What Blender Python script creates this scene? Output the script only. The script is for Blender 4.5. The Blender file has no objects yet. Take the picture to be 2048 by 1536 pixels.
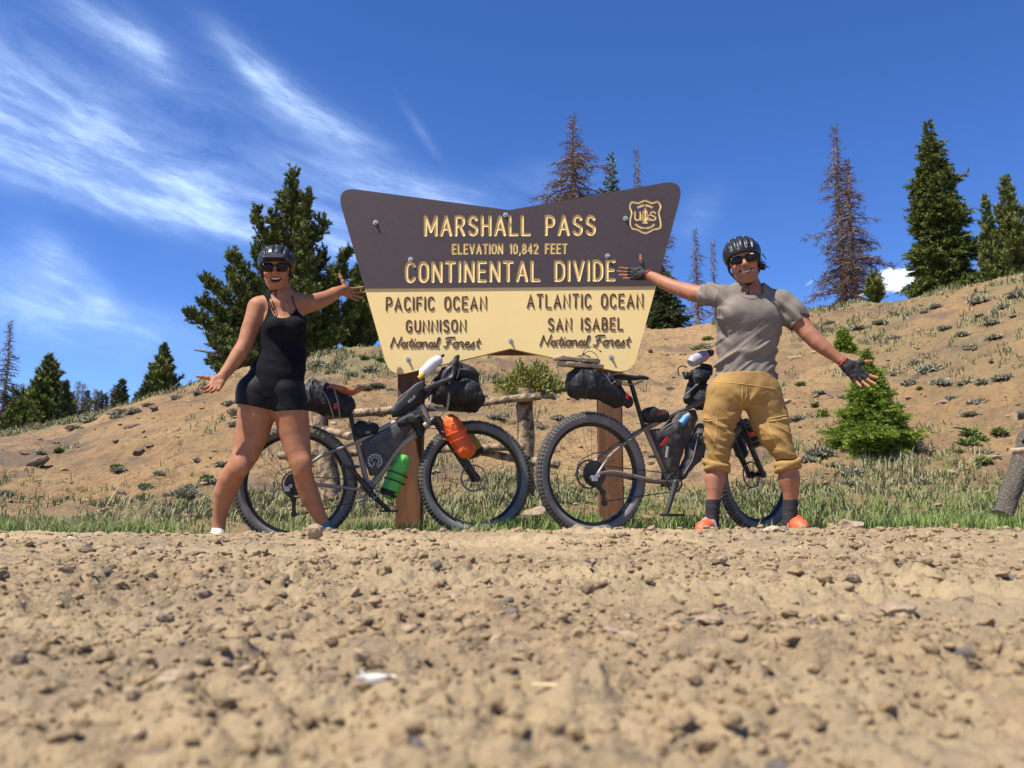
import bpy, math, random
import numpy as np
from mathutils import Vector, Matrix
from mathutils.geometry import delaunay_2d_cdt

# ------------------------------------------------------------------ camera, sky, sun, exposure
SC = bpy.context.scene
COL = SC.collection
F, CX, CY, HC, HOR = 1770.0, 1024.0, 768.0, 0.12, 1022.0
PITCH = math.atan((HOR - CY) / F)
cp, sp = math.cos(PITCH), math.sin(PITCH)
cam_d = bpy.data.cameras.new('camera'); cam = bpy.data.objects.new('camera', cam_d); COL.objects.link(cam)
cam.location = (0, 0, HC); cam.rotation_euler = (math.pi / 2 + PITCH, 0, 0)
cam_d.sensor_width = 4.8; cam_d.lens = 4.8 * F / 2048; cam_d.clip_start = 0.02; cam_d.clip_end = 3000
cam_d.dof.use_dof = True; cam_d.dof.focus_distance = 5.4; cam_d.dof.aperture_fstop = 1.15
SC.camera = cam
SUN = Vector((-0.42, -0.245, 0.874)).normalized()
sun_d = bpy.data.lights.new('sun', 'SUN'); sun = bpy.data.objects.new('sun', sun_d); COL.objects.link(sun)
sun_d.energy = 5.0; sun_d.angle = math.radians(0.53); sun_d.color = (1.0, 0.935, 0.82)
sun.rotation_euler = SUN.to_track_quat('Z', 'Y').to_euler()
SC.view_settings.view_transform = 'Standard'; SC.view_settings.look = 'None'
SC.view_settings.exposure = 0.74; SC.view_settings.gamma = 1.0; SC.view_settings.use_curve_mapping = False
SC.render.resolution_x = 1024; SC.render.resolution_y = 768
SC.cycles.max_bounces = 6; SC.cycles.transparent_max_bounces = 8
SKY_STRENGTH = 0.122

def make_world():
    w = bpy.data.worlds.new('World'); SC.world = w; w.use_nodes = True
    nt = w.node_tree; N = nt.nodes; L = nt.links; N.clear()
    out = N.new('ShaderNodeOutputWorld'); bg = N.new('ShaderNodeBackground'); bg.inputs[1].default_value = SKY_STRENGTH
    L.new(bg.outputs[0], out.inputs[0])
    sky = N.new('ShaderNodeTexSky'); sky.sky_type = 'NISHITA'; sky.sun_disc = False
    sky.sun_elevation = math.asin(SUN.z); sky.sun_rotation = math.atan2(SUN.x, SUN.y)
    sky.altitude = 3300; sky.air_density = 1.0; sky.dust_density = 0.25; sky.ozone_density = 3.0
    tc = N.new('ShaderNodeTexCoord'); sep = N.new('ShaderNodeSeparateXYZ'); L.new(tc.outputs['Generated'], sep.inputs[0])
    def M(op, a, b=None, clamp=False, c=None):
        n = N.new('ShaderNodeMath'); n.operation = op; n.use_clamp = clamp
        for i, v in enumerate((a, b, c)):
            if v is None: continue
            if isinstance(v, (int, float)): n.inputs[i].default_value = v
            else: L.new(v, n.inputs[i])
        return n.outputs[0]
    x, y, z = sep.outputs
    az = M('ARCTAN2', x, y)                                     # bearing from the road direction
    el = M('ARCSINE', z)
    # the sky seen from this high is a little more violet blue
    hs = N.new('ShaderNodeHueSaturation'); L.new(sky.outputs[0], hs.inputs['Color'])
    hs.inputs['Hue'].default_value = 0.513; hs.inputs['Saturation'].default_value = 1.24; hs.inputs['Value'].default_value = 1.0
    def pix(px, py):
        v = Vector(((px - CX) / F, cp + (py - CY) / F * sp, sp - (py - CY) / F * cp)).normalized()
        return math.atan2(v.x, v.y), math.asin(v.z)
    def noise(vec, scale, detail=8, rough=0.6, dist=0.0):
        n = N.new('ShaderNodeTexNoise'); n.inputs['Scale'].default_value = scale; n.inputs['Detail'].default_value = detail
        n.inputs['Roughness'].default_value = rough; n.inputs['Distortion'].default_value = dist
        L.new(vec, n.inputs['Vector']); return n.outputs[0]
    def vec(a, b, c=0.0):
        n = N.new('ShaderNodeCombineXYZ')
        for i, v in enumerate((a, b, c)):
            if isinstance(v, (int, float)): n.inputs[i].default_value = v
            else: L.new(v, n.inputs[i])
        return n.outputs[0]
    def blob(px, py, rx, ry, ang=0.0, gain=1.0):
        a0, e0 = pix(px, py); ca, sa = math.cos(ang), math.sin(ang)
        dx = M('SUBTRACT', az, a0); dy = M('SUBTRACT', el, e0)
        p = M('DIVIDE', M('ADD', M('MULTIPLY', dx, ca), M('MULTIPLY', dy, sa)), rx / F)
        q = M('DIVIDE', M('SUBTRACT', M('MULTIPLY', dy, ca), M('MULTIPLY', dx, sa)), ry / F)
        r2 = M('ADD', M('MULTIPLY', p, p), M('MULTIPLY', q, q))
        return M('MULTIPLY', M('POWER', 2.718, M('MULTIPLY', r2, -1.0)), gain)
    def total(bl):
        s = bl[0]
        for b in bl[1:]: s = M('ADD', s, b)
        return s
    # streaked cirrus: noise stretched along a slanted axis
    A = math.radians(-15); ca, sa = math.cos(A), math.sin(A)
    s_ = M('ADD', M('MULTIPLY', az, ca), M('MULTIPLY', el, sa)); t_ = M('SUBTRACT', M('MULTIPLY', el, ca), M('MULTIPLY', az, sa))
    w1 = noise(vec(M('MULTIPLY', s_, 2.0), M('MULTIPLY', t_, 3.0)), 2.2, 3, 0.5)
    tw = M('ADD', t_, M('MULTIPLY', M('SUBTRACT', w1, 0.5), 0.055))
    n1 = noise(vec(M('MULTIPLY', s_, 2.6), M('MULTIPLY', tw, 11.5)), 1.5, 12, 0.64, 0.15)
    n2 = noise(vec(M('MULTIPLY', s_, 8.0), M('MULTIPLY', tw, 34.0), 3.0), 1.9, 10, 0.7, 0.3)
    n3 = noise(vec(M('MULTIPLY', s_, 3.0), M('MULTIPLY', tw, 5.0), 7.0), 2.3, 6, 0.55)
    st = M('ADD', M('ADD', M('MULTIPLY', n1, 0.62), M('MULTIPLY', n2, 0.25)), M('MULTIPLY', n3, 0.35))
    a = math.radians
    mask = total([blob(40, 170, 330, 60, a(-20), .60), blob(90, 270, 330, 50, a(-14), .85), blob(250, 330, 330, 40, a(-12), .55), blob(40, 350, 220, 30, a(-10), .80), blob(300, 392, 360, 34, a(-9), 1.0), blob(520, 425, 220, 36, a(-6), .6),
                  blob(430, 270, 360, 120, a(-20), .38), blob(650, 245, 180, 30, a(-27), .80), blob(300, 105, 80, 26, a(-42), .70), blob(210, 60, 130, 26, a(-30), .45), blob(520, 150, 100, 30, a(-38), .50),
                  blob(800, 385, 300, 34, a(-6), .65), blob(700, 470, 110, 50, a(-10), .55), blob(125, 525, 90, 34, a(-42), .75), blob(190, 580, 70, 30, a(-50), .35),
                  blob(40, 600, 190, 60, a(-12), .50), blob(240, 650, 260, 40, a(-6), .35), blob(1085, 370, 110, 40, a(10), .28), blob(1400, 430, 60, 34, a(50), .22), blob(840, 260, 60, 10, a(-50), .25)])
    A_ = M('MULTIPLY', M('SUBTRACT', st, 0.44), 2.5, True); B_ = M('MULTIPLY', M('SUBTRACT', st, 0.60), 4.0, True); ms = M('MULTIPLY', mask, 1.05, True)
    cir = M('ADD', M('MULTIPLY', M('MULTIPLY', A_, ms), 0.47), M('MULTIPLY', M('MULTIPLY', B_, M('POWER', ms, 1.5)), 0.42))
    # two small fair-weather cumulus clouds low on the right
    pn = noise(vec(M('MULTIPLY', az, 28), M('MULTIPLY', el, 34), 1.0), 1.4, 9, 0.62)
    cm = total([blob(1796, 566, 44, 20, 0, 1.0), blob(1775, 552, 22, 15, 0, .8), blob(1815, 553, 20, 15, 0, .7), blob(1722, 590, 40, 14, 0, .7), blob(1620, 566, 17, 7, a(25), .62)])
    cum = M('MULTIPLY', M('SUBTRACT', M('ADD', cm, M('MULTIPLY', M('SUBTRACT', pn, .5), 1.1)), .42), 2.8, True)
    cum = M('MULTIPLY', cum, M('MULTIPLY', cm, 4.0, True))
    mx = N.new('ShaderNodeMixRGB'); L.new(cir, mx.inputs[0]); L.new(hs.outputs[0], mx.inputs[1]); mx.inputs[2].default_value = (5.6, 7.2, 9.6, 1)
    mx2 = N.new('ShaderNodeMixRGB'); L.new(cum, mx2.inputs[0]); L.new(mx.outputs[0], mx2.inputs[1]); mc = N.new('ShaderNodeMixRGB'); L.new(M('MULTIPLY', M('SUBTRACT', pn, .38), 3.2, True), mc.inputs[0]); mc.inputs[1].default_value = (5.4, 6.2, 7.8, 1); mc.inputs[2].default_value = (9.0, 9.5, 10.2, 1); L.new(mc.outputs[0], mx2.inputs[2])
    L.new(mx2.outputs[0], bg.inputs[0])
make_world()

# ------------------------------------------------------------------ geometry helpers
def ray(px, py):
    return np.array([(px - CX) / F, cp + (py - CY) / F * sp, sp - (py - CY) / F * cp])
def W(px, py, Y):                                              # the point of the place seen at that pixel, Y metres ahead
    d = ray(px, py); return np.array([0, 0, HC]) + d * (Y / d[1])
def unit(v):
    v = np.asarray(v, float); return v / (np.linalg.norm(v) + 1e-12)

def _hash(i, j, k, s):
    n = (i * 374761393 + j * 668265263 + k * 2147483587 + s * 974634777) & 0xffffffff
    n = ((n ^ (n >> 13)) * 1274126177) & 0xffffffff
    return ((n ^ (n >> 16)) & 0xffff) / 32767.5 - 1.0
def noise2(x, y, s=0):
    x = np.asarray(x, float); y = np.asarray(y, float)
    i = np.floor(x).astype(np.int64); j = np.floor(y).astype(np.int64); fx = x - i; fy = y - j
    fx = fx * fx * fx * (fx * (fx * 6 - 15) + 10); fy = fy * fy * fy * (fy * (fy * 6 - 15) + 10)
    a = _hash(i, j, 0, s); b = _hash(i + 1, j, 0, s); c = _hash(i, j + 1, 0, s); d = _hash(i + 1, j + 1, 0, s)
    return (a + (b - a) * fx) * (1 - fy) + (c + (d - c) * fx) * fy
def fbm2(x, y, o=4, s=0, g=.5):
    r = 0; a = 1
    for k in range(o):
        c, q = math.cos(k * .9), math.sin(k * .9)
        r = r + a * noise2((x * c - y * q) * 2 ** k + 17.3 * k, (x * q + y * c) * 2 ** k + 9.1 * k, s + k); a *= g
    return r
def noise3(x, y, z, s=0):
    i = np.floor(x).astype(np.int64); j = np.floor(y).astype(np.int64); k = np.floor(z).astype(np.int64)
    fx = x - i; fy = y - j; fz = z - k
    fx = fx * fx * (3 - 2 * fx); fy = fy * fy * (3 - 2 * fy); fz = fz * fz * (3 - 2 * fz)
    def pl(kk):
        a = _hash(i, j, kk, s); b = _hash(i + 1, j, kk, s); c = _hash(i, j + 1, kk, s); d = _hash(i + 1, j + 1, kk, s)
        return (a + (b - a) * fx) * (1 - fy) + (c + (d - c) * fx) * fy
    return pl(k) * (1 - fz) + pl(k + 1) * fz

def mesh_np(name, V, faces, mats, parent=None, attrs=None, smooth=True, mat_idx=None):
    """faces: (n,3) or (n,4) array"""
    V = np.asarray(V, np.float32); faces = np.asarray(faces, np.int32)
    me = bpy.data.meshes.new(name); k = faces.shape[1]; n = len(faces)
    me.vertices.add(len(V)); me.vertices.foreach_set('co', V.ravel())
    me.loops.add(n * k); me.loops.foreach_set('vertex_index', faces.ravel())
    me.polygons.add(n); me.polygons.foreach_set('loop_start', np.arange(0, n * k, k, dtype=np.int32))
    me.polygons.foreach_set('loop_total', np.full(n, k, np.int32))
    if mat_idx is not None: me.polygons.foreach_set('material_index', np.asarray(mat_idx, np.int32))
    me.polygons.foreach_set('use_smooth', np.full(n, smooth, bool))
    me.update(calc_edges=True)
    for kk, a in (attrs or {}).items():
        at = me.attributes.new(kk, 'FLOAT', 'POINT'); at.data.foreach_set('value', np.asarray(a, np.float32))
    for m in (mats if isinstance(mats, (list, tuple)) else [mats]): me.materials.append(m)
    return link(name, me, parent)
def link(name, me, parent=None):
    o = bpy.data.objects.new(name, me); COL.objects.link(o)
    if parent is not None: put(o, parent)
    return o
def put(o, parent):
    bpy.context.view_layer.update() if False else None
    o.parent = parent; p = parent; M = Matrix.Identity(4)
    chain = []
    while p is not None: chain.append(p); p = p.parent
    for q in reversed(chain): M = M @ q.matrix_parent_inverse @ q.matrix_basis if q.parent else q.matrix_basis.copy()
    o.matrix_parent_inverse = M.inverted()
def thing(name, label, cat, loc=(0, 0, 0), group=None):
    o = bpy.data.objects.new(name, None); COL.objects.link(o); o.location = tuple(float(v) for v in loc); o.empty_display_size = .1
    return tag(o, label, cat, group)
def tag(o, label=None, cat=None, group=None, kind=None):
    if label: o['label'] = label
    if cat: o['category'] = cat
    if group: o['group'] = group
    if kind: o['kind'] = kind
    return o

class MB:
    def __init__(s): s.v = []; s.f = []; s.m = []; s.cur = 0
    def add(s, V, Fc):
        b = len(s.v); s.v += [tuple(float(c) for c in p) for p in V]
        for f in Fc: s.f.append(tuple(b + i for i in f)); s.m.append(s.cur)
    def tube(s, pts, r, n=8, cap=True, flat=1.0, fdir=None, closed=False):
        P = [np.asarray(p, float) for p in pts]; m = len(P)
        R = r if isinstance(r, (list, tuple, np.ndarray)) else [r] * m
        T = []
        for i in range(m):
            if closed: t = P[(i + 1) % m] - P[i - 1]
            else: t = P[min(i + 1, m - 1)] - P[max(i - 1, 0)]
            T.append(unit(t))
        ref = np.array([0, 1., 0]) if fdir is None else unit(fdir)
        if fdir is None and abs(T[0] @ ref) > .9: ref = np.array([0, 0, 1.])
        V = []; u = ref
        for i in range(m):
            if fdir is not None: u = ref
            a = u - T[i] * (u @ T[i])
            if np.linalg.norm(a) < 1e-6: a = np.cross(T[i], [1, 0, .3])
            a = unit(a); u = a; b = np.cross(T[i], a)
            for k in range(n):
                th = 2 * math.pi * (k + .5) / n
                V.append(P[i] + (a * math.cos(th) * flat + b * math.sin(th)) * R[i])
        Fc = []
        for i in range(m if closed else m - 1):
            i2 = (i + 1) % m
            for k in range(n):
                k2 = (k + 1) % n; Fc.append((i * n + k, i2 * n + k, i2 * n + k2, i * n + k2)[::-1])
        if cap and not closed:
            Fc.append(tuple(range(n))[::1]); Fc.append(tuple((m - 1) * n + k for k in range(n))[::-1])
        s.add(V, Fc); return s
    def box(s, c, size, R=None):
        c = np.asarray(c, float); h = np.asarray(size, float) / 2; R = np.eye(3) if R is None else R
        V = [c + R @ (h * np.array(q)) for q in ((-1, -1, -1), (1, -1, -1), (1, 1, -1), (-1, 1, -1), (-1, -1, 1), (1, -1, 1), (1, 1, 1), (-1, 1, 1))]
        s.add(V, [(0, 3, 2, 1), (4, 5, 6, 7), (0, 1, 5, 4), (1, 2, 6, 5), (2, 3, 7, 6), (3, 0, 4, 7)]); return s
    def ball(s, c, r, n=10, R=None):
        c = np.asarray(c, float); r = np.asarray([r] * 3 if np.isscalar(r) else r, float); R = np.eye(3) if R is None else R
        V = [c + R @ (r * np.array([0, 0, 1]))]
        for i in range(1, n // 2 + 1):
            ph = math.pi * i / (n // 2 + 1)
            for k in range(n):
                a = 2 * math.pi * k / n; V.append(c + R @ (r * np.array([math.sin(ph) * math.cos(a), math.sin(ph) * math.sin(a), math.cos(ph)])))
        V.append(c + R @ (r * np.array([0, 0, -1]))); Fc = []
        for k in range(n): Fc.append((0, 1 + k, 1 + (k + 1) % n))
        for i in range(n // 2 - 1):
            for k in range(n): a = 1 + i * n + k; b = 1 + i * n + (k + 1) % n; Fc.append((a, a + n, b + n, b))
        e = len(V) - 1; l = 1 + (n // 2 - 1) * n
        for k in range(n): Fc.append((e, l + (k + 1) % n, l + k))
        s.add(V, Fc); return s
    def prism(s, poly, off):                                  # poly: 3D points (planar), extruded by vector off
        P = [np.asarray(p, float) for p in poly]; n = len(P); off = np.asarray(off, float)
        s.add(P + [p + off for p in P], [tuple(range(n)), tuple(range(2 * n - 1, n - 1, -1))] + [(i, i + n, (i + 1) % n + n, (i + 1) % n) for i in range(n)])
        return s
    def build(s, name, mats, parent=None, smooth=True, angle=None):
        me = bpy.data.meshes.new(name); me.from_pydata(s.v, [], s.f)
        for m in (mats if isinstance(mats, (list, tuple)) else [mats]): me.materials.append(m)
        me.polygons.foreach_set('material_index', s.m)
        import bmesh
        bm = bmesh.new(); bm.from_mesh(me); bmesh.ops.recalc_face_normals(bm, faces=bm.faces); bm.to_mesh(me); bm.free()
        if smooth:
            me.shade_smooth()
            if angle is None: angle = 40
            me.set_sharp_from_angle(angle=math.radians(angle))
        return link(name, me, parent)

def catmull(P, n=6, closed=False):
    P = [np.asarray(p, float) for p in P]; m = len(P); out = []
    for i in range(m if closed else m - 1):
        p0 = P[i - 1] if (closed or i > 0) else P[0]; p1 = P[i]; p2 = P[(i + 1) % m]; p3 = P[(i + 2) % m] if (closed or i + 2 < m) else P[-1]
        for k in range(n):
            t = k / n; out.append(.5 * ((2 * p1) + (-p0 + p2) * t + (2 * p0 - 5 * p1 + 4 * p2 - p3) * t * t + (-p0 + 3 * p1 - 3 * p2 + p3) * t ** 3))
    if not closed: out.append(P[-1])
    return out

# ------------------------------------------------------------------ distance-field modelling for bodies, clothes and soft bags
class SDF:
    def __init__(s, lo, hi, h):
        s.lo = np.asarray(lo, float); s.h = h; s.n = np.ceil((np.asarray(hi, float) - s.lo) / h).astype(int) + 2
        s.f = np.full(s.n, 1.0, np.float32)
    def _box(s, lo, hi):
        a = np.maximum(np.floor((np.asarray(lo) - s.lo) / s.h).astype(int), 0); b = np.minimum(np.ceil((np.asarray(hi) - s.lo) / s.h).astype(int) + 1, s.n)
        if np.any(b <= a): return None, None
        sl = tuple(slice(a[i], b[i]) for i in range(3))
        g = [(s.lo[i] + s.h * np.arange(a[i], b[i])).astype(np.float32) for i in range(3)]
        return sl, (g[0][:, None, None], g[1][None, :, None], g[2][None, None, :])
    def _put(s, sl, d, k, op):
        f = s.f[sl]
        if op == 'add':
            if k > 0: hh = np.maximum(k - np.abs(f - d), 0) / k; r = np.minimum(f, d) - hh * hh * k * .25
            else: r = np.minimum(f, d)
        else:
            e = -d
            if k > 0: hh = np.maximum(k - np.abs(f - e), 0) / k; r = np.maximum(f, e) + hh * hh * k * .25
            else: r = np.maximum(f, e)
        s.f[sl] = r
    def cone(s, a, b, ra, rb, k=.02, sy=1.0, op='add'):
        a = np.asarray(a, float); b = np.asarray(b, float); R = max(ra, rb); pad = R * max(1, sy) + k + 3 * s.h
        sl, g = s._box(np.minimum(a, b) - pad, np.maximum(a, b) + pad)
        if sl is None: return s
        ym = (a[1] + b[1]) / 2
        ay, by = (ym + (a[1] - ym) / sy, ym + (b[1] - ym) / sy)
        X, Yy, Z = g[0] - a[0], (ym + (g[1] - ym) / sy) - ay, g[2] - a[2]
        ba = np.array([b[0] - a[0], by - ay, b[2] - a[2]]); l2 = ba @ ba + 1e-12
        t = np.clip((X * ba[0] + Yy * ba[1] + Z * ba[2]) / l2, 0, 1)
        d = np.sqrt((X - t * ba[0]) ** 2 + (Yy - t * ba[1]) ** 2 + (Z - t * ba[2]) ** 2) - (ra + (rb - ra) * t)
        if sy < 1: d = d * (.5 + .5 * sy)
        s._put(sl, d, k, op); return s
    def ell(s, c, r, R=None, k=.02, op='add', p=2.0):
        c = np.asarray(c, float); r = np.asarray([r] * 3 if np.isscalar(r) else r, float); R = np.eye(3) if R is None else np.asarray(R)
        e = np.sqrt(((R * r) ** 2).sum(1)) * (1.0 if p == 2 else 1.5) + k + 3 * s.h
        sl, g = s._box(c - e, c + e)
        if sl is None: return s
        X, Yy, Z = g[0] - c[0], g[1] - c[1], g[2] - c[2]
        q = [(X * R[0, i] + Yy * R[1, i] + Z * R[2, i]) / r[i] for i in range(3)]
        if p == 2: m = np.sqrt(q[0] ** 2 + q[1] ** 2 + q[2] ** 2)
        else: m = (np.abs(q[0]) ** p + np.abs(q[1]) ** p + np.abs(q[2]) ** p) ** (1 / p)
        s._put(sl, (m - 1) * float(min(r)) * (1.0 if p == 2 else 1.0), k, op); return s
    def chain(s, C, k=.02, sy=1.0, grow=0.0):                  # C: (px, py, Y, r px); a limb is built apart, then blended in once
        P = [(W(c[0], c[1], c[2]), c[3] * c[2] / F + grow) for c in C]
        keep = s.f; s.f = np.full(s.n, 1.0, np.float32)
        for (a, ra), (b, rb) in zip(P, P[1:]): s.cone(a, b, ra, rb, .003, sy)
        new = s.f; s.f = keep; s._put(tuple(slice(0, n) for n in s.n), new, k, 'add')
        return s
    def plane(s, p, n, k=0.0):                                 # keep what lies on the side away from n
        g = [s.lo[i] + s.h * np.arange(s.n[i]) for i in range(3)]
        d = ((g[0] - p[0]) * n[0])[:, None, None] + ((g[1] - p[1]) * n[1])[None, :, None] + ((g[2] - p[2]) * n[2])[None, None, :]
        s.f = np.maximum(s.f, d.astype(np.float32)); return s
    def wrinkle(s, fn, band=.03):
        idx = np.nonzero(np.abs(s.f) < band); P = [s.lo[i] + s.h * idx[i] for i in range(3)]
        s.f[idx] += fn(*P).astype(np.float32); return s
    def mesh(s):
        f = s.f; sg = f < 0
        c = np.zeros(np.array(f.shape) - 1, np.int8)
        for dx in (0, 1):
            for dy in (0, 1):
                for dz in (0, 1): c += sg[dx:dx + c.shape[0], dy:dy + c.shape[1], dz:dz + c.shape[2]]
        I = np.nonzero((c > 0) & (c < 8)); n = len(I[0]); acc = np.zeros((n, 3)); cnt = np.zeros(n)
        cor = [(0, 0, 0), (1, 0, 0), (0, 1, 0), (1, 1, 0), (0, 0, 1), (1, 0, 1), (0, 1, 1), (1, 1, 1)]
        val = [f[I[0] + q[0], I[1] + q[1], I[2] + q[2]] for q in cor]
        for a in range(8):
            for b in range(a + 1, 8):
                if sum(abs(cor[a][i] - cor[b][i]) for i in range(3)) != 1: continue
                va, vb = val[a], val[b]; m = (va < 0) != (vb < 0); t = np.where(m, va / np.where(m, va - vb, 1), 0)
                for i in range(3): acc[:, i] += np.where(m, cor[a][i] + t * (cor[b][i] - cor[a][i]), 0)
                cnt += m
        V = s.lo + s.h * (np.stack(I, 1) + acc / cnt[:, None])
        idx = np.full(c.shape, -1, np.int32); idx[I] = np.arange(n); Q = []
        for ax in range(3):
            u, v = (ax + 1) % 3, (ax + 2) % 3
            sl0 = [slice(None)] * 3; sl1 = [slice(None)] * 3; sl0[ax] = slice(0, -1); sl1[ax] = slice(1, None)
            A = sg[tuple(sl0)]; B = sg[tuple(sl1)]; E = np.stack(np.nonzero(A != B), 1)
            E = E[(E[:, u] > 0) & (E[:, v] > 0) & (E[:, u] < c.shape[u]) & (E[:, v] < c.shape[v])]
            if not len(E): continue
            inside = A[E[:, 0], E[:, 1], E[:, 2]]
            def at(du, dv):
                e = E.copy(); e[:, u] += du; e[:, v] += dv; return idx[e[:, 0], e[:, 1], e[:, 2]]
            q = np.stack([at(-1, -1), at(0, -1), at(0, 0), at(-1, 0)], 1)
            q = np.where(inside[:, None], q, q[:, ::-1]); Q.append(q)
        Q = np.concatenate(Q); Q = Q[(Q >= 0).all(1)]
        return V, Q
    def build(s, name, mat, parent=None, attrs=None):
        V, Q = s.mesh(); return mesh_np(name, V, Q, mat, parent, attrs(V) if attrs else None)

def join_vq(parts):
    Vs, Qs, b = [], [], 0
    for V, Q in parts: Vs.append(V); Qs.append(Q + b); b += len(V)
    return np.concatenate(Vs), np.concatenate(Qs)

# ------------------------------------------------------------------ materials
def mat(name, col, rough=.7, col2=None, scale=8.0, detail=4, bump=0.0, bscale=None, metal=0.0, spec=.5, attr=None, cols=None, thr=(.35, .65), sub=0.0, coat=0.0, trans=0.0, ior=1.45, bdist=.01, stretch=None, dirt=None, dscale=3.0):
    m = bpy.data.materials.new(name); m.use_nodes = True; nt = m.node_tree; N = nt.nodes; L = nt.links
    b = N['Principled BSDF']; b.inputs['Roughness'].default_value = rough; b.inputs['Metallic'].default_value = metal
    b.inputs['Specular IOR Level'].default_value = spec; b.inputs['IOR'].default_value = ior
    b.inputs['Coat Weight'].default_value = coat; b.inputs['Transmission Weight'].default_value = trans
    if sub: b.inputs['Subsurface Weight'].default_value = sub; b.inputs['Subsurface Radius'].default_value = (.012, .004, .002); b.inputs['Subsurface Scale'].default_value = 1.0
    tc = N.new('ShaderNodeTexCoord'); src = tc.outputs['Object']
    if stretch:
        mp = N.new('ShaderNodeMapping'); mp.inputs['Scale'].default_value = stretch; L.new(src, mp.inputs[0]); src = mp.outputs[0]
    def ns(sc, de=4, ro=.6):
        n = N.new('ShaderNodeTexNoise'); n.inputs['Scale'].default_value = sc; n.inputs['Detail'].default_value = de; n.inputs['Roughness'].default_value = ro
        L.new(src, n.inputs['Vector']); return n.outputs[0]
    def mix(f, a, c2):
        x = N.new('ShaderNodeMixRGB'); (L.new(f, x.inputs[0]) if not isinstance(f, float) else setattr(x.inputs[0], 'default_value', f))
        for i, c in ((1, a), (2, c2)):
            if isinstance(c, tuple): x.inputs[i].default_value = c + (1,)
            else: L.new(c, x.inputs[i])
        return x.outputs[0]
    def step(v, lo, hi):
        r = N.new('ShaderNodeMapRange'); r.inputs[1].default_value = lo; r.inputs[2].default_value = hi; r.interpolation_type = 'SMOOTHSTEP'
        L.new(v, r.inputs[0]); return r.outputs[0]
    c = col
    if col2: c = mix(step(ns(scale, detail), *thr), c, col2)
    if attr:
        for (an, acol) in attr:
            at = N.new('ShaderNodeAttribute'); at.attribute_name = an; c = mix(at.outputs['Fac'], c, acol)
    if dirt:
        c = mix(step(ns(dscale, 6, .7), dirt[1], dirt[2]), c, dirt[0])
    if isinstance(c, tuple): b.inputs['Base Color'].default_value = c + (1,)
    else: L.new(c, b.inputs['Base Color'])
    if bump:
        bp = N.new('ShaderNodeBump'); bp.inputs['Strength'].default_value = bump; bp.inputs['Distance'].default_value = bdist
        L.new(ns(bscale or scale * 3, 6, .65), bp.inputs['Height']); L.new(bp.outputs[0], b.inputs['Normal'])
    return m

MT = {}
MT['dirt'] = mat('road_dirt', (.34, .245, .138), .95, (.21, .15, .088), 30.0, 10, 1.0, 85, bdist=.011, thr=(.42, .66), attr=[('pale', (.41, .31, .175)), ('grey', (.25, .19, .12))])
MT['gravel'] = mat('loose_gravel', (.335, .238, .125), .95, (.22, .155, .082), 60, 6, .8, 200, bdist=.004, attr=[('pale', (.40, .305, .20)), ('grey', (.12, .105, .10))])
MT['slope'] = mat('hillside_soil', (.305, .188, .082), .95, (.235, .145, .068), 1.3, 12, 1.0, 14, bdist=.09, attr=[('pale', (.35, .222, .10)), ('veg', (.19, .17, .08)), ('dark', (.13, .095, .065))], dirt=((.19, .115, .06), .50, .66), dscale=7.0)
MT['rock'] = mat('brown_rock', (.24, .17, .11), .9, (.36, .27, .18), 14, 6, .8, 60, bdist=.006)
MT['dark_rock'] = mat('dark_rock', (.115, .082, .058), .9, (.20, .14, .095), 14, 6, .8, 60, bdist=.01)
MT['pale_rock'] = mat('pale_rock', (.50, .42, .30), .9, (.36, .27, .18), 14, 6, .8, 60, bdist=.006)
MT['bone'] = mat('white_fragment', (.78, .78, .72), .6, (.6, .58, .5), 60, 4, .4, 200, bdist=.001)
MT['straw'] = mat('dry_straw', (.62, .50, .28), .8)
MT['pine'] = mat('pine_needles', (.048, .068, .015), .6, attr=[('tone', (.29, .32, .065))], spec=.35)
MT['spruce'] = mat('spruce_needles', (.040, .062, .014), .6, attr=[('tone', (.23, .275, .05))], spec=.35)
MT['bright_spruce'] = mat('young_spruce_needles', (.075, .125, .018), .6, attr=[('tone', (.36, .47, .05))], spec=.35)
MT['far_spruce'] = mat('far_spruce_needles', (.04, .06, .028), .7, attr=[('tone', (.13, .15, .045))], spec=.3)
MT['dead_twig'] = mat('dead_spruce_twigs', (.10, .068, .055), .9, attr=[('tone', (.25, .13, .08))], spec=.2)
MT['bark'] = mat('conifer_bark', (.13, .095, .07), .95, (.22, .18, .14), 9, 6, .8, 40, bdist=.01)
MT['grey_bark'] = mat('bare_dead_wood', (.34, .29, .25), .9, (.17, .13, .11), 7, 6, .6, 40, bdist=.01, stretch=(1, 1, .3))
MT['grass'] = mat('green_grass', (.12, .20, .035), .6, attr=[('tone', (.34, .33, .14))], spec=.3)
MT['dry_grass'] = mat('dry_grass', (.30, .27, .15), .75, attr=[('tone', (.15, .18, .07))], spec=.25)
MT['sage'] = mat('sage_leaves', (.25, .25, .175), .8, attr=[('tone', (.42, .39, .28))], spec=.2)
MT['shrub'] = mat('yellow_shrub_leaves', (.14, .16, .035), .7, attr=[('tone', (.30, .24, .06))], spec=.2)
MT['log'] = mat('peeling_log', (.37, .27, .165), .9, (.09, .062, .042), 11, 8, 1.0, 30, thr=(.44, .56), bdist=.012, dirt=((.27, .19, .12), .5, .62), dscale=20)
MT['log_dark'] = mat('barky_log', (.085, .07, .055), .95, (.26, .235, .195), 85, 8, 1.0, 50, thr=(.50, .72), bdist=.014)
MT['log_end'] = mat('cut_log_end', (.5, .38, .24), .9, (.38, .27, .16), 30, 4, .4, 60)
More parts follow.
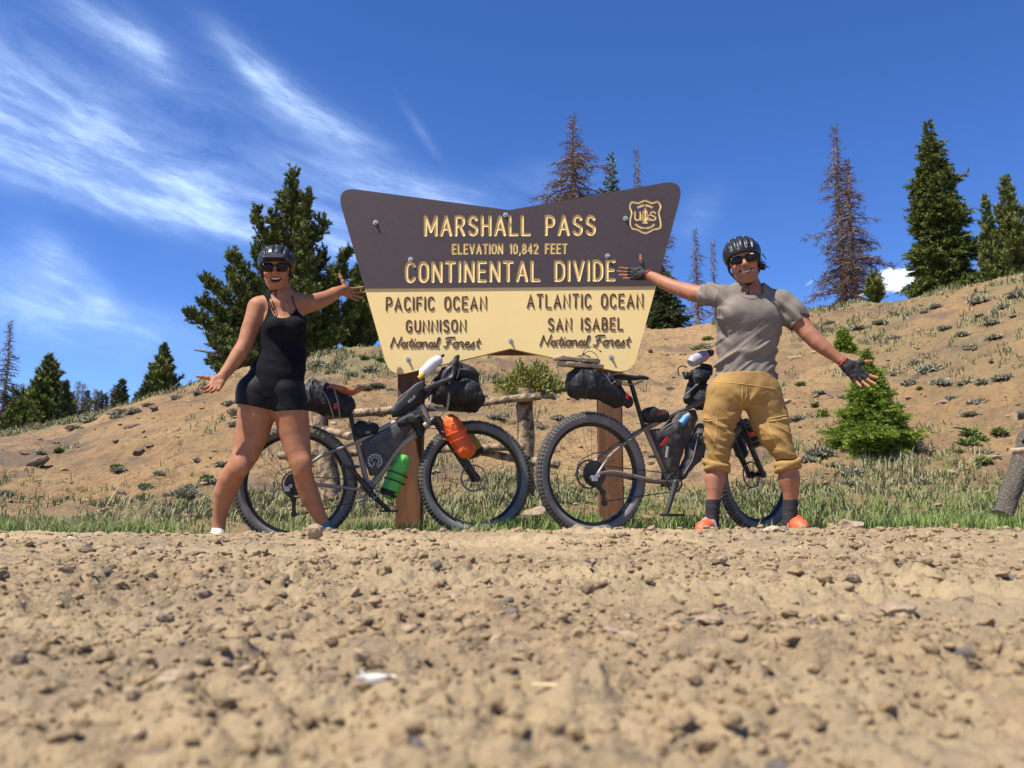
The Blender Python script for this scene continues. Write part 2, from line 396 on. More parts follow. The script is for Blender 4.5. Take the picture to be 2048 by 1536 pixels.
# ------------------------------------------------------------------ terrain
rng = np.random.default_rng(7)
def sstep(t): t = np.clip(t, 0, 1); return t * t * (3 - 2 * t)
CR = [(-1400, 905), (-600, 890), (0, 868), (100, 856), (200, 832), (250, 812), (290, 800), (370, 777), (440, 752), (520, 730), (620, 716), (680, 700), (760, 694), (900, 682), (1100, 672),
      (1290, 660), (1400, 651), (1440, 644), (1540, 632), (1620, 626), (1700, 611), (1800, 605), (1860, 591), (1960, 572), (2048, 550), (2700, 470), (3600, 440)]
CD = [(-1400, 20), (0, 17), (300, 17.5), (600, 17), (1000, 19), (1350, 22), (1700, 20), (2048, 16.5), (3600, 16)]
def crest_of(px):
    py = np.interp(px, *zip(*CR)); yc = np.interp(px, *zip(*CD))
    dy = cp + (py - CY) / F * sp; dz = sp - (py - CY) / F * cp
    return yc, HC + dz / dy * yc
def gz(x, y, fine=True):
    x = np.asarray(x, float); y = np.asarray(y, float); x, y = np.broadcast_arrays(x, y)
    px = CX + F * x / np.maximum(y, 4.0) * .985
    px = np.clip(px, -1300, 3500)
    # road: flat, swelling to a low lip just in front of the riders
    pcl = np.interp(px, [-600, 0, 500, 1024, 1600, 2048, 2600], [1064, 1063, 1062, 1058, 1054, 1053, 1052])
    zc = HC - (pcl - HOR) / F * 4.65
    road = zc * sstep((y - 2.4) / 2.1) + (.006 * fbm2(x * 1.3, y * 1.1, 3, 19) - .012) * sstep((y - 3.2) / 1.2)
    base = np.interp(x, [-3.2, -1.75, -1.33, -.24, .48, 1.6, 3], [-.07, -.07, -.088, -.05, -.038, -.025, -.03])
    toe_y = np.interp(px, [0, 500, 1000, 2048], [8.6, 9.0, 9.6, 8.8])
    yc, zcr = crest_of(px)
    flat = base + .30 * sstep((y - 5.9) / (toe_y - 5.9)) * np.interp(px, [0, 600, 1024, 2048], [.75, .85, 1, 1.1])
    ztoe = base + .30 * np.interp(px, [0, 600, 1024, 2048], [.75, .85, 1, 1.1])
    t = (y - toe_y) / (yc - toe_y)
    tt = np.clip(t, 0, 1); s = tt * (1.36 - .36 * tt) - .10 * np.sin(math.pi * tt) * (1 - tt) * 1.2
    slope = ztoe + (zcr - ztoe) * s
    beyond = zcr + .022 * np.minimum(y - yc, 60)
    hill = np.where(t <= 0, flat, np.where(t < 1, slope, beyond))
    z = np.where(y < 4.62, road, road + (hill - road) * sstep((y - 4.62) / .4))
    if fine:
        a = sstep((y - 5.2) / 4)
        z = z + a * (.11 * fbm2(x * .45, y * .45, 3, 5) * (tt > 0) * np.minimum(1, tt * 4) * np.clip(1.02 - tt, .25, 1) + .035 * fbm2(x * 2.2, y * 2.2, 4, 9, .6) * (1 - .5 * (t > 1)))
        z = z + .008 * fbm2(x * 6, y * 6, 3, 21) + a * (tt > .01) * (t < 1.05) * (.030 * np.abs(fbm2(x * 4.2, y * 4.2, 3, 23, .6)) + .012 * fbm2(x * 12, y * 12, 2, 24))
    return z
def on_ground(px, py, lo=5.0, hi=24.0):                        # where the sight line through a pixel meets the ground
    ys = np.linspace(lo, hi, 700); d = ray(px, py); x = d[0] / d[1] * ys; z = HC + d[2] / d[1] * ys
    g = gz(x, ys) > z; i = int(np.argmax(g)) if g.any() else len(ys) - 1
    return np.array([x[i], ys[i], gz(x[i], ys[i]).item()])

def micro(x, y):
    c = fbm2(x * 28, y * 28, 3, 41)
    clod = np.maximum(0, noise2(x * 42, y * 42, 51) - .15) ** 1.2 + .7 * np.maximum(0, noise2(x * 95 + 9, y * 95, 52) - .1)
    ruts = .006 * fbm2(x * 2.1, y * 4.5, 3, 61)
    patch = np.clip(.55 + .9 * fbm2(x * 3.1, y * 3.1, 2, 71), .2, 1.3)
    fine = np.abs(noise2(x * 150, y * 150, 55)) * .0022 + np.abs(fbm2(x * 60, y * 60, 2, 56)) * .0048
    big = np.maximum(0, noise2(x * 23, y * 23, 57) - .25) * .011
    return ruts + (.0055 * c + .0135 * clod + 1.3 * fine + big) * (.45 + .65 * patch) * np.interp(y, [3.5, 4.6], [1, .75]) * np.interp(y, [.3, 1.2], [.65, 1.05])
def gr(x, y):
    x = np.asarray(x, float); y = np.asarray(y, float)
    fade = 1 - sstep((y - 4.75) / .3); return gz(x, y) + micro(x, y) * fade

ny, nx = 430, 540
ys = .16 * (5.06 / .16) ** (np.linspace(0, 1, ny) ** .93)
s = np.linspace(-1, 1, nx); s = np.sign(s) * (np.abs(s) * .55 + .45 * np.abs(s) ** 2.4)
Yg, Sg = np.meshgrid(ys, s, indexing='ij'); Xg = Sg * (.80 * Yg + 1.1)
Zg = gr(Xg, Yg)
def grid_faces(ny, nx):
    i = np.arange(ny - 1)[:, None] * nx + np.arange(nx - 1)[None]; i = i.ravel()
    return np.stack([i, i + 1, i + nx + 1, i + nx], 1)
V = np.stack([Xg, Yg, Zg], -1).reshape(-1, 3)
xr, yr = V[:, 0], V[:, 1]
pale = np.clip(.25 + .55 * fbm2(xr * 1.7, yr * 2.2, 4, 81) + .5 * np.maximum(0, noise2(xr * 60, yr * 60, 83) - .3), 0, 1)
grey = np.clip(.9 * fbm2(xr * 2.3 + 5, yr * 2.9, 4, 85) - .15 + .6 * np.maximum(0, noise2(xr * 80, yr * 80, 86) - .45), 0, .8)
road_o = tag(mesh_np('dirt_road', V, grid_faces(ny, nx), MT['dirt'], attrs={'pale': pale, 'grey': grey}), kind='structure')

ny, nx = 390, 440
t = np.linspace(0, 1, ny); ys = np.where(t < .72, 5.0 * (22 / 5.0) ** (t / .72), 22 * (160 / 22) ** ((t - .72) / .28))
s = np.linspace(-1, 1, nx); s = np.sign(s) * (np.abs(s) * .78 + .22 * np.abs(s) ** 2.5)
Yg, Sg = np.meshgrid(ys, s, indexing='ij'); Xg = Sg * (.95 * Yg + 2.0)
Zg = gz(Xg, Yg); Zg[0] -= .05
V = np.stack([Xg, Yg, Zg], -1).reshape(-1, 3); xr, yr = V[:, 0], V[:, 1]
def veg(x, y):
    """how overgrown the ground is: the flat strip, the crest, and drifting patches between"""
    px = np.clip(CX + F * x / np.maximum(y, 4.0) * .985, -1300, 3500); yc, _ = crest_of(px); toe = np.interp(px, [0, 500, 1000, 2048], [8.6, 9.0, 9.6, 8.8])
    t = (y - toe) / (yc - toe)
    n = fbm2(x * .9, y * .9, 4, 31)
    low = (1 - sstep((t + .02) / .12)) * np.interp(px, [0, 450, 620, 1024, 2048], [.55, .6, .75, .9, .95])
    top = sstep((t - np.interp(px, [0, 300, 560, 700, 1250, 1500, 2048], [.72, .80, .80, .5, .82, .78, .72])) / .18) * np.interp(px, [0, 300, 450, 650, 1250, 1400, 2048], [1, 1, .4, .85, .6, .5, .6])
    mid = np.interp(px, [0, 500, 700, 1050, 1250, 1450, 1600, 2048], [.0, .03, .22, .25, .03, .12, .34, .26])
    track = np.exp(-((px - 1370) / 75) ** 2) * sstep((t - .2) / .2)
    v = np.clip(np.maximum(low, np.maximum(top, mid)) * (1 + .6 * n) + .18 * n, 0, 1) * (1 - .85 * track)
    return v, t, px
vg, tt, pxx = veg(xr, yr)
pl = np.clip(.3 + .8 * fbm2(xr * .8, yr * .8, 4, 33), 0, 1) + .8 * np.exp(-((pxx - 1370) / 90) ** 2)
dk = np.clip(1.1 * fbm2(xr * 1.7, yr * 2.2, 4, 35) - .25, 0, .75) + .75 * np.exp(-((pxx - 30) / 130) ** 2 - ((tt - .45) / .25) ** 2) * (1 + fbm2(xr * 2, yr * 2, 3, 36))
hill_o = tag(mesh_np('hillside', V, grid_faces(ny, nx), MT['slope'], attrs={'veg': vg * .8, 'pale': np.clip(pl, 0, 1) * (1 - vg * .7), 'dark': np.clip(dk, 0, .85)}), kind='structure')
gp = MB(); S_ = 900; n_ = 12
gp.add([(-S_ + 2 * S_ * i / n_, -S_ + 2 * S_ * j / n_, -.55) for j in range(n_ + 1) for i in range(n_ + 1)], [(j * (n_ + 1) + i, j * (n_ + 1) + i + 1, (j + 1) * (n_ + 1) + i + 1, (j + 1) * (n_ + 1) + i) for j in range(n_) for i in range(n_)])
tag(gp.build('ground', MT['slope'], smooth=False), kind='structure')

# ------------------------------------------------------------------ stones
def ico(sub):
    import bmesh
    bm = bmesh.new(); bmesh.ops.create_icosphere(bm, subdivisions=sub, radius=1); bm.verts.ensure_lookup_table()
    V = np.array([v.co[:] for v in bm.verts]); Fc = np.array([[v.index for v in f.verts] for f in bm.faces]); bm.free(); return V, Fc
ICO = {k: ico(k) for k in (1, 2, 3, 4)}
def stone_shape(sub, r, cuts=7, rough=.12):
    V, Fc = ICO[sub]; V = V.copy()
    for _ in range(cuts):
        n = unit(r.normal(size=3)); d = r.uniform(.55, .9); e = np.maximum(V @ n - d, 0); V -= e[:, None] * n
    V *= 1 + rough * noise3(V[:, 0] * 2.5 + r.uniform(0, 50), V[:, 1] * 2.5, V[:, 2] * 2.5, 3)[:, None] + rough * .4 * noise3(V[:, 0] * 7, V[:, 1] * 7, V[:, 2] * 7 + r.uniform(0, 50), 4)[:, None]
    return V, Fc
def randrot(r, n):
    q = r.normal(size=(n, 4)); q /= np.linalg.norm(q, axis=1)[:, None]; w, x, y, z = q.T
    return np.stack([1 - 2 * (y * y + z * z), 2 * (x * y - z * w), 2 * (x * z + y * w), 2 * (x * y + z * w), 1 - 2 * (x * x + z * z), 2 * (y * z - x * w), 2 * (x * z - y * w), 2 * (y * z + x * w), 1 - 2 * (x * x + y * y)], 1).reshape(n, 3, 3)
def scatter(name, sub, P, size, material, r, flat=.7, variants=8, sink=.15):
    Vs, Fs, tp, tg = [], [], [], []; b = 0; which = r.integers(0, variants, len(P))
    for k in range(variants):
        B, Fc = stone_shape(sub, r, 7 if sub > 1 else 3, .30); idx = np.nonzero(which == k)[0]; m = len(idx)
        if not m: continue
        R = randrot(r, m); B2 = np.einsum('mij,vj->mvi', R, B * r.uniform(.6, 1.15, size=3)); B2[:, :, 2] *= flat
        B2 = B2 * size[idx][:, None, None] + P[idx][:, None, :]; B2[:, :, 2] += (size[idx] * flat * (1 - 2 * sink) * .6)[:, None]
        Vs.append(B2.reshape(-1, 3)); Fs.append((Fc[None] + (np.arange(m) * len(B))[:, None, None]).reshape(-1, 3) + b); b += m * len(B)
        q = r.random(m); tp.append(np.repeat(np.where(q > .88, .8 * r.random(m), .1 * r.random(m)), len(B))); tg.append(np.repeat(np.where(q < .07, .3 + .6 * r.random(m), 0), len(B)))
    return mesh_np(name, np.concatenate(Vs), np.concatenate(Fs), material, attrs={'pale': np.concatenate(tp), 'grey': np.concatenate(tg)}, smooth=sub > 1)
def road_points(n, r, ylo=.3, yhi=4.85, p=1.0):
    y = ylo * (yhi / ylo) ** (r.random(n) ** p); hw = .62 * y + .25; x = (r.random(n) * 2 - 1) * hw
    return x, y
r = np.random.default_rng(11)
x, y = road_points(26000, r, p=.8); keep = (fbm2(x * 2.6, y * 2.6, 3, 71) + .4 * r.random(len(x))) > -.15; x, y = x[keep], y[keep]
sz = np.clip(.0016 * (1 - r.random(len(x))) ** -.55, .0014, .011) * np.interp(y, [.3, 1, 2.5, 4.8], [.55, 1.0, 1.5, 2.2])
tag(scatter('gravel', 1, np.stack([x, y, gr(x, y)], 1), sz, MT['gravel'], r), kind='stuff', label='fine loose gravel and crumbs strewn over the dirt road')
x, y = road_points(2300, r, p=.75); keep = (fbm2(x * 2.0, y * 2.0, 3, 72) + .5 * r.random(len(x))) > -.1; x, y = x[keep], y[keep]
sz = np.clip(.0036 * (1 - r.random(len(x))) ** -.45, .0032, .015) * np.interp(y, [.3, 1, 2.5, 4.8], [.45, .8, 1.1, 1.35])
tag(scatter('dirt_clods', 2, np.stack([x, y, gr(x, y)], 1), sz, MT['gravel'], r, .62), kind='stuff', label='crumbly brown clods scattered over the dirt road')
# stones on the slope and the verge
n = 11000; y = 6 + 14 * r.random(n) ** 1.1; x = (r.random(n) * 2 - 1) * (.66 * y); px = CX + F * x / y
vgs, ts, _ = veg(x, y); cl = fbm2(x * 1.1, y * 1.1, 3, 91); ok = (ts > -.2) & (ts < 1.02) & ((cl + .7 * r.random(n)) > .25); x, y = x[ok], y[ok]
sz = np.clip(.012 * (1 - r.random(len(x))) ** -.45, .010, .075)
tag(scatter('slope_rubble', 1, np.stack([x, y, gz(x, y)], 1), sz * .75, MT['rock_s'] if 'rock_s' in MT else MT['gravel'], r, .5), kind='stuff', label='small stones and rubble littering the bare hillside')

def rock(px, py, wpx, label, m='rock', near=False, flat=.65, asp=1.0, rot=0.0, seed=1, tilt=0.0, name='rock', sub=4, lift=0.0):
    if near:
        Y = HC * F / (py - HOR) if py > 1090 else 4.6 - max(0, (py - 1058)) * .055
        for _ in range(6):
            p = W(px, py, Y); z = gr(p[0], p[1]).item(); Y = float(np.clip(Y * (HC - z) / (HC - p[2]) if abs(HC - p[2]) > 1e-3 else Y, .3, 4.7))
        p = W(px, py, Y); p[2] = gr(p[0], p[1])
    else: p = on_ground(px, py)
    if not near and wpx > 20: asp *= .5; flat *= .75; wpx *= 1.12
    rr = np.random.default_rng(seed); V, Fc = stone_shape(sub, rr, 13, .16); w = wpx * p[1] / F / 2 * 1.08
    V = V * np.array([w, w * asp, w * flat]); c, s_ = math.cos(tilt), math.sin(tilt); V = V @ np.array([[c, 0, -s_], [0, 1, 0], [s_, 0, c]]).T.T if tilt else V
    c, s_ = math.cos(rot), math.sin(rot); V = V @ np.array([[c, s_, 0], [-s_, c, 0], [0, 0, 1]])
    o = mesh_np(name, V, Fc, MT[m]); o.location = (p[0], p[1], p[2] + w * flat * (.45 + lift)); o.data.set_sharp_from_angle(angle=math.radians(32))
    return tag(o, label, 'rock')
rock(628, 1080, 40, 'blocky pale brown rock at the road edge by the standing woman\'s foot', 'rock', True, .85, .9, .4, 5, lift=.35)
rock(1885, 1163, 68, 'flat dark brown rock lying alone on the right of the road', 'dark_rock', True, .5, .8, .2, 8, lift=.1)
rock(1708, 1188, 30, 'small dark stone left of the flat dark brown road rock', 'dark_rock', True, .7, .8, .2, 9, lift=.1)
rock(1925, 1194, 36, 'low brown stone just behind the flat dark brown rock', 'dark_rock', True, .45, .8, .2, 10, lift=.1)
rock(1800, 1222, 80, 'broad tan clod with a shaded right side on the road', 'rock', True, .5, .8, .2, 12)
rock(142, 1078, 26, 'angular pale stone at the left end of the road lip', 'pale_rock', True, .6, .9, .2, 14, lift=.2)
rock(1157, 1063, 26, 'rounded brown clod on the road lip below the black bicycle saddle', 'rock', True, .7, .9, .2, 15, lift=.2)
rock(1247, 1084, 26, 'grey brown stone just in front of the road lip', 'rock', True, .6, .9, .2, 16, lift=.2)
rock(1445, 1105, 26, 'dark brown clod in front of the man\'s orange shoe', 'dark_rock', True, .6, .9, .2, 17, lift=.1)
rock(1605, 1104, 24, 'cream coloured pebble on the road in front of the man', 'pale_rock', True, .5, .9, .2, 18)
rock(170, 1105, 38, 'dark grey flat stone near the left edge of the road', 'dark_rock', True, .4, .9, .2, 19)
rock(365, 1213, 34, 'dark brown stone on the left half of the road', 'dark_rock', True, .6, .9, .2, 20, lift=.1)
rock(612, 1234, 34, 'dark stone near the middle left of the road', 'dark_rock', True, .6, .9, .2, 21, lift=.1)
rock(905, 1190, 30, 'brown stone casting a dark shadow near the road centre', 'rock', True, .6, .9, .2, 22, lift=.1)
rock(1420, 1238, 60, 'long brown clod pointing away on the middle right of the road', 'rock', True, .4, .9, .2, 23)
rock(1215, 1268, 60, 'rough tan clod with pebbles round it near the road centre', 'rock', True, .45, .9, .2, 24)
rock(358, 1372, 70, 'blurred grey stone low on the left of the road', 'rock', True, .45, .9, .2, 25)
rock(330, 1516, 74, 'blurred dark grey stone at the bottom left', 'dark_rock', True, .35, .9, .2, 26)
rock(480, 1140, 20, 'small grey pebble on the road below the woman', 'dark_rock', True, .5, .9, .2, 27)
rock(1880, 1262, 42, 'small brown clod in the right part of the road', 'dark_rock', True, .5, .9, .2, 28)
rock(1700, 1049, 56, 'large rounded dirt clod on the verge right of the man', 'rock', True, .55, .9, .2, 29, lift=-.2)
rock(1667, 1042, 26, 'brown clod beside the large rounded verge clod', 'rock', True, .8, .9, .2, 30, lift=.1)
rock(1545, 1062, 50, 'low pale stone beside the man\'s forward shoe', 'pale_rock', True, .4, .9, .2, 31, lift=-.1)
rock(1075, 1040, 52, 'brown rock wedged in grass between the two bicycles', 'rock', False, .8, .9, .2, 32)
# hillside rocks
HR = [(75, 930, 62, 'dark_rock', .34, -.55, 'long dark slab lying slanted on the left bare slope'), (262, 856, 28, 'dark_rock', .4, -.2, 'flat grey stone high on the left slope'),
      (307, 822, 18, 'dark_rock', .7, 0, 'dark stone on the left hill crest'), (254, 829, 14, 'dark_rock', .7, 0, 'small black stone left of the crest stone'),
      (278, 909, 26, 'dark_rock', .7, -.3, 'craggy dark rock halfway down the left slope'), (300, 893, 26, 'dark_rock', .3, -.1, 'thin dark ledge stone above the craggy rock'),
      (285, 864, 14, 'pale_rock', .5, 0, 'little cream stone below the flat grey slope stone'), (392, 922, 30, 'dark_rock', .4, -.3, 'brown ledge stone beside the woman\'s thigh'),
      (125, 1002, 36, 'dark_rock', .4, .2, 'dark broken stone low on the left slope'), (215, 1004, 24, 'dark_rock', .6, 0, 'dark stone above the dry grass at the slope foot'),
      (240, 986, 30, 'dark_rock', .35, -.4, 'rust brown slanted stone at the left slope foot'), (50, 911, 26, 'dark_rock', .4, -.4, 'thin dark stone above the long slab'),
      (1576, 806, 22, 'pale_rock', .5, 0, 'pale round stone beside the man\'s hip'), (1630, 794, 18, 'dark_rock', .5, -.2, 'brown stone on the slope under the man\'s sleeve'),
      (1947, 700, 16, 'dark_rock', .7, -.4, 'dark upright stone on the right slope'), (1981, 727, 22, 'dark_rock', .5, -.4, 'dark tilted stone on the upper right slope'),
      (1958, 634, 18, 'dark_rock', .4, -.3, 'thin dark stone below the right crest'), (1922, 857, 34, 'dark_rock', .3, .1, 'long brown stone right of the young spruce'),
      (1858, 906, 18, 'dark_rock', .5, 0, 'dark red stone below the young spruce'), (1822, 914, 18, 'dark_rock', .5, 0, 'reddish stone left of the dark red stone'),
      (1990, 920, 26, 'rock', .5, 0, 'tan stone beside the leaning log post'), (1890, 805, 24, 'rock', .4, 0, 'tan slab right of the young spruce'),
      (1840, 896, 24, 'pale_rock', .3, 0, 'pale buried stone at the young spruce\'s foot'), (1925, 985, 30, 'rock', .3, 0, 'pinkish flat stone in the thin grass on the right'),
      (1245, 888, 22, 'rock', .4, -.2, 'brown stone seen through the rear wheel of the parked bike'), (1300, 705, 14, 'dark_rock', .6, 0, 'red brown stone on the worn track beside the sign')]
for k, (px, py, w, m, fl, ti, lb) in enumerate(HR): rock(px, py, w, lb, m, False, fl, .8, .3 * k, 100 + k, ti, sub=3)

# a white splinter and a straw lying on the road
def on_road(px, py):
    Y = HC * F / (py - HOR); p = W(px, py, Y); p[2] = gr(p[0], p[1]); return p
a = on_road(757, 1392); mb = MB(); sc = a[1] / F
P = [a + np.array([d * sc, e * sc, .0035 + h * sc]) for d, e, h in ((-42, 0, 4), (-26, 6, 1), (0, 0, 3), (26, 4, 0), (44, 0, 3))]
mb.tube(catmull(P, 4), list(np.interp(np.linspace(0, 1, 17), [0, .3, .8, 1], [.0012, .0026, .0030, .0012])), 7, flat=.6)
mb.tube([P[1] + [0, 0, .001], P[1] + [-.004, 0, .0055]], [.0016, .0009], 6)
tag(mb.build('splinter', MT['bone']), 'small white splinter lying on the road in the foreground', 'splinter')
a = on_road(1095, 1420); sc = a[1] / F
mb = MB(); mb.tube(catmull([a + np.array([d * sc, -e * .4 * sc, .003 + 0 * e]) for d, e in ((-30, -14), (-8, -8), (16, 4), (30, 20))], 4), .0011, 6)
tag(mb.build('straw', MT['straw']), 'curved yellow straw lying on the road right of the white splinter', 'straw')
for k, (px, py, L, an, lb) in enumerate([(225, 1012, 34, 1.0, 'pale broken stick poking up from grass on the left'), (1590, 718, 26, .1, 'pale dry stick on the slope under the man\'s arm'), (1632, 707, 20, .05, 'thin bleached twig high on the slope beside the man\'s arm')]):
    p = on_ground(px, py); h = L * p[1] / F; mb = MB(); mb.tube([p + [-h / 2 * math.cos(an), 0, .02], p + [h / 2 * math.cos(an), 0, .03 + h * math.sin(an)]], [.012, .009], 6)
    tag(mb.build('stick', MT['straw']), lb, 'stick')

# ------------------------------------------------------------------ grass, tufts and clumps
def blades(name, P, h, w, lean, m, r, tone, label, parent=None, loc=None):
    n = len(P); a = r.random(n) * 2 * math.pi; d = np.stack([np.cos(a), np.sin(a), np.zeros(n)], 1); c = np.stack([-np.sin(a), np.cos(a), np.zeros(n)], 1)
    ln = lean * (.3 + r.random(n))[:, None]; up = np.array([0, 0, 1.])
    h = h[:, None]; w = (w * np.ones(n))[:, None]
    m0 = P + (up * .55 + d * ln * .3) * h; t0 = P + (up * (1 - .3 * ln) + d * ln) * h
    V = np.stack([P - c * w, P + c * w, m0 - c * w * .7, m0 + c * w * .7, t0], 1).reshape(-1, 3)
    b = (np.arange(n) * 5)[:, None]; Fc = np.concatenate([b + [[0, 1, 3]], b + [[0, 3, 2]], b + [[2, 3, 4]]])
    o = mesh_np(name, V, Fc, MT[m], parent, {'tone': np.repeat(tone, 5)}, smooth=False)
    return tag(o, label, kind='stuff')
r = np.random.default_rng(5)
def tufts(n, ylo, yhi, r, spread, per, fn, p=1.0):
    y = ylo + (yhi - ylo) * r.random(n) ** p; x = (r.random(n) * 2 - 1) * .64 * y + 0; k = fn(x, y) > r.random(n); x, y = x[k], y[k]
    X = np.repeat(x, per) + r.normal(size=len(x) * per) * spread; Y = np.repeat(y, per) + r.normal(size=len(y) * per) * spread
    return X, Y, np.repeat(r.random(len(x)), per)
def near_fn(x, y):
    v, t, px = veg(x, y); side = np.interp(px, [0, 120, 250, 420, 600, 850, 1060, 1100, 1400, 1650, 2048], [.9, .45, .45, .2, .3, .75, .9, 1, .8, 1, 1])
    return np.clip(side * (.45 + .9 * fbm2(x * 1.8, y * 1.8, 3, 201)) * np.interp(y, [5.15, 5.4, 7.5, 10], [.6, 1, .7, .25]), 0, 1)
X, Y, T = tufts(11500, 5.12, 10.5, r, .028, 11, near_fn, 1.25)
hh = (.035 + .085 * r.random(len(X)) ** 1.6) * (.5 + .8 * T) * np.interp(Y, [5, 7, 10], [.95, .9, 1.1])
tone = np.clip(.05 + .55 * r.random(len(X)) ** 1.8 + .5 * np.maximum(0, fbm2(X * 1.4, Y * 1.4, 2, 203)), 0, 1)
blades('green_grass', np.stack([X, Y, gz(X, Y) - .004], 1), hh, .0022 + .0002 * Y, .55, 'grass', r, tone, 'green grass growing along the verge behind the bicycles')
# strongest tufts round the sign posts and under the bikes
cc = [(770, 1040, 60), (830, 1050, 40), (1010, 1045, 60), (1180, 1030, 60), (1120, 1045, 50), (1300, 1050, 70), (1390, 1050, 50), (60, 1050, 90), (300, 1050, 60), (190, 1055, 60), (1900, 1045, 110), (1790, 1050, 90), (1010, 990, 70), (1200, 1000, 60), (1990, 1030, 80), (560, 1020, 50), (700, 1050, 50)]
XX, YY = [], []
for (px, py, w) in cc:
    k = int(w * 13); yb = 5.35 + r.random(k) * 1.3; xb = (px - CX + (r.random(k) * 2 - 1) * w) / F * yb / 1.0; XX.append(xb); YY.append(yb)
X, Y = np.concatenate(XX), np.concatenate(YY)
blades('long_grass', np.stack([X, Y, gz(X, Y) - .005], 1), .07 + .10 * r.random(len(X)), .0026, .6, 'grass', r, np.clip(r.random(len(X)) ** 2 * .7, 0, 1), 'long fresh green grass round the sign posts and verge')
def dry_fn(x, y):
    v, t, px = veg(x, y); return np.clip(v ** 1.6 * 1.1 * (.5 + fbm2(x * 1.5, y * 1.5, 3, 207)), 0, 1)
X, Y, T = tufts(30000, 6.5, 22, r, .045, 9, dry_fn, .8)
hh = (.05 + .10 * r.random(len(X))) * (.5 + .8 * T)
blades('dry_grass', np.stack([X, Y, gz(X, Y) - .006], 1), hh, .0035 + .0004 * Y, .7, 'dry_grass', r, np.clip(r.random(len(X)) ** 1.5 + .4 * fbm2(X * .7, Y * .7, 2, 209), 0, 1), 'dry yellowish bunch grass on the hillside and its crest')
# tall dry stalks at the left edge of the verge
k = 300; y = 5.2 + 1.2 * r.random(k); px = r.choice([60, 150, 175, 215, 225, 310], k) + r.normal(size=k) * 26; x = (px - CX) / F * y
blades('dry_stalks', np.stack([x, y, gz(x, y)], 1), .08 + .13 * r.random(k), .0022, .8, 'dry_grass', r, r.random(k) * .2, 'tall dry grass stalks along the left verge')

def clump_mesh(name, r, n, rad, m, hgt=.55, leaf=.02):
    d = r.normal(size=(n, 3)); d[:, 2] = np.abs(d[:, 2]); d /= np.linalg.norm(d, axis=1)[:, None]; rr = rad * (.35 + .65 * r.random(n)) * (1 + .3 * noise2(d[:, 0] * 3 + 9, d[:, 1] * 3, int(r.integers(99))))
    P = d * rr[:, None] * [1, 1, hgt]; t = d * .6 + r.normal(size=(n, 3)) * .6; t[:, 2] += .4; t /= np.linalg.norm(t, axis=1)[:, None]; c = np.cross(t, r.normal(size=(n, 3))); c /= np.linalg.norm(c, axis=1)[:, None]
    L = leaf * (1 + r.random(n))[:, None]; V = np.stack([P - c * L * .22, P + c * L * .22, P + t * L], 1).reshape(-1, 3)
    me = mesh_np(name, V, np.arange(3 * n).reshape(-1, 3), MT[m], attrs={'tone': np.repeat(r.random(n) * (.3 + .7 * r.random(n)), 3)}, smooth=False); return me
protos = [clump_mesh('sagebrush_clump', r, 650, .16, 'sage', .5, .05) for _ in range(5)]
SP = [(1640, 905, 1.3), (1670, 925, 1), (1615, 915, 1), (1700, 940, 1.2), (1860, 735, 1.2), (1880, 760, 1), (1930, 760, 1), (1925, 665, 1.2), (1890, 650, 1), (1960, 600, 1.3), (2010, 610, 1.4), (2030, 585, 1), (1985, 640, 1), (1850, 620, .9), (1870, 610, 1),
      (1990, 670, 1), (1940, 690, .9), (1820, 760, .9), (1790, 745, .9), (1595, 830, 1.0), (1640, 780, 1), (1665, 790, .8), (1690, 790, .8), (1940, 825, 1), (1955, 800, 1), (1905, 790, .9), (1700, 960, 1.2), (1830, 720, 1), (1965, 760, .9), (2005, 750, 1),
      (700, 745, 1.3), (740, 735, 1.2), (665, 740, 1.2), (725, 770, 1.1), (690, 790, 1), (755, 765, 1), (640, 725, 1.2), (780, 775, 1), (760, 820, .9), (950, 790, 1.2), (990, 830, 1), (935, 760, 1), (1130, 775, .9), (1100, 790, .9), (1115, 830, .9),
      (475, 820, 1.2), (470, 845, 1), (460, 800, 1), (450, 925, 1.2), (370, 985, 1.3), (345, 985, 1), (385, 970, 1), (238, 935, .8), (290, 970, .8), (320, 940, .7), (415, 955, .8), (210, 815, 1.3), (180, 835, 1.2), (235, 830, 1), (240, 820, 1.1), (150, 850, 1.1), (15, 985, .9),
      (300, 805, 1.1), (270, 818, 1), (400, 780, 1), (420, 770, 1), (355, 790, 1.1), (80, 900, .9), (1840, 960, 1), (1960, 900, .9), (1250, 800, .7), (1085, 850, .8), (1340, 770, .7), (1410, 690, 1), (1660, 640, 1), (1720, 650, 1.1), (1760, 640, 1.1), (1790, 670, 1)]
used = set()
for k, (px, py, sc) in enumerate(SP):
    i = k % 5
    if i in used: o = protos[i].copy(); COL.objects.link(o)
    else: o = protos[i]; used.add(i)
    p = on_ground(px, py + 6); o.location = tuple(p - [0, 0, .02]); q = sc * r.uniform(.65, 1.0) * np.interp(p[1], [6, 12, 20], [.55, .8, 1.05]); o.scale = (q * r.uniform(.9, 1.3), q, q * r.uniform(.6, 1)); o.rotation_euler = (0, 0, r.uniform(0, 6.28))
    where = ('on the open slope right of the man', 'clumps on the slope right of the man') if px > 1480 and py > 660 else ('along the right hand crest of the hill', 'clumps along the right crest') if px > 1380 else ('on the bank between the woman and the sign', 'clumps on the bank by the woman') if 600 < px < 800 else ('on the slope beneath the sign', 'clumps beneath the sign') if px >= 800 else ('beside the woman on the bare slope', 'clumps beside the woman') if px > 330 else ('at the left end of the crest', 'clumps at the left crest')
    tag(o, 'low grey green sagebrush clump ' + where[0], 'sagebrush', 'sagebrush ' + where[1])
sh = clump_mesh('leafy_shrub', r, 5200, .62, 'shrub', .85, .055); p = on_ground(1062, 783); sh.location = tuple(p - [0, 0, .08]); sh.scale = (.85, .6, .95)
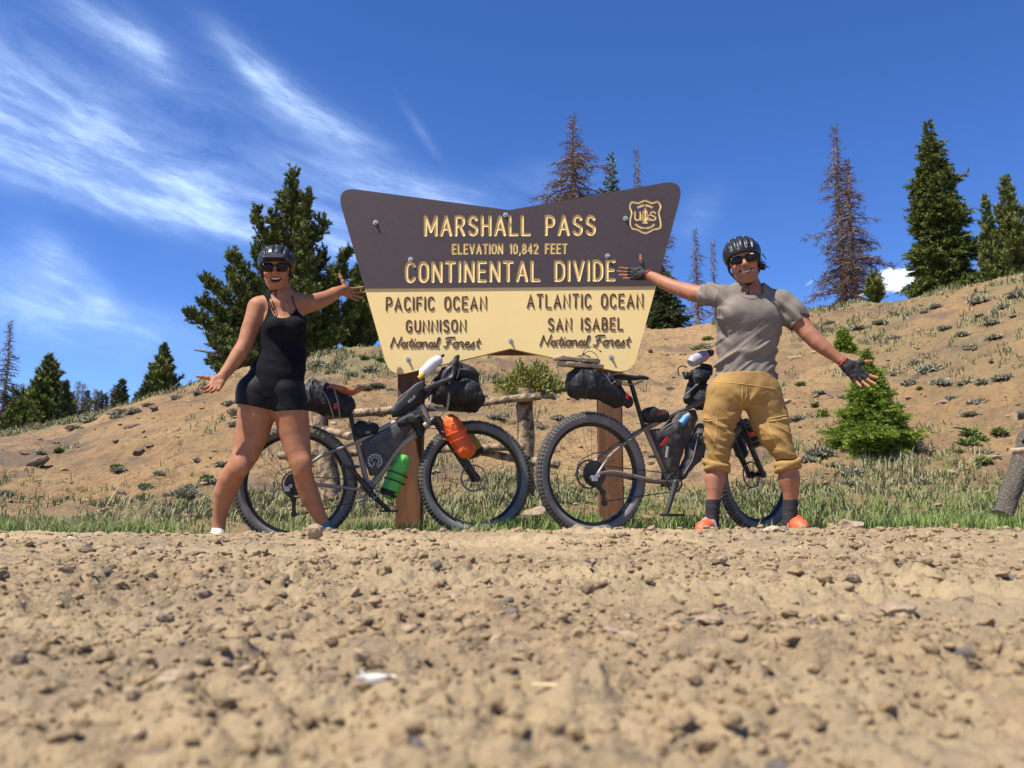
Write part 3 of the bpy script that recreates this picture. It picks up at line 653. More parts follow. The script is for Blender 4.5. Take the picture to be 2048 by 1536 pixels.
tag(sh, 'yellow green leafy shrub on the slope beneath the notch of the sign', 'shrub')
g_ = clump_mesh('green_tuft', r, 260, .09, 'grass', .9, .06); first = True
for (px, py) in [(1960, 880), (1940, 870), (1935, 890), (1920, 905), (2000, 870), (1840, 780), (234, 938), (290, 975), (415, 960), (118, 905), (1600, 770), (1965, 925), (730, 718), (760, 722), (1000, 770), (1395, 700), (1415, 680), (1385, 720), (1630, 815)]:
    o = g_ if first else g_.copy()
    if not first: COL.objects.link(o)
    first = False; p = on_ground(px, py); o.location = tuple(p); q = r.uniform(.35, .8); o.scale = (q * 1.3, q, q * .7); o.rotation_euler = (0, 0, r.uniform(0, 6.28))
    tag(o, 'small green grass tuft on the bare slope', 'grass tuft', 'green tufts dotted over the slope')

# ------------------------------------------------------------------ trees
def conifer(name, label, px, top, base, Y, L, R, m='spruce', n=170, seed=1, style='spruce', dense=1.0, needle=.07, twig=.34, group=None, nw=.155, zb=None, bark='bark', lean=0.0, tw_r=1.0, lo=.0):
    """L, R: half widths in picture pixels at even steps from the tip down"""
    r = np.random.default_rng(seed); p0 = W(px, base, Y); zt = W(px, top, Y)[2]; zlow = p0[2]; gzz = gz(p0[0], Y).item() if zb is None else zb
    root = thing(name, label, 'tree', (p0[0], Y, gzz), group); s = Y / F; hgt = zt - zlow
    ts = np.linspace(0, 1, len(L)); Lm, Rm = np.array(L) * s, np.array(R) * s
    x0 = p0[0] - lean * hgt; rad = max(.018 * (zt - gzz), .02)
    mb = MB(); npt = 9; tp = [np.array([x0 + lean * (zt - gzz) * q + .03 * math.sin(q * 9 + seed) * min(1, hgt * .2), Y, gzz - .1 + (zt - gzz + .06) * q]) for q in np.linspace(0, 1, npt)]
    mb.tube(tp, list(np.linspace(rad, rad * .12, npt)), 8)
    dead = style == 'dead'; O, D, LN, TT = [], [], [], []; limb = 0
    for b in range(n):
        t = lo + (1 - lo) * ((b + r.random()) / n) ** (.8 if not dead else .9); az = b * 2.399963 + r.normal() * .35; c, sn = math.cos(az), math.sin(az)
        lx = np.interp(t, ts, Rm if c > 0 else Lm); lm = .5 * (np.interp(t, ts, Rm) + np.interp(t, ts, Lm)); ln = math.sqrt((c * lx) ** 2 + (sn * lm) ** 2)
        ln *= (r.uniform(.55, 1.10) * (1 + .16 * math.sin(t * 34 + seed) + .14 * noise2(t * 9, az * .8, seed).item())) if not dead else r.choice([.2, .35, .5, .8, 1.1]) * (1 + .3 * noise2(t * 11, az, seed).item())
        if ln < .03: ln = .03
        z0 = zt - t * hgt; sx = x0 + lean * (z0 - gzz + .1)
        if style == 'pine': up0, up1 = .35, .55
        elif dead: up0, up1 = .10, -.28
        else: up0, up1 = (.5 - .75 * t), (-.22 + .1 * (1 - t))
        k = 7; q = np.linspace(0, 1, k); dz = (up0 * q + (up1 if style == 'pine' else up1) * q * q + (.16 * q ** 4 if style == 'spruce' else 0)) * ln
        if style == 'pine': z0 -= .42 * ln
        wob = r.normal(size=(k, 3)) * .03 * ln; wob[0] = 0
        Pt = np.stack([sx + c * ln * q, Y + sn * ln * q, z0 + dz], 1) + wob
        if ln > .12: mb.tube(Pt[::2], list(np.linspace(min(.022 + .014 * ln, rad * .5), .005, len(Pt[::2]))), 5 if ln > .5 else 4, cap=False)
        # twigs along the limb, twigs of twigs
        nt = max(3, int(ln / twig * (9 if not dead else 7) * dense)); 
        for j in range(nt):
            q1 = (.12 + .88 * (j + r.random()) / nt) if not dead else (.2 + .8 * (j + r.random()) / nt); i0 = min(int(q1 * (k - 1)), k - 2); f = q1 * (k - 1) - i0; P1 = Pt[i0] * (1 - f) + Pt[i0 + 1] * f
            td = unit(Pt[i0 + 1] - Pt[i0]); side = np.array([-td[1], td[0], 0]) * (1 if j % 2 else -1)
            if style == 'pine': dv = unit(td * .55 + side * r.uniform(-.2, .9) + np.array([0, 0, r.uniform(.2, 1.0)]))
            elif dead: dv = unit(td * .6 + side * r.uniform(.3, 1) + np.array([0, 0, r.uniform(-.8, .35)]))
            else: dv = unit(td * .75 + side * r.uniform(.3, 1) + np.array([0, 0, r.uniform(-.3, .25)]))
            tl = min(twig, .55 * ln * (1.15 - q1) + .06) * r.uniform(.6, 1.15)
            O.append(P1); D.append(dv); LN.append(tl); TT.append(q1)
            if style != 'pine' and tl > .15 and r.random() < .7:
                for sg in (-1, 1):
                    O.append(P1 + dv * tl * r.uniform(.25, .6)); D.append(unit(dv * .6 + sg * np.array([-dv[1], dv[0], 0]) * .7 + np.array([0, 0, r.uniform(-.3, .15)]))); LN.append(tl * .55); TT.append(q1)
        O.append(Pt[-2]); D.append(unit(Pt[-1] - Pt[-2])); LN.append(min(twig, ln * .4)); TT.append(1.0)
    O, D, LN, TT = map(np.array, (O, D, LN, TT)); nT = len(O)
    # needles
    if dead: per = np.maximum(2, (LN / .035 * .9)).astype(int)
    else: per = np.maximum(5, (LN / needle * (12 if style == 'pine' else 9.5) * tw_r)).astype(int)
    idx = np.repeat(np.arange(nT), per); N = len(idx); a = r.random(N)
    rv = r.normal(size=(N, 3)); dd = D[idx]; rv -= dd * (rv * dd).sum(1)[:, None]; rv /= np.linalg.norm(rv, axis=1)[:, None]
    if dead: nd = dd * .7 + rv * .75; nl = needle * (.7 + 1.8 * r.random(N)); wd = .0045 + .003 * r.random(N)
    elif style == 'pine': nd = dd * .75 + rv * .65; nl = needle * (.8 + .6 * r.random(N)); wd = needle * .15
    else: nd = dd * .8 + rv * .6; nl = needle * (.65 + .6 * r.random(N)); wd = needle * nw
    nd /= np.linalg.norm(nd, axis=1)[:, None]; cr = np.cross(nd, r.normal(size=(N, 3))); cr /= np.linalg.norm(cr, axis=1)[:, None]
    B = O[idx] + dd * (a * LN[idx])[:, None]; wd = (wd * np.ones(N))[:, None]
    Vn = np.stack([B - cr * wd, B + cr * wd, B + nd * nl[:, None]], 1).reshape(-1, 3)
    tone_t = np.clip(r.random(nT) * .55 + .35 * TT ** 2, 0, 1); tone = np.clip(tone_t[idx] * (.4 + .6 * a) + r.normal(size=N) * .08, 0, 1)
    if dead:                                                    # bare twigs as thin slivers
        tone = np.clip((.15 + .6 * (TT[idx] > .75)) * r.random(N) * 1.4, 0, 1)
        c2 = np.cross(D, r.normal(size=(nT, 3))); c2 /= np.linalg.norm(c2, axis=1)[:, None]
        Vt = np.stack([O - c2 * .007, O + c2 * .007, O + D * LN[:, None]], 1).reshape(-1, 3); Vn = np.concatenate([Vn, Vt]); tone = np.concatenate([tone, np.full(nT, .15)])
    mb.build('trunk', MT[bark], root)
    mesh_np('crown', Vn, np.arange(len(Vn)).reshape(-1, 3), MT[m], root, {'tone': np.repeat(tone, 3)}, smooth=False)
    return root

# large spreading pine behind the woman: three leaders and long side limbs of one tree
def pine_multi(label, stems, base, Y, seed, px0, m='pine', name='pine_tree', needle=.092, per=27):
    """stems: (px_tip, py_tip, px_root, py_root, spread px) limbs that carry upright tufts"""
    r = np.random.default_rng(seed); g0 = W(px0, base, Y); zg = gz(g0[0], Y).item(); root = thing(name, label, 'tree', (g0[0], Y, zg)); s = Y / F; mb = MB(); O, D, LN, TN = [], [], [], []
    ztop = max(W(a[0], a[1], Y)[2] for a in stems); xm = g0[0]
    mb.tube([np.array([xm, Y, zg - .1]), np.array([xm + .05, Y, zg + .45 * (ztop - zg)]), np.array([W(stems[0][0], 0, Y)[0], Y, ztop - .1])], [.12, .07, .015], 9)
    for (tx, ty, rx, ry, sw, dy) in stems:
        A = W(rx, ry, Y); A[1] = Y; B = W(tx, ty, Y); B[1] = Y + dy; ln = np.linalg.norm(B - A); k = 9; q = np.linspace(0, 1, k)[:, None]
        sag = np.array([0, 0, -.10 * ln]) * np.sin(math.pi * q) ; Pt = A * (1 - q) + B * q + sag; mb.tube(Pt, list(np.linspace(.012 + .010 * ln, .006, k)), 6)
        nb = max(4, int(ln / .056)); spread = sw * s
        for j in range(nb):
            q1 = .10 + .90 * (j + r.random()) / nb; P1 = A * (1 - q1) + B * q1 + np.array([0, 0, -.10 * ln * math.sin(math.pi * q1)])
            for _ in range(2):
                dv = unit(unit(B - A) * .5 + r.normal(size=3) * .65 + np.array([0, 0, .35])); bl = spread * r.uniform(.35, 1.05) * (1.15 - q1 * .75)
                P2 = P1 + dv * bl + np.array([0, 0, .2 * bl]); mb.tube([P1, P1 * .5 + P2 * .5 - [0, 0, .05 * bl], P2], [.014, .010, .005], 4, cap=False)
                nt = max(4, int(bl / .045))
                for i in range(nt):
                    f = .3 + .7 * (i + r.random()) / nt; O.append(P1 + (P2 - P1) * f + r.normal(size=3) * .035); D.append(unit(dv * .45 + np.array([0, 0, .75]) + r.normal(size=3) * .4)); LN.append(r.uniform(.10, .20)); TN.append(r.random())
    O, D, LN, TN = map(np.array, (O, D, LN, TN)); nT = len(O); idx = np.repeat(np.arange(nT), per); N = len(idx); a = r.random(N)
    rv = r.normal(size=(N, 3)); dd = D[idx]; rv -= dd * (rv * dd).sum(1)[:, None]; rv /= np.linalg.norm(rv, axis=1)[:, None]; nd = dd * .8 + rv * .62; nd /= np.linalg.norm(nd, axis=1)[:, None]
    cr = np.cross(nd, r.normal(size=(N, 3))); cr /= np.linalg.norm(cr, axis=1)[:, None]; Bp = O[idx] + dd * (a * LN[idx])[:, None]
    Vn = np.stack([Bp - cr * needle * .14, Bp + cr * needle * .14, Bp + nd * (needle * (.7 + .5 * r.random(N)))[:, None]], 1).reshape(-1, 3)
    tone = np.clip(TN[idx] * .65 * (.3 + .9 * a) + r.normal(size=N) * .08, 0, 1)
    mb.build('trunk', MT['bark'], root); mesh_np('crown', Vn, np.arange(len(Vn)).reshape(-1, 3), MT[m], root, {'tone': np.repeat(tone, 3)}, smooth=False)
    return root
pine_multi('big spreading dark green pine on the crest behind the woman', [
    (585, 352, 592, 470, 34, 0), (560, 385, 590, 480, 26, .3), (622, 400, 595, 490, 26, -.3), (642, 440, 596, 520, 26, .2), (548, 440, 592, 520, 30, -.3), (600, 420, 592, 560, 40, .3),
    (512, 428, 575, 590, 26, 0), (500, 490, 570, 620, 28, .4), (476, 520, 570, 640, 30, -.4), (545, 500, 590, 600, 34, .5), (640, 500, 598, 600, 30, .5), (630, 540, 596, 640, 36, -.4),
    (448, 540, 570, 660, 32, .5), (420, 570, 570, 670, 32, -.3), (395, 600, 570, 680, 30, .2), (392, 640, 570, 700, 28, -.5), (430, 620, 575, 690, 36, .7), (480, 580, 580, 680, 40, -.6), (520, 560, 585, 680, 40, .8), (415, 662, 575, 700, 24, 0),
    (698, 508, 600, 620, 24, 0), (690, 545, 600, 640, 26, .3), (668, 570, 600, 660, 30, -.3), (694, 610, 602, 690, 28, .4), (700, 645, 602, 700, 26, 0), (690, 680, 602, 725, 24, -.4), (660, 640, 600, 700, 36, .6), (640, 600, 598, 690, 40, -.7), (640, 690, 600, 730, 30, .5),
    (560, 620, 588, 700, 44, .9), (475, 610, 575, 690, 34, .2), (505, 650, 580, 710, 36, -.2), (455, 665, 570, 705, 30, .4), (538, 470, 588, 560, 30, .2), (580, 500, 592, 600, 36, .6), (620, 480, 596, 590, 32, -.5), (665, 610, 600, 690, 32, .1), (600, 600, 592, 700, 44, -.9), (540, 680, 585, 730, 40, .6), (470, 680, 580, 725, 32, .8)], 735, 19.2, 3, 592)
pine_multi('low pine bough clump below the big pine beside the woman\'s hand', [(425, 690, 500, 745, 24, 0), (415, 720, 500, 755, 22, .2), (440, 745, 500, 765, 20, 0), (455, 705, 505, 750, 26, .3), (480, 700, 515, 755, 26, -.3), (505, 720, 520, 760, 22, 0)], 765, 17.6, 4, 505)
conifer('pine_tree', 'narrow green pine half hidden behind the left edge of the sign', 712, 530, 700, 20.5, [3, 18, 22, 34, 36, 36], [3, 16, 24, 40, 60, 60], 'pine', 190, 21, 'pine', .7, .09, .28)
conifer('spruce_tree', 'lone tapering spruce standing on the left hill crest', 322, 690, 805, 21, [2, 9, 20, 24, 32, 34], [2, 10, 16, 26, 32, 34], 'pine', 150, 22, 'pine', .8, .085, .26)
conifer('spruce_tree', 'small bushy sapling left of the lone crest spruce', 292, 768, 812, 20.5, [2, 10, 16, 22], [2, 12, 18, 22], 'far_spruce', 60, 23, 'pine', .8, .08, .24)
conifer('spruce_tree', 'tallest bushy green spruce at the left end of the crest', 88, 712, 868, 24, [3, 16, 24, 34, 58, 78, 84], [3, 16, 26, 30, 40, 60, 66], 'pine', 230, 24, 'pine', .7, .10, .34)
conifer('spruce_tree', 'leaning side spruce at the right of the tallest left spruce', 126, 764, 850, 23.4, [2, 8, 14, 18], [2, 8, 12, 20], 'far_spruce', 80, 25, 'pine', .8, .09, .26)
conifer('spruce_tree', 'round low spruce bush at the crest below the tallest left spruce', 40, 800, 872, 22, [4, 22, 34, 44], [4, 20, 30, 38], 'pine', 90, 26, 'pine', .8, .09, .3)
conifer('dead_spruce', 'dead brown spruce cut by the left edge of the photo', 2, 640, 880, 23, [2, 14, 22, 28, 36, 42], [2, 10, 22, 30, 40, 46], 'dead_twig', 170, 27, 'dead', 1.1, .06, .34, bark='grey_bark')
conifer('dead_spruce', 'small dead spruce between the left edge tree and the tallest spruce', 36, 765, 870, 27, [1, 8, 12, 16], [1, 8, 12, 16], 'dead_twig', 70, 28, 'dead', 1.3, .06, .3, bark='grey_bark')
far = [(151, 762, 'dead'), (161, 766, 'dead'), (170, 782, 'far'), (187, 777, 'dead'), (196, 784, 'far'), (207, 788, 'far'), (221, 774, 'dead'), (228, 770, 'far'), (281, 775, 'dead'), (140, 785, 'far'), (266, 800, 'far')]
lbs = ['first thin dead spruce right of the tallest left spruce', 'second thin dead spruce beside the leaning side spruce', 'small dark spruce in front of the two thin dead spruces', 'dead spruce in the middle of the far left row', 'dark spruce behind the middle of the far left row', 'short dark spruce right of the middle dead spruce', 'thin dead spruce left of the last far green spruce', 'slim green spruce beside the last far green spruce', 'tiny bare dead tree left of the crest sapling', 'low far spruce behind the leaning side spruce', 'tiny spruce tip showing just above the left crest']
for k, (px, top, ty) in enumerate(far):
    conifer('dead_spruce' if ty == 'dead' else 'spruce_tree', lbs[k], px, top, 850, 32 + 2.2 * (k % 3), [1, 5, 8, 11, 14], [1, 5, 8, 11, 14], 'dead_twig' if ty == 'dead' else 'far_spruce', 80, 40 + k, 'dead' if ty == 'dead' else 'spruce', 1.0, .10, .36, bark='grey_bark')
conifer('spruce_tree', 'last and tallest green spruce of the far left row', 240, 760, 835, 27, [2, 8, 13, 18, 20], [2, 8, 13, 16, 22], 'far_spruce', 130, 55, 'spruce', 1.0, .085, .32)
conifer('dead_spruce', 'tall reddish dead spruce rising behind the sign\'s right half', 1150, 228, 660, 24, [3, 22, 44, 72, 86, 80, 80, 80, 80], [4, 26, 66, 56, 84, 60, 60, 60, 60], 'dead_twig', 360, 60, 'dead', 1.1, .07, .42, bark='grey_bark')
conifer('dead_spruce', 'short dead snag left of the tall reddish dead spruce', 1093, 372, 660, 24.5, [1, 20, 24, 24, 24], [1, 22, 24, 24, 24], 'dead_twig', 110, 61, 'dead', 1.1, .07, .36, bark='grey_bark')
conifer('spruce_tree', 'dark green spruce tip above the sign\'s sloping edge', 1228, 306, 660, 26, [1, 14, 24, 40, 46, 46, 46, 46], [1, 12, 26, 36, 46, 46, 46, 46], 'spruce', 190, 62, 'spruce', .8, .085, .36)
conifer('dead_spruce', 'thin dead spruce tip above the sign right of the green one', 1280, 292, 660, 25, [1, 12, 24, 30, 30, 30], [1, 12, 24, 30, 30, 30], 'dead_twig', 160, 63, 'dead', 1.1, .07, .34, bark='grey_bark')
conifer('dead_spruce', 'dead spruce just right of the sign above the man\'s arm', 1326, 400, 660, 22, [2, 14, 22, 30, 40, 44], [3, 18, 26, 34, 44, 46], 'dead_twig', 190, 64, 'dead', 1.3, .07, .36, bark='grey_bark')
conifer('spruce_tree', 'dense dull green spruce low beside the sign under the man\'s arm', 1328, 548, 662, 21.5, [10, 30, 40, 48], [12, 26, 38, 44], 'far_spruce', 130, 65, 'spruce', 1.0, .08, .34)
conifer('dead_spruce', 'slim dead spruce between the sign and the man', 1396, 456, 652, 24, [1, 6, 16, 18, 24, 24], [1, 7, 18, 22, 24, 24], 'dead_twig', 120, 66, 'dead', .9, .07, .34, bark='grey_bark')
conifer('dead_spruce', 'thinnest dead spruce behind the man\'s shoulder', 1431, 478, 650, 24.5, [1, 4, 7, 10, 14], [1, 4, 8, 10, 14], 'dead_twig', 80, 67, 'dead', 1.0, .06, .3, bark='grey_bark')
conifer('dead_spruce', 'tallest dead spruce right of the man', 1690, 250, 640, 23, [3, 12, 22, 34, 32, 54, 42, 54, 60, 56], [2, 14, 20, 20, 20, 20, 26, 30, 30, 30], 'dead_twig', 300, 68, 'dead', 1.1, .065, .36, bark='grey_bark')
conifer('dead_spruce', 'dead spruce leaning on the tallest dead one right of the man', 1712, 318, 638, 22.6, [2, 10, 14, 20, 20, 26, 30, 30], [3, 24, 36, 44, 56, 66, 68, 36], 'dead_twig', 300, 69, 'dead', 1.1, .065, .36, bark='grey_bark')
conifer('pine_tree', 'tiny green pine sapling in front of the two dead spruces', 1752, 545, 612, 19.6, [3, 12, 22, 20, 5], [3, 10, 22, 28, 8], 'pine', 46, 70, 'pine', .9, .085, .24)
conifer('spruce_tree', 'tall full green spruce on the right crest', 1880, 243, 600, 21, [3, 10, 22, 32, 42, 48, 36, 44, 48, 60], [3, 16, 28, 52, 54, 62, 72, 84, 90, 84], 'spruce', 440, 71, 'spruce', 1.0, .085, .40)
conifer('pine_tree', 'bottlebrush pine cut by the right edge of the photo', 2030, 352, 585, 19.5, [3, 14, 26, 42, 46, 54, 56], [3, 14, 24, 40, 50, 60, 60], 'pine', 200, 72, 'pine', .75, .085, .34)
conifer('pine_tree', 'shorter bottlebrush pine between the full spruce and the edge pine', 1986, 392, 585, 19.8, [3, 12, 16, 26, 34], [2, 10, 18, 24, 30], 'pine', 130, 73, 'pine', .8, .085, .30)
p = on_ground(1745, 893)
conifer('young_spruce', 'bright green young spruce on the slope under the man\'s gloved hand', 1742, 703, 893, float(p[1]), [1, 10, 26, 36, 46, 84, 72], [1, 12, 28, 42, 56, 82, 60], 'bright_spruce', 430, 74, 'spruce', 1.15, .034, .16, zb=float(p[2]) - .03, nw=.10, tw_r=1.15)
p = on_ground(1688, 702)
conifer('young_spruce', 'small yellow green spruce sapling above the man\'s forearm', 1688, 660, 702, float(p[1]), [2, 10, 16, 18], [2, 10, 17, 20], 'bright_spruce', 80, 75, 'spruce', 1.2, .05, .16, zb=float(p[2]) - .03)
p = on_ground(1644, 834)
conifer('young_spruce', 'tiny spruce seedling on the slope right of the man\'s hip', 1644, 822, 834, float(p[1]), [2, 5, 6], [2, 5, 6], 'bright_spruce', 24, 76, 'spruce', 1.2, .03, .07, zb=float(p[2]) - .01)
# ------------------------------------------------------------------ more materials
def M_(k, *a, **kw): MT[k] = mat(*a, **kw)
M_('sign_brown', 'brown_sign_paint', (.062, .045, .045), .55, (.070, .051, .050), 40, 4, .25, 260, bdist=.0006, spec=.45)
M_('sign_yellow', 'cream_yellow_sign_paint', (.90, .68, .29), .6, (.87, .65, .275), 3, 4, .15, 260, bdist=.0005, spec=.35)
M_('letter_brown', 'brown_letter_paint', (.105, .045, .022), .6)
M_('groove_yellow', 'routed_yellow_paint', (.80, .56, .235), .6)
M_('groove_edge', 'routed_groove_wall', (.42, .26, .12), .7)
M_('post', 'stained_timber', (.20, .085, .036), .75, (.12, .05, .022), 6, 6, .5, 40, bdist=.003, stretch=(3, 3, .35), dirt=((.08, .045, .03), .58, .75), dscale=4)
M_('zinc', 'galvanised_steel', (.50, .50, .50), .5, metal=.6)
M_('rubber', 'tyre_rubber', (.040, .038, .036), .85, (.075, .068, .06), 12, 5, .4, 150, bdist=.001, dirt=((.20, .165, .125), .50, .78), dscale=7)
M_('knob', 'tyre_tread_knobs', (.12, .105, .085), .9, (.27, .225, .17), 20, 5)
M_('wall', 'dusty_tyre_sidewall', (.13, .127, .12), .85, (.18, .175, .165), 9, 5, .3, 120, bdist=.0008, dirt=((.23, .20, .16), .52, .8), dscale=9)
M_('black', 'black_anodised', (.014, .014, .015), .38, spec=.5)
M_('satin', 'satin_black_metal', (.022, .022, .024), .45, (.05, .047, .042), 15, 5, dirt=((.12, .10, .08), .6, .85), dscale=10)
M_('spoke', 'black_spoke', (.03, .028, .026), .4, metal=.5)
M_('steel', 'bare_steel', (.26, .25, .235), .45, metal=.7)
M_('frame_silver', 'champagne_frame_paint', (.30, .265, .22), .5, metal=.2, dirt=((.22, .17, .12), .5, .75), dscale=9)
M_('frame_grey', 'bronze_grey_frame_paint', (.24, .21, .175), .5, metal=.2, dirt=((.17, .12, .085), .45, .7), dscale=9)
M_('bag', 'black_nylon_cloth', (.014, .0145, .016), .62, (.022, .022, .024), 12, 5, .35, 90, bdist=.002, spec=.4)
M_('bag_dusty', 'dusty_dark_grey_cloth', (.045, .045, .045), .8, (.085, .08, .072), 8, 6, .5, 60, bdist=.003, dirt=((.15, .13, .105), .5, .75), dscale=7)
M_('strap', 'black_webbing', (.012, .012, .013), .8)
M_('zip', 'grey_zip', (.22, .22, .22), .6)
M_('leather', 'worn_tan_leather', (.30, .085, .030), .42, (.42, .16, .07), 10, 5, .3, 60, bdist=.001)
M_('saddle_black', 'black_saddle', (.018, .018, .019), .5)
M_('orange', 'orange_dry_bag', (.78, .13, .022), .5, (.68, .10, .018), 9, 4, .3, 50, bdist=.004)
M_('green', 'lime_green_dry_bag', (.13, .50, .085), .45, (.10, .42, .07), 9, 4, .3, 50, bdist=.004)
M_('yellow', 'yellow_dry_bag', (.55, .36, .03), .55, (.45, .28, .02), 9, 4, .3, 50, bdist=.003)
M_('red', 'red_label', (.55, .03, .025), .6)
M_('white', 'white_print', (.75, .75, .74), .6)
M_('yprint', 'yellow_print', (.66, .56, .06), .7)
M_('sandal', 'tan_sandal_foam', (.44, .36, .24), .8, (.34, .27, .18), 14, 5, .3, 60)
M_('plastic', 'milky_plastic', (.80, .80, .78), .25, trans=.25, spec=.5)
M_('clear', 'scuffed_clear_plastic', (.55, .53, .55), .25, trans=.35, spec=.5)
M_('blue', 'blue_bottle_label', (.10, .28, .60), .5)
M_('pink', 'pink_bottle_label', (.62, .22, .33), .5)

# ------------------------------------------------------------------ stroke lettering
def arc(cx, cy, rx, ry, a0, a1, n=9):
    return [(cx + rx * math.cos(math.radians(a0 + (a1 - a0) * i / n)), cy + ry * math.sin(math.radians(a0 + (a1 - a0) * i / n))) for i in range(n + 1)]
O_ = arc(.32, .68, .32, .32, 0, 180) + arc(.32, .32, .32, .32, 180, 360) + [(.64, .68)]
GL = {
 'A': (.74, [[(0, 0), (.37, 1), (.74, 0)], [(.13, .33), (.61, .33)]]), 'M': (.84, [[(0, 0), (0, 1), (.42, .2), (.84, 1), (.84, 0)]]),
 'R': (.62, [[(0, 0), (0, 1)], [(0, 1), (.32, 1)] + arc(.34, .75, .27, .25, 90, -90) + [(0, .5)], [(.3, .5), (.62, 0)]]),
 'P': (.60, [[(0, 0), (0, 1)], [(0, 1), (.32, 1)] + arc(.32, .73, .28, .27, 90, -90) + [(0, .46)]]),
 'B': (.60, [[(0, 0), (0, 1)], [(0, 1), (.30, 1)] + arc(.30, .76, .25, .24, 90, -90) + [(0, .52)], [(.3, .52)] + arc(.32, .26, .28, .26, 90, -90) + [(0, 0)]]),
 'S': (.62, [arc(.31, .73, .29, .27, 25, 200, 8) + [(.12, .60), (.48, .44)] + arc(.31, .27, .30, .27, 30, -155, 9)]),
 'H': (.62, [[(0, 0), (0, 1)], [(.62, 0), (.62, 1)], [(0, .52), (.62, .52)]]), 'L': (.56, [[(0, 1), (0, 0), (.56, 0)]]),
 'E': (.56, [[(.56, 1), (0, 1), (0, 0), (.56, 0)], [(0, .52), (.48, .52)]]), 'F': (.54, [[(.54, 1), (0, 1), (0, 0)], [(0, .52), (.45, .52)]]),
 'V': (.72, [[(0, 1), (.36, 0), (.72, 1)]]), 'T': (.64, [[(0, 1), (.64, 1)], [(.32, 1), (.32, 0)]]), 'I': (.0, [[(0, 0), (0, 1)]]), 'O': (.64, [O_]),
 'N': (.66, [[(0, 0), (0, 1), (.66, 0), (.66, 1)]]), 'D': (.64, [[(0, 0), (0, 1)], [(0, 1), (.26, 1)] + arc(.28, .64, .36, .36, 90, 0, 5) + arc(.28, .36, .36, .36, 0, -90, 5) + [(0, 0)]]),
 'C': (.62, [arc(.32, .68, .32, .32, 25, 180, 8) + arc(.32, .32, .32, .32, 180, 335, 8)]),
 'G': (.66, [arc(.32, .68, .32, .32, 25, 180, 8) + arc(.32, .32, .32, .32, 180, 350, 8) + [(.64, .44), (.36, .44)]]),
 'U': (.62, [[(0, 1), (0, .32)] + arc(.31, .31, .31, .31, 180, 360, 8) + [(.62, 1)]]), 'W': (.95, [[(0, 1), (.24, 0), (.475, .8), (.71, 0), (.95, 1)]]),
 'K': (.6, [[(0, 0), (0, 1)], [(.58, 1), (0, .4)], [(.2, .58), (.6, 0)]]), 'Y': (.66, [[(0, 1), (.33, .5), (.66, 1)], [(.33, .5), (.33, 0)]]), 'X': (.64, [[(0, 0), (.64, 1)], [(0, 1), (.64, 0)]]),
 '1': (.16, [[(0, .82), (.16, 1), (.16, 0)]]), '0': (.56, [[(x * .875, y) for x, y in O_]]),
 '8': (.56, [arc(.28, .76, .24, .24, -90, 270, 14), arc(.28, .26, .28, .26, -90, 270, 14)]), '4': (.6, [[(.44, 0), (.44, 1), (0, .3), (.6, .3)]]),
 '2': (.58, [arc(.28, .72, .28, .28, 165, -30, 9) + [(0, 0), (.58, 0)]]), ',': (.1, [[(.1, .06), (.02, -.18)]]), ' ': (.5, []), '.': (.05, [[(0, 0), (.02, .02)]]),
 # brush script, sheared as it is set
 'n_N': (.74, [[(.0, .0), (.10, .98), (.08, .9), (.52, .05), (.52, .1), (.66, 1.02)]]),
 'n_a': (.50, [arc(.18, .2, .15, .2, 50, 400, 12), [(.40, .43), (.36, .06), (.50, .0)]]), 'n_t': (.30, [[(.16, .82), (.12, .12), (.2, .0), (.30, .06)], [(.0, .52), (.32, .56)]]),
 'n_i': (.20, [[(.06, .42), (.05, .08), (.12, .0), (.2, .05)], [(.08, .62), (.09, .64)]]), 'n_o': (.44, [arc(.2, .21, .19, .21, 90, 450, 12) + [(.44, .36)]]),
 'n_n': (.46, [[(.03, .42), (.04, .0)], [(.04, .22)] + arc(.2, .27, .14, .15, 150, 0, 6) + [(.35, .05), (.46, .02)]]),
 'n_l': (.26, [[(.0, .05), (.2, .7), (.19, .98), (.09, .92), (.07, .12), (.16, .0), (.26, .04)]]),
 'n_F': (.62, [[(.0, .84), (.16, .98), (.66, .98)], [(.32, .96), (.22, .1), (.08, -.02), (-.02, .1)], [(.1, .5), (.46, .54)]]),
 'n_r': (.36, [[(.02, .40), (.10, .46), (.24, .40), (.22, .04), (.36, .02)]]), 'n_e': (.42, [[(.04, .2), (.34, .28)] + arc(.2, .26, .15, .18, 0, 190, 7) + [(.12, .03), (.26, -.01), (.42, .08)]]),
 'n_s': (.36, [[(.0, .04), (.22, .46), (.28, .14), (.16, -.02), (.02, .06)]]), 'n_ ': (.34, []),
}
def text_strokes(txt, x0, x1, yb, yt, script=False, slope=0.0):
    """strokes in picture pixels for a line of lettering set from x0 to x1"""
    g = .42 if not script else .03; pre = 'n_' if script else ''
    tot = sum(GL[pre + c][0] for c in txt) + g * (len(txt) - 1); sc = (x1 - x0) / tot; hh = yb - yt; u = 0; out = []
    for c in txt:
        w, st = GL[pre + c]
        for s_ in st:
            py2 = 0
            if script and c not in 'NFlt ': s_ = [(a_, b_ * 1.22) for a_, b_ in s_]
            P = [(x0 + (u + px_) * sc + (.22 * hh * py_ if script else 0), yb - py_ * hh + slope * (u * sc)) for px_, py_ in s_]
            out.append(P)
        u += w + g
    return out

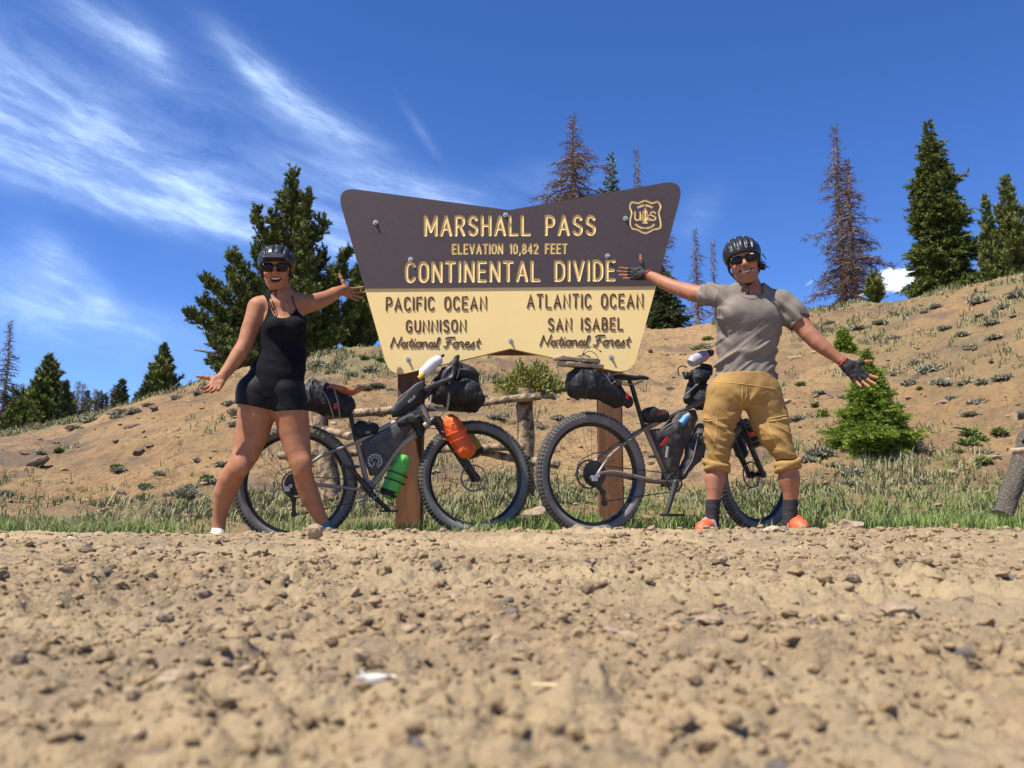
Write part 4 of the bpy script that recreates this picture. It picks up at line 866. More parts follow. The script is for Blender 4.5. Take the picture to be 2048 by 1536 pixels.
# ------------------------------------------------------------------ the forest sign
SY = 5.84
sign = thing('forest_sign', 'large brown and yellow wooden pass sign on two timber posts', 'sign', (W(1020, 700, SY)[0], SY, gz(0, SY).item()))
def SP_(px, py, off=0.0): return W(px, py, SY - off)           # off: metres in front of the yellow face
def rounded(pts):                                              # (x, y, r)
    out = []; n = len(pts)
    for i, (x, y, r_) in enumerate(pts):
        if not r_: out.append((x, y)); continue
        p = np.array([x, y]); a = unit(np.array(pts[i - 1][:2]) - p); b = unit(np.array(pts[(i + 1) % n][:2]) - p)
        q0, q1 = p + a * r_, p + b * r_
        for t in np.linspace(0, 1, 9): out.append(tuple((1 - t) ** 2 * q0 + 2 * t * (1 - t) * p + t * t * q1))
    return out
OUT = rounded([(671, 373, 44), (1019, 420, 0), (1371, 358, 46), (1264, 749, 36), (1021, 697, 0), (780, 754, 34)])
PB = [SP_(x, y) for x, y in OUT]
MB().prism(PB, np.array([0, .045, 0])).build('panel', MT['sign_yellow'], sign, smooth=False)
# brown layer: a thinner board glued on above y=572, its letters routed through to the yellow
DL = lambda x: 577 + (x - 737) * (572 - 577) / (1313 - 737)
top = [(x, y) for x, y in OUT if y < DL(x) - 2]
k0 = min(range(len(top)), key=lambda i: 0 if False else (abs(top[i][0] - 1340) + 9999 * 0))
def xedge(y, a, b): return a[0] + (b[0] - a[0]) * (y - a[1]) / (b[1] - a[1])
Lx = 733.5; 
# left and right edge crossings
cand = [(OUT[i], OUT[(i + 1) % len(OUT)]) for i in range(len(OUT))]
cr = []
for a, b in cand:
    if (a[1] - DL(a[0])) * (b[1] - DL(b[0])) < 0:
        t = (DL(a[0]) - a[1]) / ((b[1] - a[1]) - (DL(b[0]) - DL(a[0]))); cr.append((a[0] + (b[0] - a[0]) * t, a[1] + (b[1] - a[1]) * t))
cr.sort()
i0 = min(range(len(top)), key=lambda i: top[i][0] if top[i][1] < 500 else 9e9)
top = sorted(top, key=lambda p: p[0] if True else 0)
tl = [p for p in OUT if p[1] < DL(p[0]) - 2]
s0 = next(i for i in range(len(OUT)) if OUT[i][1] < DL(OUT[i][0]) - 2 and not (OUT[i - 1][1] < DL(OUT[i - 1][0]) - 2)) if not (OUT[-1][1] < DL(OUT[-1][0]) - 2) else 0
ordered = []; i = s0
while OUT[i % len(OUT)][1] < DL(OUT[i % len(OUT)][0]) - 2 and len(ordered) < len(OUT): ordered.append(OUT[i % len(OUT)]); i += 1
poly = ordered + [cr[1], cr[0]]
TH = .007
LINES = [('MARSHALL PASS', 851, 1189, 470, 434, 2.4, -.004, 'heading'), ('ELEVATION 10,842 FEET', 905, 1133, 507, 489, 1.2, -.004, 'small'), ('CONTINENTAL DIVIDE', 813, 1228, 563, 526, 2.5, -.0085, 'heading')]
REC = [(838, 424, 1202, 482), (892, 482, 1146, 515), (800, 518, 1240, 569), (1252, 394, 1330, 470)]
Vp = list(poly) + [q for (a, b, c, d) in REC for q in ((a, b), (c, b), (c, d), (a, d))]
Ed = [(i, (i + 1) % len(poly)) for i in range(len(poly))]; b_ = len(poly)
for _ in REC: Ed += [(b_, b_ + 1), (b_ + 1, b_ + 2), (b_ + 2, b_ + 3), (b_ + 3, b_)]; b_ += 4
cv, ce, cf, *_r = delaunay_2d_cdt([Vector(p) for p in Vp], Ed, [], 0, 1e-5)
def inpoly(x, y, P):
    c = False; n = len(P)
    for i in range(n):
        (x1, y1), (x2, y2) = P[i], P[i - 1]
        if (y1 > y) != (y2 > y) and x < (x2 - x1) * (y - y1) / (y2 - y1) + x1: c = not c
    return c
mb = MB(); fs = []
for f in cf:
    c = sum((cv[i] for i in f), Vector((0, 0))) / len(f)
    if inpoly(c.x, c.y, poly) and not any(a < c.x < c2 and b < c.y < d for a, b, c2, d in REC): fs.append(tuple(f))
mb.add([SP_(v.x, v.y, TH) for v in cv], fs)
n_ = len(poly); mb.add([SP_(x, y, TH) for x, y in poly] + [SP_(x, y, -.0005) for x, y in poly], [(i, (i + 1) % n_, (i + 1) % n_ + n_, i + n_) for i in range(n_)])
header = mb.build('header_board', MT['sign_brown'], sign, smooth=False)
def seg_d(X, Y, a, b):
    ax, ay = a; bx, by = b; dx, dy = bx - ax, by - ay; t = np.clip(((X - ax) * dx + (Y - ay) * dy) / (dx * dx + dy * dy + 1e-9), 0, 1)
    return np.hypot(X - ax - t * dx, Y - ay - t * dy)
shield = [(1264, 404), (1276, 406), (1290, 401), (1304, 406), (1315, 403), (1321, 413), (1317, 425), (1320, 440), (1320, 455), (1306, 459), (1290, 466), (1275, 459), (1262, 455), (1260, 440), (1263, 425), (1259, 413)]
shield = [(float(p[0]), float(p[1])) for p in catmull([np.array(p + (0,)) for p in shield], 3, True)]
tree_p = [(1290, 416), (1286, 424), (1288, 424), (1283, 431), (1286, 431), (1280, 440), (1287.5, 440), (1287, 445), (1285, 446), (1295, 446), (1293, 445), (1292.5, 440), (1300, 440), (1294, 431), (1297, 431), (1292, 424), (1294, 424)]
emb = [(shield + [shield[0]], 1.3)] + [(s_, 1.25) for s_ in text_strokes('U', 1269.5, 1280, 440, 423)] + [(s_, 1.25) for s_ in text_strokes('S', 1300, 1311, 440, 423)] + [(tree_p + [tree_p[0]], .6), ([(1290, 420), (1290, 444)], 1.6), ([(1287, 436), (1293, 436)], 2.6)]
for txt, R0, a0, a1, sg in (('FOREST SERVICE', 24, 128, 52, 1), ('DEPARTMENT OF AGRICULTURE', 25, 222, 318, -1)):
    for i, c in enumerate(txt):
        w, st = GL[c]; an = math.radians(a0 + (a1 - a0) * (i + .5) / len(txt)); cx, cy = 1290 + R0 * math.cos(an), 433 - R0 * math.sin(an) * .93; ux, uy = (math.sin(an) * sg, math.cos(an) * sg); q = 3.6 if sg > 0 else 2.8
        for s_ in st: emb.append(([(cx + (x - w / 2) * q * ux + (y - .5) * q * (uy), cy + (x - w / 2) * q * uy * 1.0 - (y - .5) * q * (ux)) for x, y in s_], .28))
jobs = [(REC[k], [(s_, LINES[k][5]) for s_ in text_strokes(LINES[k][0], LINES[k][1], LINES[k][2], LINES[k][3], LINES[k][4], slope=LINES[k][6])], .6 if k == 1 else 1.05) for k in range(3)] + [(REC[3], emb, .4)]
for (a, b, c, d), st, step_ in jobs:
    nx_, ny_ = int((c - a) / step_), int((d - b) / step_); gx, gy = np.meshgrid(np.linspace(a, c, nx_), np.linspace(b, d, ny_)); D = np.full(gx.shape, 9.0)
    for P, hw in st:
        for p, q in zip(P, P[1:]):
            x0_, x1_ = min(p[0], q[0]) - 6, max(p[0], q[0]) + 6; y0_, y1_ = min(p[1], q[1]) - 6, max(p[1], q[1]) + 6
            i0_, i1_ = np.searchsorted(gx[0], [x0_, x1_]); j0_, j1_ = np.searchsorted(gy[:, 0], [y0_, y1_])
            D[j0_:j1_, i0_:i1_] = np.minimum(D[j0_:j1_, i0_:i1_], seg_d(gx[j0_:j1_, i0_:i1_], gy[j0_:j1_, i0_:i1_], p, q) - hw)
    soft = min(1.0, step_ * 1.6); dep = sstep((.3 * soft - D) / (1.4 * soft)); depth = .0062 if step_ > .5 else .004
    d0 = np.stack([(gx - CX) / F, cp + (gy - CY) / F * sp, sp - (gy - CY) / F * cp], -1); Yp = SY - TH + depth * dep
    V = d0 * (Yp / d0[..., 1])[..., None]; V[..., 2] += HC
    mesh_np('routed_lettering', V.reshape(-1, 3), grid_faces(ny_, nx_), MT['sign_brown'] if False else MT.setdefault('routed', mat('routed_sign_face', (.062, .045, .045), .55, (.070, .051, .050), 40, 4, .25, 260, bdist=.0006, attr=[('yel', (.88, .645, .26))], spec=.4)), sign, {'yel': sstep((.9 * soft - D) / (1.0 * soft)).ravel()}, smooth=False)
# raised brown letters on the yellow board
def raised(name, st, hw, label, h=.0055):
    root = bpy.data.objects.new(name, None); COL.objects.link(root); root.location = tuple(SP_(*st[0][0])); put(root, sign); root['label'] = label
    gs = []; k = 0                                              # strokes that touch belong to one letter
    for P in st:
        x0_, x1_ = min(p[0] for p in P), max(p[0] for p in P)
        if gs and x0_ < gs[-1][1] + .5: gs[-1][0].append(P); gs[-1][1] = max(x1_, gs[-1][1])
        else: gs.append([[P], x1_])
    for G_, _x in gs:
        mb = MB()
        for P in G_:
            k += 1; pts = [SP_(x, y, h * .35 + .00012 * (k % 7)) for x, y in P]; r_ = hw * SY / F
            ext = lambda p, q: p + unit(p - q) * r_ * .55
            pts = [ext(pts[0], pts[1])] + pts + [ext(pts[-1], pts[-2])]
            mb.tube(pts, [r_ * .72] + [r_] * (len(pts) - 2) + [r_ * .72], 8, flat=h * .75 / r_, fdir=(0, 1, 0))
        mb.build('letter', MT['letter_brown'], root)
raised('raised_lettering', text_strokes('PACIFIC OCEAN', 773, 972, 620, 595, slope=-.01), 1.85, 'raised brown words PACIFIC OCEAN')
raised('raised_lettering', text_strokes('GUNNISON', 813, 931, 663, 641, slope=-.01), 1.85, 'raised brown word GUNNISON')
raised('raised_lettering', text_strokes('National Forest', 781, 958, 694, 674, True), 1.5, 'raised script National Forest under GUNNISON')
raised('raised_lettering', text_strokes('ATLANTIC OCEAN', 1055, 1285, 615, 589, slope=-.004), 1.85, 'raised brown words ATLANTIC OCEAN')
raised('raised_lettering', text_strokes('SAN ISABEL', 1097, 1245, 660, 637, slope=-.01), 1.85, 'raised brown words SAN ISABEL')
raised('raised_lettering', text_strokes('National Forest', 1080, 1258, 691, 670, True), 1.5, 'raised script National Forest under SAN ISABEL')
for (px, py) in [(751, 445), (1011, 430), (1251, 437), (821, 519), (1215, 512), (1021, 681), (816, 718), (1222, 714)]:
    o_ = TH if py < 570 else 0; b = MB(); r_ = 5.2 * SY / F; c = SP_(px, py, o_)
    b.tube([c, c + [0, -.003, 0]], r_, 14); b.tube([c + [0, -.003, 0], c + [0, -.011, 0]], r_ * .62, 6); b.tube([c + [0, -.011, 0], c + [0, -.020, 0]], r_ * .36, 8)
    b.build('bolt', MT['zinc'], sign, angle=30)
for (xa, xb, pb) in [(795, 846, 1070), (1199, 1246, 1068)]:
    A = W(xa, 760, SY + .05); B = W(xb, 760, SY + .05); w = (B - A)[0]; xm = W((xa + xb) / 2 - (2 if xa < 900 else 0), 900, SY + .05)[0]; zt = W(1000, 470, SY)[2]; zb = gz(xm, SY).item() - .1
    m = MB(); m.box([xm, SY + .046 + .075, (zt + zb) / 2], [w, .15, zt - zb]); o = m.build('post', MT['post'], sign, smooth=False)
    import bmesh
    bm = bmesh.new(); bm.from_mesh(o.data); bmesh.ops.bevel(bm, geom=bm.edges[:], offset=.008, segments=2, affect='EDGES'); bm.to_mesh(o.data); bm.free()
zc_ = W(1020, 694, SY + .05)[2]
MB().box([W(1020, 700, SY)[0], SY + .046 + .028, zc_], [1.30, .055, .10]).build('crossbeam', MT['post'], sign, smooth=False)
MB().box([W(1020, 500, SY)[0], SY + .046 + .028, W(1020, 480, SY)[2]], [1.9, .055, .14]).build('crossbeam', MT['post'], sign, smooth=False)

# ------------------------------------------------------------------ log fences
def log(mb, a, b, r0, r1, seed, n=14, k=11):
    r = np.random.default_rng(seed); a = np.asarray(a, float); b = np.asarray(b, float); T = unit(b - a); u = unit(np.cross(T, [0, .3, 1])) if abs(T[2]) < .9 else unit(np.cross(T, [1, 0, 0])); v = np.cross(T, u); V = []; L = np.linalg.norm(b - a)
    for i in range(n):
        t = i / (n - 1); c = a + (b - a) * t + (u * noise2(t * 3, seed).item() + v * noise2(t * 3, seed + 9).item()) * .22 * r0
        for j in range(k):
            an = 2 * math.pi * j / k; q = (r0 + (r1 - r0) * t) * (1 + .10 * noise2(an * 1.3, t * L * 6, seed).item() + .09 * r.normal())
            V.append(c + (u * math.cos(an) + v * math.sin(an)) * q)
    mb.cur = 0; mb.add(V, [(i * k + j, i * k + (j + 1) % k, (i + 1) * k + (j + 1) % k, (i + 1) * k + j) for i in range(n - 1) for j in range(k)])
    mb.cur = 1; mb.add(V[:k], [tuple(range(k))[::-1]]); mb.add(V[-k:], [tuple(range(k))])
FY = 8.3
fence = thing('log_fence', 'rustic log fence with peeling bark seen behind the bicycles', 'fence', (W(1050, 1000, FY)[0], FY, gz(W(1050, 1000, FY)[0], FY).item()))
def fl(name, px0, py0, y0, px1, py1, y1, r0, r1, seed, m='log', lb=None):
    mb = MB(); log(mb, W(px0, py0, y0), W(px1, py1, y1), r0 * y0 / F, r1 * y1 / F, seed); o = mb.build(name, [MT[m], MT['log_end']], fence if m != 'log_dark' else None, angle=60)
    if lb: o['label'] = lb
    return o
fl('fence_post', 1052, 1012, FY, 1051, 776, FY - .05, 18, 16, 1, lb='upright post with curling bark between the bicycles')
fl('fence_rail', 1082, 793, FY - .2, 640, 833, FY + .5, 8, 8.5, 2)
fl('fence_rail', 1118, 931, FY - .25, 900, 893, FY + .1, 9, 7, 3); fl('fence_rail', 1050, 893, FY - .2, 560, 912, FY + .5, 7, 8, 4)
fl('fence_rail', 700, 874, FY - .1, 560, 838, FY + .6, 8, 7, 5)
fl('fence_post', 660, 1000, FY + .1, 640, 800, FY + .2, 17, 15, 6, lb='dark barked post seen past the woman\'s leg')
fl('fence_post', 676, 985, FY + .5, 652, 860, FY + .45, 11, 10, 7)
buck = thing('log_fence', 'leaning barky log fence end at the right edge of the photo', 'fence', (2.05, 6.2, gz(2.05, 6.2).item()))
mb = MB(); log(mb, W(2004, 1030, 6.25), W(2085, 800, 6.45), 19 * 6.2 / F, 17 * 6.2 / F, 11, 22, 14); mb.build('fence_post', [MT['log_dark'], MT['log_end']], buck, angle=70)['label'] = 'leaning post with flaking grey bark'
mb = MB(); log(mb, W(2021, 903, 6.1), W(2300, 880, 6.3), 6 * 6.2 / F, 7 * 6.2 / F, 12); mb.build('fence_rail', [MT['log_end'], MT['log_end']], buck, angle=70)['label'] = 'pale cut rail end across the leaning post'
mb = MB(); log(mb, W(2030, 832, 6.25), W(2300, 800, 6.5), 9 * 6.2 / F, 9 * 6.2 / F, 13); mb.build('fence_rail', [MT['log_dark'], MT['log_end']], buck, angle=70)

# ------------------------------------------------------------------ bicycles
R29 = .372
class Bike:
    def __init__(s, A, B, name_label, RC, FC):
        s.A, s.B = np.asarray(A, float), np.asarray(B, float)         # wheel centres
        d = s.B - s.A; d[2] = 0; s.d = unit(d); s.n = np.array([s.d[1], -s.d[0], 0]);
        if s.n[1] > 0: s.n = -s.n
        s.root = thing('bicycle', name_label, 'bicycle', (s.A[0], s.A[1], s.A[2] - R29))
    def q(s, px, py, off=0.0):                                   # pixel -> point in the bike's mid plane, off metres toward the drive side
        r_ = ray(px, py); c = np.array([0, 0, HC]); P0 = s.A + s.n * off; t = ((P0 - c) @ s.n) / (r_ @ s.n); return c + r_ * t
    def sc(s, px): return s.q(px, 900)[1] / F
def ring_pts(c, ax, ay, R, n=72): return [c + (ax * math.cos(2 * math.pi * i / n) + ay * math.sin(2 * math.pi * i / n)) * R for i in range(n)]
def wheel(bk, c, d, nn, rear, marks=None, cassette=False, rotor_side=-1, seed=0):
    up = np.array([0, 0, 1.]); root = bpy.data.objects.new('wheel', None); COL.objects.link(root); root.location = tuple(c); put(root, bk.root); root['label'] = 'rear wheel' if rear else 'front wheel'
    # tyre: torus of section radius 35 mm with a paler sidewall
    n, k, rt = 96, 16, .035; Rc = R29 - rt - .002; V = []; mi = []
    for i in range(n):
        a = 2 * math.pi * i / n; rd = d * math.cos(a) + up * math.sin(a)
        for j in range(k): b = 2 * math.pi * j / k; V.append(c + rd * (Rc + rt * math.cos(b)) + nn * rt * .92 * math.sin(b))
    Fc = [(i * k + j, ((i + 1) % n) * k + j, ((i + 1) % n) * k + (j + 1) % k, i * k + (j + 1) % k) for i in range(n) for j in range(k)]
    mi = [0 if (j < 3 or j >= k - 3) else 1 for i in range(n) for j in range(k)]
    V = np.array(V); ty = mesh_np('tyre', V, Fc, [MT['rubber'], MT['wall']], root, mat_idx=mi)
    import bmesh
    bm = bmesh.new(); bm.from_mesh(ty.data); bmesh.ops.recalc_face_normals(bm, faces=bm.faces); bm.to_mesh(ty.data); bm.free()
    mb = MB(); N = 92
    for i in range(N):
        for row, (b, wd) in enumerate(((0.0, .010), (.42, .008), (-.42, .008), (.86, .0075), (-.86, .0075), (1.18, .006), (-1.18, .006))):
            if row == 0 and i % 2: continue
            a = 2 * math.pi * (i + (.5 if row % 2 else 0)) / N; rd = d * math.cos(a) + up * math.sin(a); tg = -d * math.sin(a) + up * math.cos(a)
            o = unit(rd * math.cos(b) + nn * math.sin(b)); p = c + rd * (Rc + rt * math.cos(b)) + nn * rt * .92 * math.sin(b) + o * .0012
            mb.box(p, [.0085, wd, .0052], np.stack([tg, np.cross(o, tg), o], 1))
    mb.build('tread_knobs', MT['knob'], root, smooth=False)['kind'] = 'stuff'
    # rim
    V = []; n = 96; prof = [(-.047, .012), (-.047, -.012), (-.058, -.016), (-.074, -.006), (-.074, .006), (-.058, .016)]
    for i in range(n):
        a = 2 * math.pi * i / n; rd = d * math.cos(a) + up * math.sin(a)
        for (dr, w) in prof: V.append(c + rd * (R29 - .014 + dr) + nn * w)
    k = 6; rim = MB(); rim.add(V, [(i * k + j, ((i + 1) % n) * k + j, ((i + 1) % n) * k + (j + 1) % k, i * k + (j + 1) % k) for i in range(n) for j in range(k)]); rim.build('rim', MT['black'], root, angle=50)
    hw = .028 if not rear else .033
    hub = MB(); hub.tube([c - nn * hw, c - nn * hw * .7, c + nn * hw * .7, c + nn * hw], [.024, .015, .015, .026], 16); hub.tube([c - nn * .062, c + nn * .062], .009, 10); hub.build('hub', MT['black'], root)
    for i in range(28):
        a = 2 * math.pi * i / 28; sd = 1 if i % 2 else -1; a2 = a + (.9 if (i // 2) % 2 else -.9); r1 = d * math.cos(a) + up * math.sin(a); r2 = d * math.cos(a2) + up * math.sin(a2)
        m = MB(); m.tube([c + nn * hw * .85 * sd + r2 * .022, c + r1 * (R29 - .086)], .00115, 4, cap=False); m.build('spoke', MT['spoke'], root)
    # disc rotor
    m = MB(); rc = c + nn * .036 * rotor_side; m.tube(ring_pts(rc, d, up, .083, 40), .0062, 4, closed=True, flat=1.0)
    for i in range(8):
        a = 2 * math.pi * i / 8; m.tube([rc + (d * math.cos(a) + up * math.sin(a)) * .018, rc + (d * math.cos(a + .35) + up * math.sin(a + .35)) * .083], .003, 4)
    m.build('disc_rotor', MT['steel'], root)
    if cassette:
        m = MB()
        for i, rr in enumerate(np.linspace(.078 if cassette == 2 else .070, .020, 10)):
            z = c + nn * (.030 + i * .0035); nt = int(rr * 520); V = []
            for j in range(nt * 2):
                a = math.pi * j / nt; q = rr + (.0035 if j % 2 else -.0022); V.append(z + (d * math.cos(a) + up * math.sin(a)) * q)
            inner = [z + (d * math.cos(math.pi * j / nt) + up * math.sin(math.pi * j / nt)) * max(rr - .013, .012) for j in range(nt * 2)]
            N2 = nt * 2; m.add(V + inner + [v + nn * .0018 for v in V], [(j, (j + 1) % N2, N2 + (j + 1) % N2, N2 + j) for j in range(N2)] + [(j, (j + 1) % N2, 2 * N2 + (j + 1) % N2, 2 * N2 + j) for j in range(N2)])
            if i % 3 == 0:
                for jj in range(5):
                    a = 2 * math.pi * jj / 5 + i; m.tube([z + (d * math.cos(a) + up * math.sin(a)) * .012, z + (d * math.cos(a + .5) + up * math.sin(a + .5)) * (rr - .01)], .003, 4)
        m.build('cassette', MT.setdefault('cog', mat('cassette_cogs', (.09, .085, .08), .45, metal=.6)), root, smooth=False)
    # lettering moulded or printed along the tyre and the rim
    for (txt, rad, a0, a1, hgt, mm, off) in (marks or []):
        m = MB(); L = len(txt)
        for i, ch in enumerate(txt):
            if ch == ' ': continue
            w, st = GL[ch]; a = math.radians(a0 + (a1 - a0) * (i + .5) / L); rd = d * math.cos(a) + up * math.sin(a); flip = 1 if a0 > a1 else -1; tg = (d * math.sin(a) - up * math.cos(a)) * flip; ud = rd * flip
            for s_ in st:
                P = [c + rd * rad + tg * (x - w / 2) * hgt + ud * (y - .5) * hgt + nn * off for x, y in s_]
                m.tube(P, hgt * .11, 4, fdir=nn, flat=.12)
        m.build('lettering', MT[mm], root, smooth=False)
    return root
def bike_tubes(bk, name, segs, m, n=12):
    mb = MB()
    for P, r_ in segs: mb.tube(P, r_, n)
    return mb.build(name, MT[m], bk.root)
def soft_bag(name, label, cat, prims, m, res=.0062, wr=.004, freq=14, k=.03, group=None, extra=None, seed=0):
    """prims: (p, q, r0, r1, thickness factor) tapered pillows blended together"""
    lo = np.min([np.minimum(p, q) - max(a, b) * 1.6 - .02 for p, q, a, b, s_ in prims], 0); hi = np.max([np.maximum(p, q) + max(a, b) * 1.6 + .02 for p, q, a, b, s_ in prims], 0)
    S = SDF(lo, hi, res)
    for p, q, a, b, s_ in prims: S.cone(p, q, a + wr * .8, b + wr * .8, k, s_)
    def fn(x, y, z): return wr * (.55 * (1 - np.exp(-(noise3(x * freq * .8 + 3, y * freq * .8, z * freq * .9 + seed, 8) / .13) ** 2)) * 1.6 + .4 * (1 - np.exp(-(noise3(x * freq * 2 + 3, y * freq * 2, z * freq * 2.3, 9) / .16) ** 2)) + 1.3 * np.abs(noise3(x * freq, y * freq, z * freq + seed, 3)) + .7 * noise3(x * freq * 2.3, y * freq * 2.3, z * freq * 1.2, 4) + .35 * noise3(x * freq * 6, y * freq * 6, z * freq * 3, 5))
    S.wrinkle(fn)
    c = (lo + hi) / 2; root = thing(name, label, cat, (c[0], c[1], lo[2]), group); S.build('bag_body', MT[m], root)
    if extra: extra(root)
    return root
def poly_bag(name, label, cat, bk, pts, thick, m, wr=.004, res=.0062, extra=None, seed=0, group=None, rnd=.012):
    """flat-sided bag: outline in pixels on the bike's plane, given thickness, with puffed faces"""
    P = [bk.q(x, y) for x, y in pts]; U = np.array([p @ bk.d for p in P]); Z = np.array([p[2] for p in P]); lo3 = np.min(P, 0) - .06; hi3 = np.max(P, 0) + .06; hi3[1] += thick; lo3[1] -= thick
    S = SDF(lo3, hi3, res); g = [S.lo[i] + S.h * np.arange(S.n[i]) for i in range(3)]
    X, Y, ZZ = np.meshgrid(*g, indexing='ij'); u = X * bk.d[0] + Y * bk.d[1]; w = (X - bk.A[0]) * bk.n[0] + (Y - bk.A[1]) * bk.n[1]; c = False; dmin = np.full(u.shape, 9.0); ins = np.zeros(u.shape, bool)
    for i in range(len(U)):
        a = (U[i], Z[i]); b = (U[i - 1], Z[i - 1]); dmin = np.minimum(dmin, seg_d(u, ZZ, a, b)); cond = ((a[1] > ZZ) != (b[1] > ZZ)) & (u < (b[0] - a[0]) * (ZZ - a[1]) / (b[1] - a[1] + 1e-12) + a[0]); ins ^= cond
    d2 = np.where(ins, -dmin, dmin); th = thick * (.55 + .45 * np.clip(np.where(ins, dmin, 0) / .05, 0, 1) ** .5); dz = np.abs(w) - th
    S.f = (np.minimum(np.maximum(d2 + rnd, dz + rnd), 0) + np.sqrt(np.maximum(d2 + rnd, 0) ** 2 + np.maximum(dz + rnd, 0) ** 2) - rnd).astype(np.float32)
    S.wrinkle(lambda x, y, z: wr * (1.2 * np.abs(noise3(x * 12, y * 12, z * 12 + seed, 3)) + .6 * noise3(x * 30, y * 30, z * 30, 4)))
    cc = (lo3 + hi3) / 2; root = thing(name, label, cat, (cc[0], cc[1], lo3[2]), group); S.build('bag_body', MT[m], root)
    if extra: extra(root)
    return root
def strap(root, pts, w=.010, m='strap', name='strap', t=.3, closed=False, fdir=None):
    mb = MB(); mb.tube(pts, w, 6, flat=t, closed=closed, fdir=fdir); return mb.build(name, MT[m], root)
def label_text(root, bk, txt, x0, x1, yb, yt, off, m='white', ang=0.0, w=.0011):
    mb = MB()
    for s_ in text_strokes(txt, x0, x1, yb, yt):
        P = []
        for x, y in s_:
            dx, dy = x - x0, y - yb; P.append(bk.q(x0 + dx * math.cos(ang) - dy * math.sin(ang), yb + dx * math.sin(ang) + dy * math.cos(ang), off))
        mb.tube(P, w, 4)
    mb.build('lettering', MT[m], root, smooth=False)

# --- first bicycle (behind the woman)
A = W(592, 968, 5.44); B = W(950, 956, 5.72)
b1 = Bike(A, B, 'champagne grey bikepacking bicycle with brown leather saddle behind the woman', None, None); q = b1.q; up3 = np.array([0, 0, 1.])
wheel(b1, b1.A, b1.d, b1.n, True, [('MAXXIS', R29 - .036, 96, 60, .022, 'yprint', .034), ('WTB', R29 - .068, -108, -96, .012, 'white', .017), ('WHISKY PARTS CO', R29 - .068, -90, -56, .012, 'white', .017)], 1)
wheel(b1, b1.B, b1.d, b1.n, False, [('WHISKY PARTS CO', R29 - .070, -114, -66, .014, 'white', .017), ('TERAVAIL', R29 - .034, -40, -12, .016, 'zip', .034), ('COUMBIA', R29 - .034, 168, 140, .016, 'zip', .034)], 0)
BB = q(737, 981); ST = q(713, 876); HT = q(843, 815); HB = q(858, 846); RH = b1.A; n_ = b1.n
fr = MB()
fr.tube([BB, ST], .017, 12); fr.tube(catmull([q(714, 884), q(770, 855), HT + [0, 0, -.012]], 4), .018, 12); fr.tube([BB, q(800, 893), HB], [.022, .024, .024], 12); fr.tube([HT + up3 * .015, HB - up3 * .01], .024, 12)
fr.tube([BB - n_ * .035, BB + n_ * .035], .024, 14)
for sd in (-1, 1):
    fr.tube(catmull([q(716, 884) + n_ * .02 * sd, q(668, 902) + n_ * .045 * sd, q(628, 922) + n_ * .06 * sd, RH + n_ * .066 * sd], 4), .0085, 8)
    fr.tube(catmull([BB + n_ * .03 * sd + b1.d * -.01, q(700, 977) + n_ * .045 * sd, q(640, 970) + n_ * .06 * sd, RH + n_ * .066 * sd], 4), .0105, 8)
fr.build('frame', MT['frame_silver'], b1.root)
bike_tubes(b1, 'seat_post', [([ST + up3 * -.02, q(700, 826)], .0145), ([q(700, 826), q(692, 798)], .013)], 'black')
bike_tubes(b1, 'seat_clamp', [([ST - up3 * .012, ST + up3 * .008], .022)], 'black')
sad = MB(); n = 12
secs = [(652, 777, .072, .012), (664, 774, .076, .018), (680, 778, .062, .022), (697, 782, .040, .022), (712, 780, .026, .017), (726, 776, .018, .011), (731, 776, .010, .007)]
V = []
for (px, py, wd, th) in secs:
    c0 = q(px, py)
    for j in range(n): a = 2 * math.pi * j / n; V.append(c0 + n_ * wd * math.cos(a) + up3 * (th * math.sin(a) * (1 if math.sin(a) > 0 else 1.4)))
k = n; sad.add(V, [(i * k + j, (i + 1) * k + j, (i + 1) * k + (j + 1) % k, i * k + (j + 1) % k) for i in range(len(secs) - 1) for j in range(k)] + [tuple(range(k)), tuple((len(secs) - 1) * k + j for j in range(k))])
sad.build('saddle', MT['leather'], b1.root)
bike_tubes(b1, 'saddle_rail', [(catmull([q(660, 786) + n_ * .02 * s_, q(685, 797) + n_ * .02 * s_, q(722, 782) + n_ * .01 * s_], 4), .0035) for s_ in (-1, 1)], 'steel', 6)
def fork(bk, top, crown, hub_c, d2, n2, m='satin', lab=None):
    f = MB(); f.tube([top, crown], [.022, .026], 12)
    for sd in (-1, 1):
        o = n2 * sd; f.tube([crown, crown + o * .052 - up3 * .008], [.024, .022], 10); f.tube([crown + o * .056 + up3 * .004, (crown + hub_c) / 2 + o * .057, hub_c + o * .056], [.0215, .019, .017], 10)
        f.ball(hub_c + o * .058, [.02, .02, .026], 10)
    return f.build('fork', MT[m], bk.root)
CRN = q(871, 838); fork(b1, HB, CRN, b1.B, b1.d, n_)
m = MB(); m.ball(b1.B + n_ * .075, .006, 8); m.build('axle_cap', MT['red'], b1.root)
